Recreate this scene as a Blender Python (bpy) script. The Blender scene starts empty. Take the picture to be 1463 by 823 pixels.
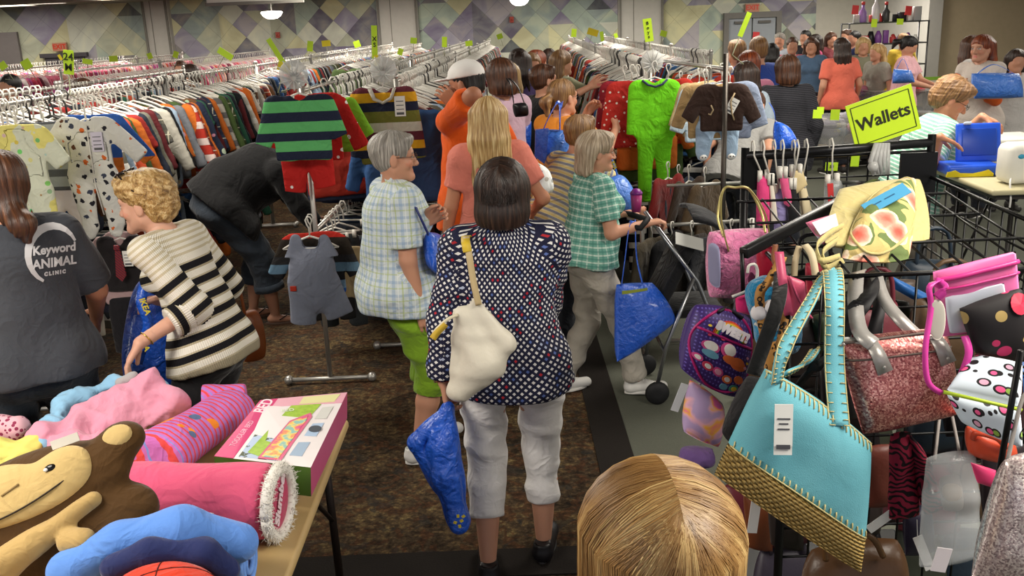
import bpy, bmesh, math, random
import numpy as np
from mathutils import Vector, Matrix
rnd = random.Random(7)
PI = math.pi
scene = bpy.context.scene
COL = scene.collection
# ------------------------------------------------------------------ camera model (1463 x 823)
W, HH, F = 1463, 823, 1330.0
TH, RO, CZ = math.radians(15.8), math.radians(2.4), 2.12
_f = np.array([0, math.cos(TH), -math.sin(TH)]); _r = np.array([1., 0, 0]); _u = np.cross(_r, _f)
CR = math.cos(RO) * _r - math.sin(RO) * _u
CU = math.cos(RO) * _u + math.sin(RO) * _r
CC = np.array([0, 0, CZ])
def ray(u, v): return _f * F + CR * (u - W / 2) - CU * (v - HH / 2)
def G(u, v, z=0.):
    d = ray(u, v); return CC + d * ((z - CZ) / d[2])
def P(u, v, Y):
    d = ray(u, v); return CC + d * (Y / d[1])
cam = bpy.data.cameras.new('camera'); cam.lens = 36 * F / W; cam.sensor_width = 36; cam.clip_start = .05
co = bpy.data.objects.new('camera', cam); COL.objects.link(co)
co.matrix_world = Matrix(((CR[0], CU[0], -_f[0], 0), (CR[1], CU[1], -_f[1], 0), (CR[2], CU[2], -_f[2], CZ), (0, 0, 0, 1)))
scene.camera = co
scene.view_settings.view_transform = 'Standard'; scene.view_settings.look = 'None'
scene.view_settings.gamma = 1; scene.view_settings.use_curve_mapping = False
# ------------------------------------------------------------------ objects
def tag(o, label=None, cat=None, group=None, kind=None):
    if label: o['label'] = label
    if cat: o['category'] = cat
    if group: o['group'] = group
    if kind: o['kind'] = kind
    return o
def empty(name, loc=(0, 0, 0), rz=0, label=None, cat=None, group=None, s=1):
    o = bpy.data.objects.new(name, None); COL.objects.link(o)
    o.empty_display_size = .1; o.location = tuple(loc); o.rotation_euler = (0, 0, rz); o.scale = (s, s, s)
    return tag(o, label, cat, group)
def link(name, me, mat=None, parent=None, smooth=True):
    o = bpy.data.objects.new(name, me); COL.objects.link(o)
    if mat is not None:
        for m in (mat if isinstance(mat, (list, tuple)) else [mat]): me.materials.append(m)
    if parent is not None: o.parent = parent
    if smooth and len(me.polygons):
        me.polygons.foreach_set('use_smooth', [True] * len(me.polygons))
    return o
def copy_tree(o, parent=None):
    c = o.copy(); COL.objects.link(c); c.parent = parent
    for ch in list(o.children): copy_tree(ch, c)
    return c
def copy_new(o, **kw):
    c = o.copy(); COL.objects.link(c); c.parent = None
    for ch in list(o.children): copy_tree(ch, c)
    return c
# ------------------------------------------------------------------ mesh builder (boxes, tubes, rings)
def nrm(v):
    v = np.asarray(v, float); n = np.linalg.norm(v); return v / n if n > 1e-9 else v
def frame(d, up=(0, 0, 1)):
    d = nrm(d); up = np.asarray(up, float)
    if abs(d @ nrm(up)) > .98: up = np.array([0, 1., 0]) if abs(d[1]) < .9 else np.array([1., 0, 0])
    a = nrm(np.cross(d, up)); b = np.cross(a, d); return a, b
class MB:
    def __init__(s): s.v = []; s.f = []; s.m = []; s.uv = []
    def add(s, vs, fs, mi=0, uv=None):
        o = len(s.v); s.v += [tuple(map(float, v)) for v in vs]
        for i, f in enumerate(fs):
            s.f.append(tuple(o + k for k in f)); s.m.append(mi)
            s.uv.append([(0, 0)] * len(f) if uv is None else [uv[k] for k in f])
        return s
    def box(s, c, d, ax=None, mi=0, bev=0):
        c = np.array(c, float); X, Y, Z = (np.eye(3) if ax is None else np.array(ax, float))
        hx, hy, hz = d[0] / 2, d[1] / 2, d[2] / 2
        if bev <= 0:
            vs = [c + X * a * hx + Y * b * hy + Z * e * hz for a in (-1, 1) for b in (-1, 1) for e in (-1, 1)]
            s.add(vs, [(0, 1, 3, 2), (4, 6, 7, 5), (0, 4, 5, 1), (2, 3, 7, 6), (0, 2, 6, 4), (1, 5, 7, 3)], mi)
        else:   # rounded in the X-Y outline and chamfered on top and bottom
            b = min(bev, hx * .9, hy * .9, hz * .9); rings = []
            for z, sh in ((-hz, b), (-hz + b * .3, b * .3), (-hz + b, 0), (hz - b, 0), (hz - b * .3, b * .3), (hz, b)):
                ring = []
                for q, (sx, sy) in enumerate(((1, 1), (-1, 1), (-1, -1), (1, -1))):
                    for k in range(4):
                        t = (q + k / 3.) * PI / 2
                        ring.append(c + X * (sx * (hx - b) + math.cos(t) * max(b - sh, .0005)) + Y * (sy * (hy - b) + math.sin(t) * max(b - sh, .0005)) + Z * z)
                rings.append(ring)
            s.rings(rings, mi, cap=True)
        return s
    def rings(s, R, mi=0, cap=True, close=False, uvs=None):
        n = len(R[0]); vs = [p for r in R for p in r]; fs = []; m = len(R)
        for i in range(m if close else m - 1):
            j = (i + 1) % m
            for k in range(n):
                l = (k + 1) % n
                fs.append((i * n + k, i * n + l, j * n + l, j * n + k))
        o = len(s.v)
        if uvs is None: s.add(vs, fs, mi)
        else:
            s.v += [tuple(map(float, v)) for v in vs]
            for f in fs:
                s.f.append(tuple(o + k for k in f)); s.m.append(mi)
                q = [list(uvs[k % len(uvs)]) for k in f]
                s.uv.append(q)
            for i in range(len(s.f) - len(fs), len(s.f)):
                us = [q[0] for q in s.uv[i]]
                if max(us) - min(us) > .5 * max(1e-6, max(u[0] for u in uvs)):
                    top = max(u[0] for u in uvs) * n / (n - 1.)
                    s.uv[i] = [((u + top) if u < top / 2 else u, v) for u, v in s.uv[i]]
        if cap and not close:
            s.f.append(tuple(o + k for k in range(n))[::-1]); s.m.append(mi); s.uv.append([(0, 0)] * n)
            s.f.append(tuple(o + (m - 1) * n + k for k in range(n))); s.m.append(mi); s.uv.append([(0, 0)] * n)
        return s
    def tube(s, pts, r, n=8, mi=0, flat=1., up=(0, 0, 1), cap=True):
        pts = [np.array(p, float) for p in pts]; R = []; a = None
        for i, p in enumerate(pts):
            d = pts[min(i + 1, len(pts) - 1)] - pts[max(i - 1, 0)]
            if a is None: a, b = frame(d, up)
            else:
                d = nrm(d); a = a - d * (a @ d); a = nrm(a) if np.linalg.norm(a) > 1e-6 else frame(d, up)[0]; b = np.cross(a, d)
            rr = r[i] if isinstance(r, (list, tuple)) else r
            R.append([p + a * math.cos(2 * PI * k / n) * rr + b * math.sin(2 * PI * k / n) * rr * flat for k in range(n)])
        return s.rings(R, mi, cap)
    def strip(s, pts, w, th=.002, side=(0, 0, 1), mi=0, uvl=True):
        """flat strap with thickness; side = direction of its width"""
        pts = [np.array(p, float) for p in pts]; R = []; uv = []; L = 0
        for i, p in enumerate(pts):
            d = nrm(pts[min(i + 1, len(pts) - 1)] - pts[max(i - 1, 0)])
            sd = np.array(side[i] if np.ndim(side) == 2 else side, float); sd = nrm(sd - d * (sd @ d)); nn = np.cross(sd, d)
            ww = w[i] if isinstance(w, (list, tuple)) else w
            R.append([p + sd * ww / 2 + nn * th / 2, p - sd * ww / 2 + nn * th / 2, p - sd * ww / 2 - nn * th / 2, p + sd * ww / 2 - nn * th / 2])
            if i: L += np.linalg.norm(p - pts[i - 1])
            uv += [(.0, L), (ww, L), (ww, L), (.0, L)]
        o = len(s.f); s.rings(R, mi)
        k = o
        n = 4
        for i in range(len(R) - 1):
            for q in range(4):
                l = (q + 1) % 4
                s.uv[k] = [uv[i * 4 + q], uv[i * 4 + l], uv[i * 4 + 4 + l], uv[i * 4 + 4 + q]]; k += 1
        return s
    def lathe(s, prof, c=(0, 0, 0), n=16, mi=0, ax=None):
        c = np.array(c, float); X, Y, Z = (np.eye(3) if ax is None else np.array(ax, float))
        R = [[c + X * r * math.cos(2 * PI * k / n) + Y * r * math.sin(2 * PI * k / n) + Z * z for k in range(n)] for r, z in prof]
        return s.rings(R, mi)
    def ball(s, c, r, n=10, mi=0):
        r = (r, r, r) if not isinstance(r, (tuple, list)) else r; R = []
        for i in range(n // 2 + 1):
            t = PI * min(max(i / (n / 2.), .02), .98)
            R.append([(c[0] + r[0] * math.sin(t) * math.cos(2 * PI * k / n), c[1] + r[1] * math.sin(t) * math.sin(2 * PI * k / n), c[2] - r[2] * math.cos(t)) for k in range(n)])
        return s.rings(R, mi)
    def poly(s, pts, th, nor, mi=0, uvf=None):
        """flat outline with thickness"""
        n = len(pts); pts = [np.array(p, float) for p in pts]; nor = nrm(nor) * th
        vs = pts + [p - nor for p in pts]
        uv = None
        if uvf: uv = [uvf(p) for p in pts] * 2
        return s.add(vs, [tuple(range(n)), tuple(range(2 * n - 1, n - 1, -1))] + [(i, i + n, (i + 1) % n + n, (i + 1) % n) for i in range(n)], mi, uv)
    def warp(s, fn, start=0):
        s.v = s.v[:start] + [tuple(fn(np.array(v))) for v in s.v[start:]]; return s
    def mesh(s, name='mesh'):
        me = bpy.data.meshes.new(name); me.from_pydata(s.v, [], s.f)
        me.polygons.foreach_set('material_index', s.m)
        uvl = me.uv_layers.new(name='UVMap'); flat = []
        for q in s.uv:
            for u in q: flat += [float(u[0]), float(u[1])]
        uvl.data.foreach_set('uv', flat); me.update(); return me
    def build(s, name, mat, parent=None, smooth=False, label=None):
        o = link(name, s.mesh(name), mat, parent, smooth)
        if label: o['label'] = label
        return o
def auto(o, deg=35):
    me = o.data
    me.polygons.foreach_set('use_smooth', [True] * len(me.polygons))
    try: me.set_sharp_from_angle(angle=math.radians(deg))
    except Exception: pass
    return o
# ------------------------------------------------------------------ signed-distance fields -> mesh (surface nets)
def mesh_np(name, V, Q, uv=None, col=None):
    me = bpy.data.meshes.new(name)
    me.vertices.add(len(V)); me.vertices.foreach_set('co', np.ascontiguousarray(V, np.float32).ravel())
    me.loops.add(len(Q) * 4); me.loops.foreach_set('vertex_index', np.ascontiguousarray(Q, np.int32).ravel())
    me.polygons.add(len(Q)); me.polygons.foreach_set('loop_start', np.arange(0, len(Q) * 4, 4, dtype=np.int32))
    if uv is not None:
        l = me.uv_layers.new(name='UVMap'); l.data.foreach_set('uv', np.ascontiguousarray(uv, np.float32).ravel())
    me.update(calc_edges=True)
    if col is not None:
        a = me.color_attributes.new('Col', 'FLOAT_COLOR', 'POINT')
        c = np.ones((len(V), 4), np.float32); c[:, :3] = col; a.data.foreach_set('color', c.ravel())
    return me
def nets(Fd, lo, h):
    Fd[0] = Fd[-1] = 1; Fd[:, 0] = Fd[:, -1] = 1; Fd[:, :, 0] = Fd[:, :, -1] = 1
    S = Fd < 0; sh = np.array(Fd.shape); st = np.array([sh[1] * sh[2], sh[2], 1]); cells = []; pos = []; quads = []
    for ax in range(3):
        sl0 = [slice(None)] * 3; sl1 = [slice(None)] * 3; sl0[ax] = slice(None, -1); sl1[ax] = slice(1, None)
        A = Fd[tuple(sl0)]; B = Fd[tuple(sl1)]; cr = S[tuple(sl0)] != S[tuple(sl1)]
        idx = np.argwhere(cr); a = A[cr]; b = B[cr]; t = a / (a - b)
        p = idx.astype(float); p[:, ax] += t
        o1, o2 = (ax + 1) % 3, (ax + 2) % 3; q = []
        for d1, d2 in ((0, 0), (-1, 0), (-1, -1), (0, -1)):
            c = idx.copy(); c[:, o1] += d1; c[:, o2] += d2
            ci = c @ st; q.append(ci); cells.append(ci); pos.append(p)
        q = np.stack(q, 1); flip = a > 0
        q[flip] = q[flip][:, ::-1]; quads.append(q)
    cells = np.concatenate(cells); pos = np.concatenate(pos); quads = np.concatenate(quads)
    uniq, inv = np.unique(cells, return_inverse=True); n = len(uniq); cnt = np.bincount(inv, minlength=n)
    V = np.stack([np.bincount(inv, pos[:, k], n) / cnt for k in range(3)], 1) * h + lo
    return V, np.searchsorted(uniq, quads)
def smooth_np(V, Q, it=2, f=.5):
    e = np.concatenate([Q[:, [0, 1]], Q[:, [1, 2]], Q[:, [2, 3]], Q[:, [3, 0]]]); n = len(V)
    i = np.concatenate([e[:, 0], e[:, 1]]); j = np.concatenate([e[:, 1], e[:, 0]]); c = np.maximum(np.bincount(i, minlength=n), 1)
    for _ in range(it):
        M = np.stack([np.bincount(i, V[j, k], n) / c for k in range(3)], 1); V = V + (M - V) * f
    return V
def normals_np(V, Q):
    fn = np.cross(V[Q[:, 2]] - V[Q[:, 0]], V[Q[:, 3]] - V[Q[:, 1]]); N = np.zeros_like(V)
    for k in range(4):
        for c in range(3): N[:, c] += np.bincount(Q[:, k], fn[:, c], len(V))
    return N / np.maximum(np.linalg.norm(N, axis=1, keepdims=True), 1e-9)
def wob(Pn, freq, seed=0, n=5, stretch=(1, 1, 1)):
    """smooth pseudo noise in -1..1 from a few sine waves"""
    r = np.random.RandomState(seed); out = np.zeros(len(Pn)); Ps = Pn * np.array(stretch)
    ph2 = Ps @ (r.randn(3) * freq * .5)
    for k in range(n):
        d = nrm(r.randn(3)) * freq * (.6 + .9 * r.rand()); out += np.sin(Ps @ d + r.rand() * 6.3 + np.sin(ph2 + k) * 1.3)
    return out / n
class SDF:
    def __init__(s, h): s.h = h; s.p = []
    def add(s, fn, lo, hi, k=.01, op=0): s.p.append((fn, np.array(lo, float), np.array(hi, float), k, op)); return s
    def cone(s, a, b, ra, rb, k=.015, q=1., side=None, cuta=None, cutb=None, op=0, shell=None):
        """round cone a->b; q squashes the depth (the direction across side); cuta/cutb cut it square at an end"""
        a = np.array(a, float); b = np.array(b, float); d = b - a; L = np.linalg.norm(d); d = d / max(L, 1e-6)
        if side is not None:
            sd = nrm(np.array(side, float) - d * (np.array(side) @ d)); dp = np.cross(sd, d)
        def fn(Pn):
            v = Pn - a; t = v @ d; r = v - t[:, None] * d
            if side is not None and q != 1.:
                x = r @ sd; y = (r @ dp) / q; rr = np.sqrt(x * x + y * y)
            else: rr = np.linalg.norm(r, axis=1)
            tt = np.clip(t / max(L, 1e-6), 0, 1); e = t - tt * L
            D = np.sqrt(rr ** 2 + e ** 2) - (ra + (rb - ra) * tt)
            if q < 1: D = D * (q + (1 - q) * .5)
            if cuta is not None: D = np.maximum(D, cuta - t)
            if cutb is not None: D = np.maximum(D, t - L + cutb)
            return D
        R = max(ra, rb) * max(q, 1); lo = np.minimum(a, b) - R; hi = np.maximum(a, b) + R
        return s.add(fn, lo, hi, k, op)
    def ell(s, c, r, R=None, k=.015, op=0):
        c = np.array(c, float); r = np.array(r, float); Rm = np.eye(3) if R is None else np.array(R, float)
        def fn(Pn):
            q = (Pn - c) @ Rm; g = np.linalg.norm(q / r, axis=1); g2 = np.linalg.norm(q / (r * r), axis=1)
            return g * (g - 1) / np.maximum(g2, 1e-6)
        m = np.abs(Rm) @ r
        return s.add(fn, c - m, c + m, k, op)
    def box(s, c, r, R=None, rad=.01, k=.01, op=0):
        c = np.array(c, float); r = np.array(r, float) - rad; Rm = np.eye(3) if R is None else np.array(R, float)
        def fn(Pn):
            q = np.abs((Pn - c) @ Rm) - r
            return np.linalg.norm(np.maximum(q, 0), axis=1) + np.minimum(q.max(1), 0) - rad
        m = np.abs(Rm) @ (r + rad)
        return s.add(fn, c - m, c + m, k, op)
    def half(s, c, n, k=.004):          # keep the side n points away from
        c = np.array(c, float); n = nrm(n); return s.add(lambda Pn: (Pn - c) @ n, [-99] * 3, [99] * 3, k, 2)
    def build(s, smooth=1, post=None):
        h = s.h; lo = np.min([p[1] for p in s.p if p[4] == 0], 0) - 4 * h; hi = np.max([p[2] for p in s.p if p[4] == 0], 0) + 4 * h
        n = np.ceil((hi - lo) / h).astype(int) + 1; Fd = np.full(tuple(n), .2, np.float32)
        for fn, l, u, k, op in s.p:
            m = k + 3 * h
            i0 = np.clip(np.floor((l - m - lo) / h).astype(int), 0, n - 1) if op != 2 else np.zeros(3, int)
            i1 = np.clip(np.ceil((u + m - lo) / h).astype(int) + 1, 1, n) if op != 2 else n
            if np.any(i1 <= i0): continue
            ax = [lo[q] + h * np.arange(i0[q], i1[q]) for q in range(3)]
            X, Y, Z = np.meshgrid(*ax, indexing='ij'); Pn = np.stack([X.ravel(), Y.ravel(), Z.ravel()], 1)
            D = fn(Pn).reshape(X.shape).astype(np.float32)
            sl = tuple(slice(i0[q], i1[q]) for q in range(3)); A = Fd[sl]
            if op == 0: e = np.maximum(k - np.abs(A - D), 0); Fd[sl] = np.minimum(A, D) - e * e / (4 * max(k, 1e-6))
            elif op == 1: D = -D; e = np.maximum(k - np.abs(A - D), 0); Fd[sl] = np.maximum(A, D) + e * e / (4 * max(k, 1e-6))
            else: Fd[sl] = np.maximum(A, D)
        V, Q = nets(Fd, lo, h)
        if smooth: V = smooth_np(V, Q, smooth)
        return V, Q
def join_np(parts):
    V = []; Q = []; o = 0
    for v, q in parts: V.append(v); Q.append(q + o); o += len(v)
    return np.concatenate(V), np.concatenate(Q)
def face_uv(V, Q, bones):
    """bones: (a, b, radius, side, v0). u = angle * radius, v = v0 + distance along"""
    Cn = V[Q].mean(1); best = None
    for i, (a, b, R, sd, v0) in enumerate(bones):
        a = np.array(a, float); b = np.array(b, float); d = b - a; L2 = d @ d
        t = np.clip((Cn - a) @ d / L2, 0, 1); dist = np.linalg.norm(Cn - a - t[:, None] * d, axis=1) - R
        if best is None: best = dist.copy(); bi = np.zeros(len(Cn), int)
        else:
            m = dist < best; best[m] = dist[m]; bi[m] = i
    uv = np.zeros((len(Q), 4, 2))
    for i, (a, b, R, sd, v0) in enumerate(bones):
        m = bi == i
        if not m.any(): continue
        a = np.array(a, float); d = nrm(np.array(b, float) - a); sd = nrm(np.array(sd, float) - d * (np.array(sd) @ d)); w = np.cross(d, sd)
        X = V[Q[m]] - a; ang = np.arctan2(X @ w, X @ sd); ref = ang[:, :1]
        ang = ref + (ang - ref + PI) % (2 * PI) - PI
        uv[m, :, 0] = ang * R; uv[m, :, 1] = v0 + X @ d
    return uv.reshape(-1, 2)
# ------------------------------------------------------------------ node helpers
class S:
    """a value socket with arithmetic"""
    def __init__(s, nt, k): s.nt = nt; s.k = k
    def _m(s, op, o=None, o2=None):
        n = s.nt.nodes.new('ShaderNodeMath'); n.operation = op
        for i, x in enumerate((s, o, o2)):
            if x is None: continue
            if isinstance(x, S): s.nt.links.new(x.k, n.inputs[i])
            else: n.inputs[i].default_value = x
        return S(s.nt, n.outputs[0])
    def __add__(s, o): return s._m('ADD', o)
    def __sub__(s, o): return s._m('SUBTRACT', o)
    def __mul__(s, o): return s._m('MULTIPLY', o)
    def __truediv__(s, o): return s._m('DIVIDE', o)
    def fract(s): return s._m('FRACT')
    def floor(s): return s._m('FLOOR')
    def abs(s): return s._m('ABSOLUTE')
    def sin(s): return s._m('SINE')
    def lt(s, o): return s._m('LESS_THAN', o)
    def gt(s, o): return s._m('GREATER_THAN', o)
    def max(s, o): return s._m('MAXIMUM', o)
    def min(s, o): return s._m('MINIMUM', o)
    def band(s, lo, hi): return s.gt(lo) * s.lt(hi)
class N:
    def __init__(s, name, rough=.75, spec=.3, metal=0., bump=0., alpha=1., trans=0., sheen=0., coat=0.):
        s.m = bpy.data.materials.new(name); s.m.use_nodes = True; s.nt = s.m.node_tree; s.b = s.nt.nodes['Principled BSDF']
        b = s.b.inputs; b['Roughness'].default_value = rough; b['Specular IOR Level'].default_value = spec; b['Metallic'].default_value = metal
        b['Alpha'].default_value = alpha; b['Transmission Weight'].default_value = trans; b['Sheen Weight'].default_value = sheen; b['Coat Weight'].default_value = coat
        s.tc = s.nt.nodes.new('ShaderNodeTexCoord')
    def node(s, t, **kw):
        n = s.nt.nodes.new(t)
        for k, v in kw.items(): setattr(n, k, v)
        return n
    def sep(s, sock):
        n = s.node('ShaderNodeSeparateXYZ'); s.nt.links.new(sock, n.inputs[0]); return [S(s.nt, n.outputs[i]) for i in range(3)]
    @property
    def uv(s): return s.sep(s.tc.outputs['UV'])[:2]
    @property
    def obj(s): return s.sep(s.tc.outputs['Object'])
    def vec(s, x, y, z=0.):
        n = s.node('ShaderNodeCombineXYZ')
        for i, q in enumerate((x, y, z)):
            if isinstance(q, S): s.nt.links.new(q.k, n.inputs[i])
            else: n.inputs[i].default_value = q
        return n.outputs[0]
    def noise(s, scale, vec=None, detail=3, dist=0., rough=.5):
        n = s.node('ShaderNodeTexNoise'); n.inputs['Scale'].default_value = scale; n.inputs['Detail'].default_value = detail; n.inputs['Distortion'].default_value = dist; n.inputs['Roughness'].default_value = rough
        s.nt.links.new(vec if vec is not None else s.tc.outputs['Object'], n.inputs['Vector']); return S(s.nt, n.outputs['Fac'])
    def voro(s, scale, vec=None, rand=1., feature='F1', metric='EUCLIDEAN'):
        n = s.node('ShaderNodeTexVoronoi', feature=feature, distance=metric) if feature != 'DISTANCE_TO_EDGE' else s.node('ShaderNodeTexVoronoi', feature=feature)
        n.inputs['Scale'].default_value = scale; n.inputs['Randomness'].default_value = rand
        s.nt.links.new(vec if vec is not None else s.tc.outputs['Object'], n.inputs['Vector'])
        return S(s.nt, n.outputs['Distance']), (n.outputs['Color'] if 'Color' in n.outputs else None)
    def white(s, vec):
        n = s.node('ShaderNodeTexWhiteNoise'); s.nt.links.new(vec, n.inputs['Vector']); return S(s.nt, n.outputs['Value'])
    def ramp(s, fac, stops, const=False):
        n = s.node('ShaderNodeValToRGB'); e = n.color_ramp.elements
        if const: n.color_ramp.interpolation = 'CONSTANT'
        while len(e) < len(stops): e.new(.5)
        for i, (p, c) in enumerate(stops): e[i].position = p; e[i].color = (*c, 1)
        s.nt.links.new(fac.k, n.inputs[0]); return n.outputs[0]
    def rgb(s, c):
        n = s.node('ShaderNodeRGB'); n.outputs[0].default_value = (*c, 1); return n.outputs[0]
    def mix(s, fac, a, b, mode='MIX'):
        n = s.node('ShaderNodeMix', data_type='RGBA', blend_type=mode)
        if isinstance(fac, S): s.nt.links.new(fac.k, n.inputs[0])
        else: n.inputs[0].default_value = fac
        for i, q in ((6, a), (7, b)):
            if isinstance(q, tuple): n.inputs[i].default_value = (*q, 1)
            else: s.nt.links.new(q, n.inputs[i])
        return n.outputs[2]
    @property
    def oc(s):
        n = s.node('ShaderNodeObjectInfo'); return n.outputs['Color']
    @property
    def orand(s):
        n = s.node('ShaderNodeObjectInfo'); return S(s.nt, n.outputs['Random'])
    def attr(s, name='Col'):
        n = s.node('ShaderNodeAttribute', attribute_name=name); return n.outputs['Color']
    def bump(s, h, strength=.3, dist=.01):
        n = s.node('ShaderNodeBump'); n.inputs['Strength'].default_value = strength; n.inputs['Distance'].default_value = dist
        s.nt.links.new(h.k, n.inputs['Height']); s.nt.links.new(n.outputs[0], s.b.inputs['Normal']); return s
    def out(s, c):
        if isinstance(c, tuple): s.b.inputs['Base Color'].default_value = (*c, 1)
        else: s.nt.links.new(c, s.b.inputs['Base Color'])
        return s.m
def hexc(h):
    r = [int(h[i:i + 2], 16) / 255. for i in (0, 2, 4)]
    return tuple((c / 12.92 if c <= .04045 else ((c + .055) / 1.055) ** 2.4) for c in r)
_plain = {}
def plain(h, rough=.6, metal=0., spec=.3, bump=0., alpha=1., trans=0., coat=0., name=None):
    key = (h, rough, metal, spec, bump, alpha, trans, coat)
    if key in _plain: return _plain[key]
    n = N(name or 'plain_' + h, rough, spec, metal, alpha=alpha, trans=trans, coat=coat); x = n.noise(9, detail=4)
    c = hexc(h); d = tuple(q * .86 for q in c)
    if bump: n.bump(n.noise(70, detail=3), bump, .004)
    _plain[key] = n.out(n.mix(x, d, c)); return _plain[key]
_cl = {}
def fabric_bump(n, fold=.35):
    r1 = (n.noise(7, detail=2, dist=1.2) - .5).abs(); r2 = (n.noise(19, detail=2, dist=.9) - .5).abs()
    n.bump(r1 * (fold * -2.6) + r2 * (fold * -.7) + n.noise(300, detail=2) * .02, .5, .045)
def cloth(h, weave=.25, rough=.85, fold=.35, name=None):
    """plain woven cloth: small colour variation, weave and soft crease bump"""
    if (h, weave, fold) in _cl: return _cl[(h, weave, fold)]
    n = N(name or 'cloth_' + h, rough, .2, sheen=.15); c = hexc(h); x = n.noise(6, detail=5)
    fabric_bump(n, fold)
    _cl[(h, weave, fold)] = n.out(n.mix(x, tuple(q * .82 for q in c), c)); return _cl[(h, weave, fold)]
m_objcloth = N('garment_cloth', .85, .2); fabric_bump(m_objcloth); m_objcloth = m_objcloth.out(m_objcloth.oc)
def _objstripe():
    n = N('garment_striped_cloth', .85, .2); x, y, z = n.obj; fabric_bump(n)
    m = ((z * 11.).fract()).lt(.42); d = n.mix(.75, n.oc, (.02, .02, .035)); d2 = n.mix(.7, n.oc, (.75, .73, .68))
    return n.out(n.mix(m, n.oc, n.mix(n.orand.gt(.5), d, d2)))
def _objplaid():
    n = N('garment_plaid_cloth', .85, .2); x, y, z = n.obj; fabric_bump(n)
    a = ((z * 13.).fract()).lt(.4); b = ((x * 13.).fract()).lt(.4); l = ((z * 13.).fract()).band(.65, .72).max(((x * 13.).fract()).band(.65, .72))
    c = n.mix((a + b) * .42, n.oc, (.015, .015, .03)); return n.out(n.mix(l * .7, c, (.7, .66, .5)))
def _objspot():
    n = N('garment_printed_cloth', .85, .2); fabric_bump(n); d, c = n.voro(17)
    r = n.mix(.55, c, (.6, .5, .4)); return n.out(n.mix(d.lt(.3), n.oc, r))
m_objstripe, m_objplaid, m_objspot = _objstripe(), _objplaid(), _objspot()
def _skin():
    n = N('skin', .5, .35); b = n.b.inputs; b['Subsurface Weight'].default_value = .08; b['Subsurface Radius'].default_value = (.02, .008, .004); b['Subsurface Scale'].default_value = .5
    n.bump(n.noise(120, detail=3), .12, .004); c = n.mix(n.noise(14, detail=4), n.attr(), (.75, .28, .2)); c = n.mix(.82, c, n.attr())
    c2 = n.mix(1., c, n.oc, 'MULTIPLY'); return n.out(c2)
m_skin = _skin()
def hair_mat(name, dark, mid, light, curly=False):
    n = N(name, .42, .45); u, v = n.uv
    x = n.noise(1., n.vec(u * (60. if curly else 130.), v * (45. if curly else 7.)), detail=5, dist=.8 if curly else .25)
    y = n.noise(1., n.vec(u * (300. if curly else 500.), v * (120. if curly else 16.)), detail=3)
    n.bump(x * .7 + y * .4, .9 if curly else .6, .012)
    return n.out(n.ramp(x * .72 + y * .28, [(.33, hexc(dark)), (.5, hexc(mid)), (.64, hexc(light))]))
# ------------------------------------------------------------------ people
def Rz(a): c, s = math.cos(a), math.sin(a); return np.array([[c, -s, 0], [s, c, 0], [0, 0, 1.]])
def Rx(a): c, s = math.cos(a), math.sin(a); return np.array([[1., 0, 0], [0, c, -s], [0, s, c]])
def Ry(a): c, s = math.cos(a), math.sin(a); return np.array([[c, 0, s], [0, 1., 0], [-s, 0, c]])
def ik(a, t, l1, l2, hint):
    a = np.array(a, float); t = np.array(t, float); d = t - a; L = np.linalg.norm(d)
    if L > (l1 + l2) * .995: t = a + d / L * (l1 + l2) * .995; d = t - a; L = np.linalg.norm(d)
    n = d / L; x = (l1 * l1 - l2 * l2 + L * L) / (2 * L); hh = math.sqrt(max(l1 * l1 - x * x, 0)); hint = np.array(hint, float)
    p = hint - n * (hint @ n); p = nrm(p); return a + n * x + p * hh, t
def hand_field(sd, wr, d, n, thumb, curl, spread=1., sc=1.):
    """palm and five separate fingers; d finger direction, n direction the palm faces, thumb = +-1 side"""
    d = nrm(d); n = nrm(np.array(n, float) - d * (np.array(n) @ d)); w = np.cross(d, n) * thumb
    kn = []
    for i, o in enumerate((.031, .0105, -.0105, -.030)):
        k = wr + d * (.082 - abs(i - 1) * .005) * sc + w * o * sc * (1 + .08 * spread); kn.append(k)
        sd.cone(wr + w * o * .55 * sc, k, .0145 * sc, .011 * sc, k=.012)
    for i, (k, L) in enumerate(zip(kn, (.070, .079, .073, .056))):
        a = curl * .45; p = k; dd = nrm(d + w * (1.2 - i) * .09 * spread)
        for j, fr in enumerate((.45, .31, .24)):
            v = dd * math.cos(a) + n * math.sin(a); q = p + v * L * fr * sc
            sd.cone(p, q, (.0092 - .0009 * j) * sc, (.0083 - .001 * j) * sc, k=.003); p = q; a += curl * (.8 if j == 0 else .6)
    t0 = wr + d * .02 * sc + w * .022 * sc; t1 = wr + d * .05 * sc + w * .05 * sc + n * .016 * sc
    t2 = t1 + nrm(d * .9 + w * .35 + n * (.2 + .3 * curl)) * .034 * sc; t3 = t2 + nrm(d * .95 + w * .05 + n * (.2 + .5 * curl)) * .026 * sc
    sd.cone(t0, t1, .0155 * sc, .0115 * sc, k=.014).cone(t1, t2, .0112 * sc, .0098 * sc, k=.004).cone(t2, t3, .0098 * sc, .008 * sc, k=.003)
HEADS = {}
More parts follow.
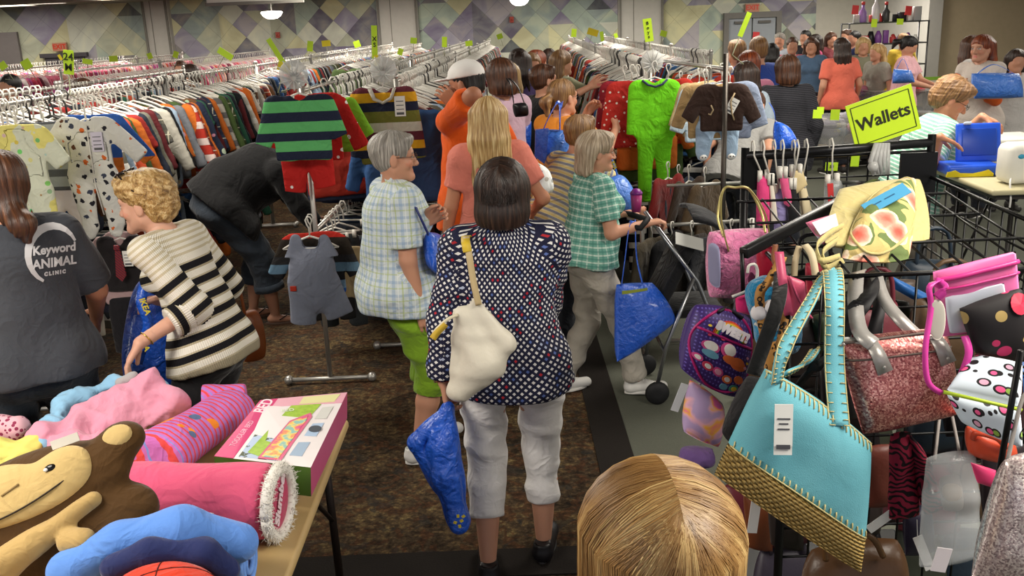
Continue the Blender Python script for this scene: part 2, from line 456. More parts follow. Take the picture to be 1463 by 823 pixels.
def head_field(sd, Hc, R, man=0., lod=0):
    def p(x, y, z): return Hc + R @ np.array([x, y, z])
    sd.ell(p(0, -.012, .03), (.074, .094, .086), R, k=.02).ell(p(0, .018, -.03), (.061, .068, .078), R, k=.03)
    for s in (-1, 1):
        sd.cone(p(s * .046, .0, -.055), p(s * .014, .066, -.094), .027, .019, k=.025)
        sd.ell(p(s * .038, .06, -.03), (.024, .02, .022), R, k=.02)
    sd.cone(p(-.010, .077, -.096), p(.010, .077, -.096), .015, .015, k=.02)
    sd.cone(p(-.036, .072, .022), p(.036, .072, .022), .016, .016, k=.02)
    sd.cone(p(0, .082, .008), p(0, .103, -.034), .0085, .0125, k=.012)
    if lod == 0:
        for s in (-1, 1):
            sd.ell(p(s * .033, .0985, .0), (.018, .012, .011), R, k=.012, op=1)
            sd.ell(p(s * .032, .0765, -.001), (.0145, .0125, .011), R, k=.003)
            sd.ell(p(s * .013, .094, -.038), (.0085, .010, .008), R, k=.006)
            sd.ell(p(s * .0765, -.006, -.012), (.009, .019, .031), R, k=.006)
        sd.cone(p(-.019, .0795, -.0625), p(.019, .0795, -.0625), .0065, .0065, k=.007)
        sd.cone(p(-.015, .0785, -.0735), p(.015, .0785, -.0735), .0075, .0075, k=.007)
def paint(V, Hc, R, skin, lod=0, lips=(.55, .16, .13), brow=(.2, .12, .07), old=0):
    C = np.tile(np.array(skin), (len(V), 1)); q = (V - Hc) @ R; x, y, z = np.abs(q[:, 0]), q[:, 1], q[:, 2]; fr = y > .05
    if lod < 2:
        C[fr & (np.hypot((x - .042) / .022, (z + .03) / .02) < 1)] = np.array(skin) * np.array([1.03, .86, .84])
        m = fr & (x < .021) & (z > -.079) & (z < -.058); C[m] = lips
        m = fr & (x > .012) & (x < .05) & (np.abs(z - .021 + (x - .03) ** 2 * 4) < .0045); C[m] = brow
        e = fr & (np.hypot((x - .032) / .0145, (z + .0) / .0065) < 1); C[e] = (.62, .58, .54)
        i = fr & (np.hypot((x - .031), z) < .006); C[i] = (.05, .04, .035)
        l = fr & (np.abs(z - .0068) < .002) & (np.abs(x - .032) < .016); C[l] = (.08, .05, .04)
    return C
def hair_field(sd, style, Hc, R, extra=None):
    def p(x, y, z): return Hc + R @ np.array([x, y, z])
    face = lambda c, r: sd.ell(p(*c), r, R, k=.015, op=1)
    if style == 'curly':          # short, full, waved off the face
        sd.ell(p(0, -.022, .05), (.096, .112, .088), R, k=.02).ell(p(0, -.06, -.01), (.084, .075, .085), R, k=.03)
        sd.ell(p(0, .055, .092), (.066, .05, .036), R, k=.02).ell(p(.05, .03, .07), (.045, .05, .04), R, k=.02).ell(p(-.05, .03, .07), (.045, .05, .04), R, k=.02)
        face((0, .11, -.045), (.088, .07, .105)); [face((s * .095, .012, -.045), (.03, .035, .05)) for s in (-1, 1)]
    elif style == 'short':
        sd.ell(p(0, -.018, .042), (.084, .105, .084), R, k=.02).ell(p(0, -.045, -.01), (.073, .060, .064), R, k=.03).ell(p(0, .045, .085), (.058, .045, .030), R, k=.02)
        face((0, .11, -.04), (.09, .072, .1)); [face((s * .088, .014, -.045), (.034, .036, .058)) for s in (-1, 1)]
    elif style == 'bob':
        sd.ell(p(0, -.018, .035), (.090, .112, .090), R, k=.02)
        sd.cone(p(0, -.03, .01), p(0, -.045, -.06), .098, .100, k=.03, q=.95, side=R[:, 0])
        face((0, .12, -.06), (.075, .085, .12)); sd.half(p(0, -.05, -.105), -R[:, 2] + .12 * R[:, 1])
    elif style == 'shag':         # chin-length, layered, blown back
        sd.ell(p(0, -.02, .038), (.09, .112, .09), R, k=.02)
        for i in range(9):
            a = PI * (.12 + .76 * i / 8) + PI; x, y = math.cos(a) * .082, math.sin(a) * .075 - .02
            sd.cone(p(x * .9, y, .03), p(x * 1.05, y - .012, -.105 - .02 * (i % 2)), .036, .022, k=.02)
        sd.ell(p(0, .045, .085), (.062, .05, .036), R, k=.02); face((0, .125, -.05), (.078, .085, .115))
    elif style == 'long':
        sd.ell(p(0, -.016, .036), (.086, .108, .088), R, k=.02)
        L = extra or .30
        for i in range(7):
            a = PI + PI * (.1 + .8 * i / 6); x, y = math.cos(a) * .074, math.sin(a) * .07 - .015
            z1 = p(x * 1.12, y - .02, -.10); z2 = z1 + np.array([0, -.02, -(L * (.75 + .25 * math.sin(i * 2.1)))]) + R[:, 0] * x * .5
            sd.cone(p(x, y, .03), z1, .036, .034, k=.025).cone(z1, z2, .034, .012, k=.02)
        face((0, .12, -.06), (.07, .085, .12))
    elif style == 'pony':
        sd.ell(p(0, -.018, .036), (.081, .102, .087), R, k=.02).ell(p(0, -.05, -.02), (.07, .055, .06), R, k=.02)
        face((0, .11, -.045), (.088, .07, .10)); [face((s * .09, .012, -.05), (.03, .034, .055)) for s in (-1, 1)]
        sd.cone(p(0, -.11, .02), p(.015, -.165, -.02), .026, .036, k=.012).cone(p(.015, -.165, -.02), p(.03, -.16, -.10), .036, .016, k=.02)
    elif style == 'lowpony':
        sd.ell(p(0, -.018, .034), (.085, .108, .088), R, k=.02).cone(p(0, -.05, -.02), p(0, -.085, -.08), .078, .05, k=.03)
        face((0, .115, -.045), (.085, .075, .105))
        sd.cone(p(0, -.085, -.085), p(.02, -.15, -.13), .045, .042, k=.02).cone(p(.02, -.15, -.13), p(.03, -.13, -.19), .042, .015, k=.02)
    elif style == 'man':
        sd.ell(p(0, -.016, .036), (.078, .099, .086), R, k=.01).ell(p(0, -.05, -.02), (.07, .052, .055), R, k=.02)
        face((0, .11, -.045), (.1, .07, .105)); [face((s * .09, .015, -.05), (.03, .036, .06)) for s in (-1, 1)]
def person(label, pos, yaw=0, s=1., lean=4, side=0, twist=0, w=1., dp=1., belly=0., bust=.5, pz=.93, py=0., curve=0,
           armL=None, armR=None, legL=None, legR=None, head=(0, 0, 0), hair=('short', None), skin=(.58, .31, .2), old=0,
           top=None, bottom=None, shoe=None, lod=1, group=None, hemz=None, category='person', name='person', headfwd=0., rough=0., brow=(.2, .12, .07)):
    root = empty(name, pos, yaw, label, category, group, s)
    D = math.radians; le = D(lean); sdn = D(side)
    P0 = np.array([0, py, pz]); u = nrm([math.sin(sdn), math.sin(le), math.cos(le)]); u2 = nrm([math.sin(sdn), math.sin(le + D(curve)), math.cos(le + D(curve))])
    sv0 = np.array([1., 0, 0]); sv = Rz(D(twist)) @ sv0; sv = nrm(sv - u2 * (sv @ u2)); fw = np.cross(u2, sv)
    waist = P0 + u * .13; chest = waist + u2 * .19; nb = waist + u2 * .345
    shz = waist + u2 * .292
    SH = {k: shz + sv * g * .150 * (1 + (w - 1) * .6) for k, g in (('L', -1), ('R', 1))}
    HP = {k: P0 + sv0 * g * .085 * w + np.array([0, 0, -.05]) for k, g in (('L', -1), ('R', 1))}
    R = Rz(D(head[0])) @ Rx(D(head[1])) @ Ry(D(head[2]))
    Hc = nb + nrm(u2 * .6 + np.array([0, 0, .7])) * .135 + fw * (.012 + headfwd) - np.array([0, 0, .0])
    arms = {'L': armL or dict(w=(-.25, .06, .86)), 'R': armR or dict(w=(.25, .06, .86))}
    legs = {'L': legL or (-.10, 0, .09), 'R': legR or (.10, 0, .09)}
    A = {}; Lg = {}
    for k, g in (('L', -1), ('R', 1)):
        a = arms[k]; el, wr = ik(SH[k], a['w'], .275, .245, a.get('h', (g * .5, -1, -.2)))
        hd = np.array(a.get('d', wr - el), float); A[k] = (SH[k], el, wr, nrm(hd), np.array(a.get('n', (-g, 0, 0)), float), a.get('c', .5), a.get('t', -g if False else None))
        l = legs[k]; kn, an = ik(HP[k], l[:3], .42, .40, (g * .08, 1, 0)); toe = l[3] if len(l) > 3 else (g * .15, 1, 0); Lg[k] = (HP[k], kn, an, nrm(toe))
    # --- body ---
    hb = (.008, .011, .017)[lod]
    b = SDF(hb)
    b.cone(P0 + np.array([-.05 * w, 0, -.02]), P0 + np.array([.05 * w, 0, -.02]), .105 * dp, .105 * dp, k=.03)
    b.cone(P0, waist, .118 * w, .108 * w, k=.05, q=.78 * dp, side=sv0).cone(waist, chest, .108 * w, .125 * w, k=.05, q=.72 * dp, side=sv).cone(shz - sv * .10, shz + sv * .10, .055, .055, k=.06)
    b.cone(nb - u2 * .03, Hc + R @ np.array([0, -.02, -.05]), .052 + .008 * rough, .049 + .008 * rough, k=.03)
    for k, g in (('L', -1), ('R', 1)):
        sh, el, wr, hd, pn, c, _ = A[k]
        b.cone(sh, el, .047 * (.4 + .6 * w), .038 * (.5 + .5 * w), k=.02).cone(el, wr, .038 * (.5 + .5 * w), .0235, k=.012)
        hp, kn, an, toe = Lg[k]
        b.cone(hp, kn, .082 * w, .055 * (.5 + .5 * w), k=.03).cone(kn, kn + (an - kn) * .4, .052 * (.5 + .5 * w), .052 * (.5 + .5 * w), k=.02).cone(kn + (an - kn) * .4, an, .052 * (.5 + .5 * w), .033, k=.02)
        ft = an + np.array([0, 0, -.05]); b.cone(ft - toe * .03, ft + toe * .13 + np.array([0, 0, -.012]), .032, .022, k=.02)
        if lod == 2: hand_field(b, wr, hd, pn, -g if arms[k].get('flip') else g * 1, c, 1, 1.)
    if lod == 2: head_field(b, Hc, R, lod=1)
    parts = [b.build(1)]
    if lod < 2:
        hf = SDF(.0042 if lod == 0 else .006); head_field(hf, Hc, R); hf.cone(nb - u2 * .03, Hc + R @ np.array([0, -.02, -.05]), .0525 + .008 * rough, .0495 + .008 * rough, k=.03); parts.append(hf.build(1))
        for k, g in (('L', -1), ('R', 1)):
            sh, el, wr, hd, pn, c, _ = A[k]; q = SDF(.0036 if lod == 0 else .005)
            hand_field(q, wr, hd, pn, (-g if arms[k].get('flip') else g), c, 1., 1.); q.cone(wr - nrm(wr - el) * .05, wr, .0275, .0235, k=.012); parts.append(q.build(1))
    V, Q = join_np(parts)
    me = mesh_np('body', V, Q, None, paint(V, Hc, R, skin, lod, brow=brow))
    link('body', me, m_skin, root)
    # --- hair ---
    if hair and hair[1] is not None:
        hs = SDF((.005, .0065, .012)[lod]); hair_field(hs, hair[0], Hc, R, hair[2] if len(hair) > 2 else None); V, Q = hs.build(1)
        q = (V - Hc) @ R; Nn = normals_np(V, Q)
        if hair[0] in ('curly',): dsp = .0065 * wob(V, 75, 3, 7) + .004 * wob(V, 160, 5, 5)
        else:
            az = np.arctan2(q[:, 0], -q[:, 1] - .02); rr = np.stack([az * 1.0, q[:, 2] * .9 + q[:, 1] * .3, 0 * az], 1)
            dsp = .0045 * wob(rr, 26, 3, 6, (1, .22, 1)) + .0025 * wob(rr, 60, 5, 5, (1, .2, 1)) + (.007 * wob(V, 40, 8, 5) if hair[0] == 'shag' else .005 * wob(V, 62, 8, 5) if hair[0] == 'short' else 0)
        V = V + Nn * dsp[:, None]
        uv = face_uv(V, Q, [(Hc + R[:, 2] * .12, Hc - R[:, 2] * .4, .09, -R[:, 1], 0)])
        link('hair', mesh_np('hair', V, Q, uv), hair[1], root)
    # --- top ---
    if top:
        lo_ = top.get('loose', .02); t = SDF((.008, .010, .015)[lod]); hem = top.get('hem', .80); off = lo_
        hemc = P0 + (P0 - waist) / .13 * (pz - hem); 
        t.cone(hemc - u * .03, waist, .125 * w + off + top.get('flare', .012), .115 * w + off, k=.05, q=.80 * dp, side=sv0)
        t.cone(waist, chest, .113 * w + off, .127 * w + off * .8, k=.05, q=.76 * dp, side=sv)
        t.cone(shz - sv * .085 - u2 * .01, shz + sv * .085 - u2 * .01, .052 + off * .3, .052 + off * .3, k=.06)
        t.cone(P0 + sv0 * -.05 * w - np.array([0, 0, .01]), P0 + sv0 * .05 * w - np.array([0, 0, .01]), .108 * dp + off * .8 + .010, .108 * dp + off * .8 + .010, k=.04)
        for g in (-1, 1):
            t.ell(P0 + np.array([g * .06 * w, -.055 * dp, -.045]), (.072 * w + off + .012, .075 * dp + off + .010, .085 + off + .01), None, k=.04); kk = 'LR'[(g + 1) // 2]; th = Lg[kk][0] + (Lg[kk][1] - Lg[kk][0]) * .35
            t.cone(Lg[kk][0], th, .084 * w + off + .012, .080 * w + off + .006, k=.03); t.cone(nb - u2 * .035, SH[kk] + u2 * .0, .046 + off * .2, .050 + off * .3, k=.03)
        if bust:
            for g in (-1, 1): t.ell(chest + sv * g * .062 * w + fw * (.075 * dp + .03 * bust) - u2 * .01, (.06, .055, .062), None, k=.04)
        if belly: t.ell(waist + fw * (.05 * dp + .05 * belly) - u * .02, (.115 * w, .08 + .05 * belly, .12), None, k=.06)
        bones = [(nb + u2 * .06, hemc, .155 * w, sv, 0)]
        for k, g in (('L', -1), ('R', 1)):
            sh, el, wr, *_ = A[k]; fr = top.get('sleeve', .6); r0 = .050 * (.5 + .5 * w) + off * .5
            if fr <= 1:
                e = sh + (el - sh) * fr; t.cone(sh, e, r0, r0 * .94 + .004, k=.03, cutb=0.0)
            else:
                e = el + (wr - el) * (fr - 1); t.cone(sh, el, r0, r0 * .88, k=.03).cone(el, e, r0 * .86, r0 * top.get('cuffr', .66), k=.012, cutb=0.)
                bones.append((el, wr, .05, fw, .33))
            bones.append((sh, el, .06, fw, .06))
        if top.get('vneck'):
            t.ell(nb + fw * .07 + u2 * .02, (.05, .06, .05), None, k=.012, op=1)
        t.cone(nb - u2 * .02, nb + u2 * .12, .058, .058, k=.008, op=1) if not top.get('collar') else None
        t.half(hemc, -u)
        V, Q = t.build(2); Nn = normals_np(V, Q); am = top.get('fold', .006)
        sd_ = top.get('seed', 4) + int(abs(pos[0]) * 10); fo = wob(V, 20, sd_, 3, (1, 1, .5)); V = V + Nn * (am * fo + am * 1.1 * (.5 - np.abs(wob(V, 17, sd_ + 1, 2, (1., 1., .8)))) + am * .45 * wob(V, 46, 9, 5, (1, 1, .6)))[:, None]
        uv = face_uv(V, Q, bones); so = link(top.get('name', 'shirt'), mesh_np('shirt', V, Q, uv), top['mat'], root)
        if top.get('collar'):
            cm = MB()
            for g in (-1, 1):
                pts = [nb - fw * .055 + u2 * .035, nb + sv * g * .05 - fw * .03 + u2 * .03, nb + sv * g * .062 + fw * .03 + u2 * .012, nb + sv * g * .03 + fw * .085 - u2 * .03]
                cm.strip(pts, [.045, .05, .055, .05], .006, side=[tuple(u2 * .8 - fw * .2), tuple(u2 + sv * g * -.6), tuple(u2 - sv * g * .9), tuple(u2 * .5 + sv * g * .8)])
            cm.build('collar', top['mat'], so, True)
    # --- bottom ---
    if bottom:
        lo_ = bottom.get('loose', .02); t = SDF((.008, .011, .015)[lod]); cz = bottom.get('cuff', .1)
        t.cone(P0 + np.array([-.045 * w, 0, -.01]), P0 + np.array([.045 * w, 0, -.01]), .108 * dp + lo_ * .5, .108 * dp + lo_ * .5, k=.03).cone(P0 - u * .02, waist + u * .02, .120 * w + lo_ * .4, .112 * w + lo_ * .4, k=.03, q=.8 * dp, side=sv0)
        for g in (-1, 1): t.ell(P0 + np.array([g * .06 * w, -.055 * dp, -.045]), (.072 * w, .075 * dp, .085), None, k=.03)
        bones = [(waist, P0 - np.array([0, 0, .1]), .13, sv0, 0)]
        for k in 'LR':
            hp, kn, an, toe = Lg[k]; t.cone(hp, kn, .084 * w + lo_ * .6, .058 * (.5 + .5 * w) + lo_ * .7, k=.025)
            f = np.clip((kn[2] - cz) / max(kn[2] - an[2], .05), 0, 1.02); e = kn + (an - kn) * f; r1 = bottom.get('r1', .05)
            t.cone(kn, e, .056 * (.5 + .5 * w) + lo_ * .7, r1 + lo_, k=.02, cutb=0.)
            bones += [(hp, kn, .08, sv0, .2), (kn, e + (an - kn) * .01, .06, sv0, .6)]
        V, Q = t.build(2); Nn = normals_np(V, Q); am = bottom.get('fold', .006)
        V = V + Nn * (am * wob(V, 26, 14, 3, (.6, .6, 1.2)) + am * 1.1 * (.5 - np.abs(wob(V, 22, 15, 2, (.5, .5, 1.4)))) + am * .5 * wob(V, 60, 19, 5, (.7, .7, 1.3)))[:, None]
        bo_ = link(bottom.get('name', 'trousers'), mesh_np('trousers', V, Q, face_uv(V, Q, bones)), bottom['mat'], root)
        if bottom.get('rolled'):
            for k in 'LR':
                hp, kn, an, toe = Lg[k]; f = (kn[2] - cz) / (kn[2] - an[2]); e = kn + (an - kn) * f; r1 = bottom.get('r1', .05) + lo_
                mb = MB(); dd = nrm(an - kn); a_, b_ = frame(dd)
                mb.rings([[e + dd * z + (a_ * math.cos(q * PI / 12) + b_ * math.sin(q * PI / 12)) * (r1 + o + .003 * math.sin(q * 1.7)) for q in range(24)] for z, o in ((-.05, .0), (-.048, .007), (-.025, .010), (-.002, .008), (.002, .0))], cap=True)
                mb.build('turned_up_cuff', bottom['mat'], bo_, True)
    # --- socks and shoes ---
    if shoe:
        for k, g in (('L', -1), ('R', 1)):
            hp, kn, an, toe = Lg[k]; tilt = shoe.get('tilt' + k, 0); gz = an[2] - .09; sidev = np.cross(toe, [0, 0, 1])
            td = nrm(toe + np.array([0, 0, -tilt])); up_ = np.cross(sidev, td)
            heel = np.array([an[0], an[1], an[2] - .055]) - td * .035; tip = heel + td * .20
            if shoe.get('kind') != 'flipflop':
                q = SDF(.005 if lod == 0 else .008); q.cone(heel, tip - up_ * .004, .041, .036, k=.02, q=.9, side=sidev).cone(heel + up_ * .012, heel + up_ * .05, .040, .036, k=.02, cutb=0.).cone(heel + td * .03 + up_ * .02, heel + td * .11 + up_ * .012, .036, .03, k=.02)
                q.half(heel - up_ * .026, -up_); V, Q = q.build(1)
                sh_ = link('shoe', mesh_np('shoe', V, Q), shoe['mat'], root)
                mb = MB()
            else: mb = MB(); sh_ = root
            o = []
            for q in range(20):
                a = q * PI / 10; c = math.cos(a); wd = .040 if c > 0 else .034
                o.append(heel + td * (.083 + c * .123) + sidev * math.sin(a) * wd * (1.05 - .1 * c))
            mb.rings([[p_ - up_ * z for p_ in o] for z in (.026 - .006, .034, .038)])
            so_ = mb.build('shoe_sole' if sh_ is not root else 'sandal', shoe.get('sole', plain('e8e6e0', .6)), sh_, True)
            if shoe.get('kind') == 'flipflop':
                mm = MB()
                for gg in (-1, 1): mm.tube([heel + td * .155 + up_ * .01, heel + td * .12 + sidev * gg * .018 + up_ * .03, heel + td * .06 + sidev * gg * .036 - up_ * .0], .004, 6)
                mm.build('strap', shoe['mat'], so_, True)
            if shoe.get('laces'):
                mm = MB()
                for q in range(4): c = heel + td * (.075 + .022 * q) + up_ * (.052 - .0065 * q); mm.tube([c - sidev * .02 - up_ * .006, c + up_ * .002, c + sidev * .02 - up_ * .006], .003, 5)
                mm.build('laces', plain('f2f0ec', .8), sh_, True)
            if shoe.get('sock'):
                mb = MB(); dd = nrm(kn - an); a_, b_ = frame(dd)
                mb.rings([[an + dd * z + (a_ * math.cos(q * PI / 8) + b_ * math.sin(q * PI / 8)) * r_ for q in range(16)] for z, r_ in ((-.05, .036), (-.01, .038), (.03, .041), (.05, .042))])
                mb.build('sock', shoe['sock'], root, True)
    info = dict(root=root, Hc=Hc, R=R, A=A, Lg=Lg, SH=SH, nb=nb, waist=waist, chest=chest, u2=u2, sv=sv, fw=fw, P0=P0, s=s, yaw=yaw, pos=np.array(pos, float))
    Mx = Rz(yaw) * s
    info['tow'] = lambda p_: Mx @ np.array(p_, float) + info['pos']
    return info
def glasses(I, mat, lens=None, up=0.):
    H, R = I['Hc'], I['R']; p = lambda x, y, z: H + R @ np.array([x, y, z]); mb = MB()
    for g in (-1, 1):
        mb.tube([p(g * (.033 + .02 * math.cos(a * PI / 8)), .104, .0 + .015 * math.sin(a * PI / 8)) for a in range(17)], .0016, 5)
        mb.tube([p(g * .053, .103, .004), p(g * .074, .085, .006), p(g * .08, .0, .004), p(g * .078, -.02, -.012)], .0017, 5)
    mb.tube([p(-.013, .106, .003), p(0, .109, .006), p(.013, .106, .003)], .0015, 5)
    g = mb.build('glasses', mat, I['root'], True)
    return g
def text_mesh(body, size=1., extrude=.0, font=None, bold=0., shear=0.):
    cu = bpy.data.curves.new('text', 'FONT'); cu.body = body; cu.size = size; cu.extrude = extrude; cu.align_x = 'CENTER'; cu.align_y = 'CENTER'; cu.offset = bold; cu.shear = shear; cu.resolution_u = 3
    o = bpy.data.objects.new('text', cu); COL.objects.link(o); dg = bpy.context.evaluated_depsgraph_get()
    me = bpy.data.meshes.new_from_object(o.evaluated_get(dg)); bpy.data.objects.remove(o); bpy.data.curves.remove(cu)
    me.materials.clear(); return me
def text_on(name, body, size, org, X, Yv, mat, parent, th=.001, bold=0., shear=0., fn=None):
    """lettering lying in the plane X, Y at org (thin solid), fn may bend the points"""
    me = text_mesh(body, size, th / 2, bold=bold, shear=shear); X = nrm(X); Yv = nrm(Yv); Z = np.cross(X, Yv); org = np.array(org, float)
    for v in me.vertices:
        c = v.co; p = org + X * c.x + Yv * c.y + Z * (c.z + th / 2)
        if fn: p = fn(p)
        v.co = tuple(p)
    me.update(); return link(name, me, mat, parent, False)
# ------------------------------------------------------------------ the hall
BY = 24.; CEIL = 3.02
def struct(o, kind='structure'): o['kind'] = kind; return o
def m_carpet():
    n = N('patterned_carpet', .95, .1); x = n.noise(3.2, detail=6, dist=1.2, rough=.65); y = n.noise(26, detail=4, rough=.7); d, c = n.voro(55); z = n.noise(7.5, detail=3, dist=2.)
    base = n.ramp(x * .45 + y * .55, [(.36, hexc('1a1510')), (.44, hexc('372b1e')), (.50, hexc('4e4030')), (.56, hexc('655236')), (.64, hexc('857550'))])
    base = n.mix((z.gt(.54)) * .75, base, n.ramp(y, [(.35, hexc('352418')), (.6, hexc('5c3c28'))])); base = n.mix(n.noise(5, detail=3, dist=1.5).gt(.60) * .5, base, hexc('2c3030'))
    n.bump(n.noise(300, detail=2) + d, .5, .01); return n.out(n.mix(d.gt(.45) * .35, base, (.012, .01, .008)))
def m_plaincarpet(name, h, h2):
    n = N(name, .95, .1); x = n.noise(140, detail=3); n.bump(x, .4, .006); return n.out(n.mix(x * .6 + n.noise(3) * .4, hexc(h), hexc(h2)))
M_CARPET = m_carpet(); M_BORDER = m_plaincarpet('dark_border_carpet', '1c1917', '2b2724'); M_GREYC = m_plaincarpet('grey_green_carpet', '4d4f47', '63655a')
mb = MB(); mb.box((0, 11, -.05), (30, 28, .1)); struct(mb.build('floor', M_CARPET))
mb = MB(); gx = .57
mb.box((gx + 5.6, 11, .001), (11.2, 28, .006)); struct(mb.build('trim_1', M_GREYC))
mb = MB(); mb.box((gx - .085, 13.6, .002), (.185, 20.4, .01)); mb.box((-7, 3.36, .002), (15.3, .2, .01)); struct(mb.build('trim_2', M_BORDER))
def m_mural():
    n = N('painted_diamond_mural', .7, .2); x, y, z = n.obj; vec0 = n.tc.outputs['Object']
    wx = x
    def cells(s, ox):
        a = (wx + z + ox) / s; b = (wx - z + ox * .3) / s; i = a.floor(); j = b.floor(); fa = a.fract(); fb = b.fract(); r = n.white(n.vec(i, j, ox)); return i, j, fa, fb, r
    pal = [(0, hexc('6d6577')), (.12, hexc('9c94aa')), (.24, hexc('b9bba4')), (.36, hexc('4c4c55')), (.46, hexc('a6b4a8')), (.6, hexc('cfcaa0')), (.72, hexc('837894')), (.82, hexc('93a09e')), (.92, hexc('d3d4c4'))]
    i, j, fa, fb, r = cells(1.25, 3.); i2, j2, ga, gb, r2 = cells(.625, 3.)
    tri = n.white(n.vec(i, j, 9.)).gt(.5) * (fa + fb).gt(1.)
    big = n.ramp((r + tri * .37).fract(), pal, True); tri2 = n.white(n.vec(i2, j2, 5.)).gt(.72) * (ga - gb).gt(0.)
    small = n.ramp((r2 + tri2 * .5).fract(), pal, True); sel = n.white(n.vec(i, j, 2.)).gt(.42)
    col = n.mix(sel, big, small); w = n.noise(1.4, detail=5, dist=1.2)
    col = n.mix(.28, col, n.ramp(w, [(.35, hexc('4a4753')), (.5, hexc('96a096')), (.62, hexc('c9c8a6'))]))
    edge = ga.lt(.02).max(gb.lt(.02)); col = n.mix(edge * .35, col, hexc('3b3b40')); return n.out(col)
M_MURAL = m_mural(); M_WALLG = plain('b9b5aa', .8); M_COL = plain('b8b5ae', .75); M_BEIGE = plain('bfae90', .8); M_CEIL = plain('8f8a80', .9)
xr = P(1165, 40, BY)[0]
mb = MB(); mb.box(((-16 + xr) / 2, BY + .1, CEIL / 2), (16 + xr, .2, CEIL)); struct(mb.build('wall_back', M_MURAL))
jx = P(1322, 40, 21)[0]
mb = MB(); mb.box(((xr + jx + 1) / 2, BY + .1, CEIL / 2), (jx + 1 - xr, .2, CEIL)); struct(mb.build('wall_back', M_WALLG))
mb = MB(); mb.box((jx + .12, 22.5, CEIL / 2), (.24, 3, CEIL)); mb.box((jx + .15, 20.94, CEIL / 2), (.3, .12, CEIL)); struct(mb.build('trim_3', M_COL))
mb = MB(); mb.box((jx + 3.25, 21.05, CEIL / 2), (6, .14, CEIL)); struct(mb.build('wall_right', M_BEIGE))
mb = MB(); mb.box((jx + 6.3, 10, CEIL / 2), (.2, 22.2, CEIL)); struct(mb.build('wall_far_right', M_BEIGE))
mb = MB(); mb.box((-14.1, 11, CEIL / 2), (.2, 27, CEIL)); struct(mb.build('wall_left', M_WALLG))
mb = MB(); mb.box((0, 11, CEIL + .05), (32, 28, .1)); struct(mb.build('ceiling', M_CEIL))
for k, (u0, u1) in enumerate(((206, 243), (540, 598), (884, 948))):
    a = P(u0, 40, BY - .2)[0]; b = P(u1, 40, BY - .2)[0]; mb = MB(); w = (b - a)
    mb.box(((a + b) / 2, BY - .1, CEIL / 2), (w, .22, CEIL))
    mb.box((a + .04, BY - .23, CEIL / 2), (.05, .05, CEIL), mi=1); mb.box((b - .04, BY - .23, CEIL / 2), (.05, .05, CEIL), mi=1)
    mb.box(((a * 2 + b) / 3, BY - .215, CEIL / 2), (.015, .01, CEIL), mi=1)
    struct(mb.build('trim_%d' % (4 + k), [M_COL, plain('77746d', .7)]))
# ceiling bulkhead at the left rear, banner bottom edge
mb = MB(); mb.box((-9.5, 20.5, CEIL - .03), (9, .5, .1)); struct(mb.build('trim_8', M_CEIL))
a = P(296, 4, 16); b = P(432, 4, 16); mb = MB(); mb.box(((a[0] + b[0]) / 2, 16, a[2] + .2), (b[0] - a[0], .05, .42)); mb.box(((a[0] + b[0]) / 2, 16, a[2] - .03), (b[0] - a[0] + .05, .07, .05), mi=1)
tag(mb.build('projection_screen', [plain('d9d8d0', .7), plain('77746d', .5)]), 'white roll-down screen edge hanging over the mural', 'screen')
# doors at the back
M_DOOR = plain('8f959c', .5); M_FRAME = plain('6d6a66', .5)
a = P(1040, 27, BY); b = P(1108, 27, BY); mid = (a[0] + b[0]) / 2; hw = (b[0] - a[0]) / 2; hz = a[2]
for k, g in enumerate((-1, 1)):
    mb = MB(); mb.box((mid + g * hw / 2, BY - .04, hz / 2), (hw - .03, .06, hz)); d = struct(mb.build('door_%d' % (k + 1), M_DOOR))
    mb = MB(); mb.box((mid + g * .12, BY - .1, 1.0), (.04, .06, .35)); mb.build('door_handle', plain('b8b8b8', .3, .9), d)
    mb = MB(); mb.box((mid + g * hw / 2, BY - .1, hz - .1), (.3, .06, .06)); mb.build('door_closer', plain('55524e', .4), d)
mb = MB(); mb.box((mid - hw - .06, BY - .06, hz / 2), (.12, .14, hz)); mb.box((mid + hw + .06, BY - .06, hz / 2), (.12, .14, hz)); mb.box((mid, BY - .06, hz + .07), (2 * hw + .24, .14, .14)); struct(mb.build('trim_9', M_FRAME))
a = P(-8, 47, BY); b = P(26, 47, BY)
mb = MB(); mb.box(((a[0] + b[0]) / 2, BY - .04, a[2] / 2), (b[0] - a[0], .1, a[2])); struct(mb.build('door_3', plain('76706f', .6)))
a = P(60, 80, BY); b = P(127, 80, BY); mb = MB(); mb.box(((a[0] + b[0]) / 2, BY - .06, a[2] - .0), (b[0] - a[0], .14, .10)); mb.box(((a[0] + b[0]) / 2, BY - .04, a[2] / 2), (b[0] - a[0] - .2, .08, a[2])); struct(mb.build('door_4', plain('4b474c', .6)))
def exit_sign(u, v, lab):
    c = P(u, v, BY - .12); t = empty('exit_sign', c, 0, lab, 'sign')
    mb = MB(); mb.box((0, .03, 0), (.34, .08, .2)); mb.build('housing', plain('b9826a', .5), t)
    text_on('lettering', 'EXIT', .16, (0, -.012, 0), (1, 0, 0), (0, 0, 1), plain('d0341c', .4), t, .004, .004)
exit_sign(1075, 11, 'orange lit EXIT sign above the grey double doors'); exit_sign(85, 67, 'orange EXIT sign on the mural at the far left')
# fire alarms on the mural
for (u, v) in ((397, 50), (731, 28)):
    c = P(u, v, BY - .04); mb = MB(); mb.box(c, (.1, .06, .14)); mb.ball((c[0], c[1] - .03, c[2] - .02), .03)
    tag(mb.build('fire_alarm', plain('a8483c', .4)), 'small red alarm box on the mural %s' % ('left of the middle column' if u < 500 else 'between the middle and right columns'), 'alarm')
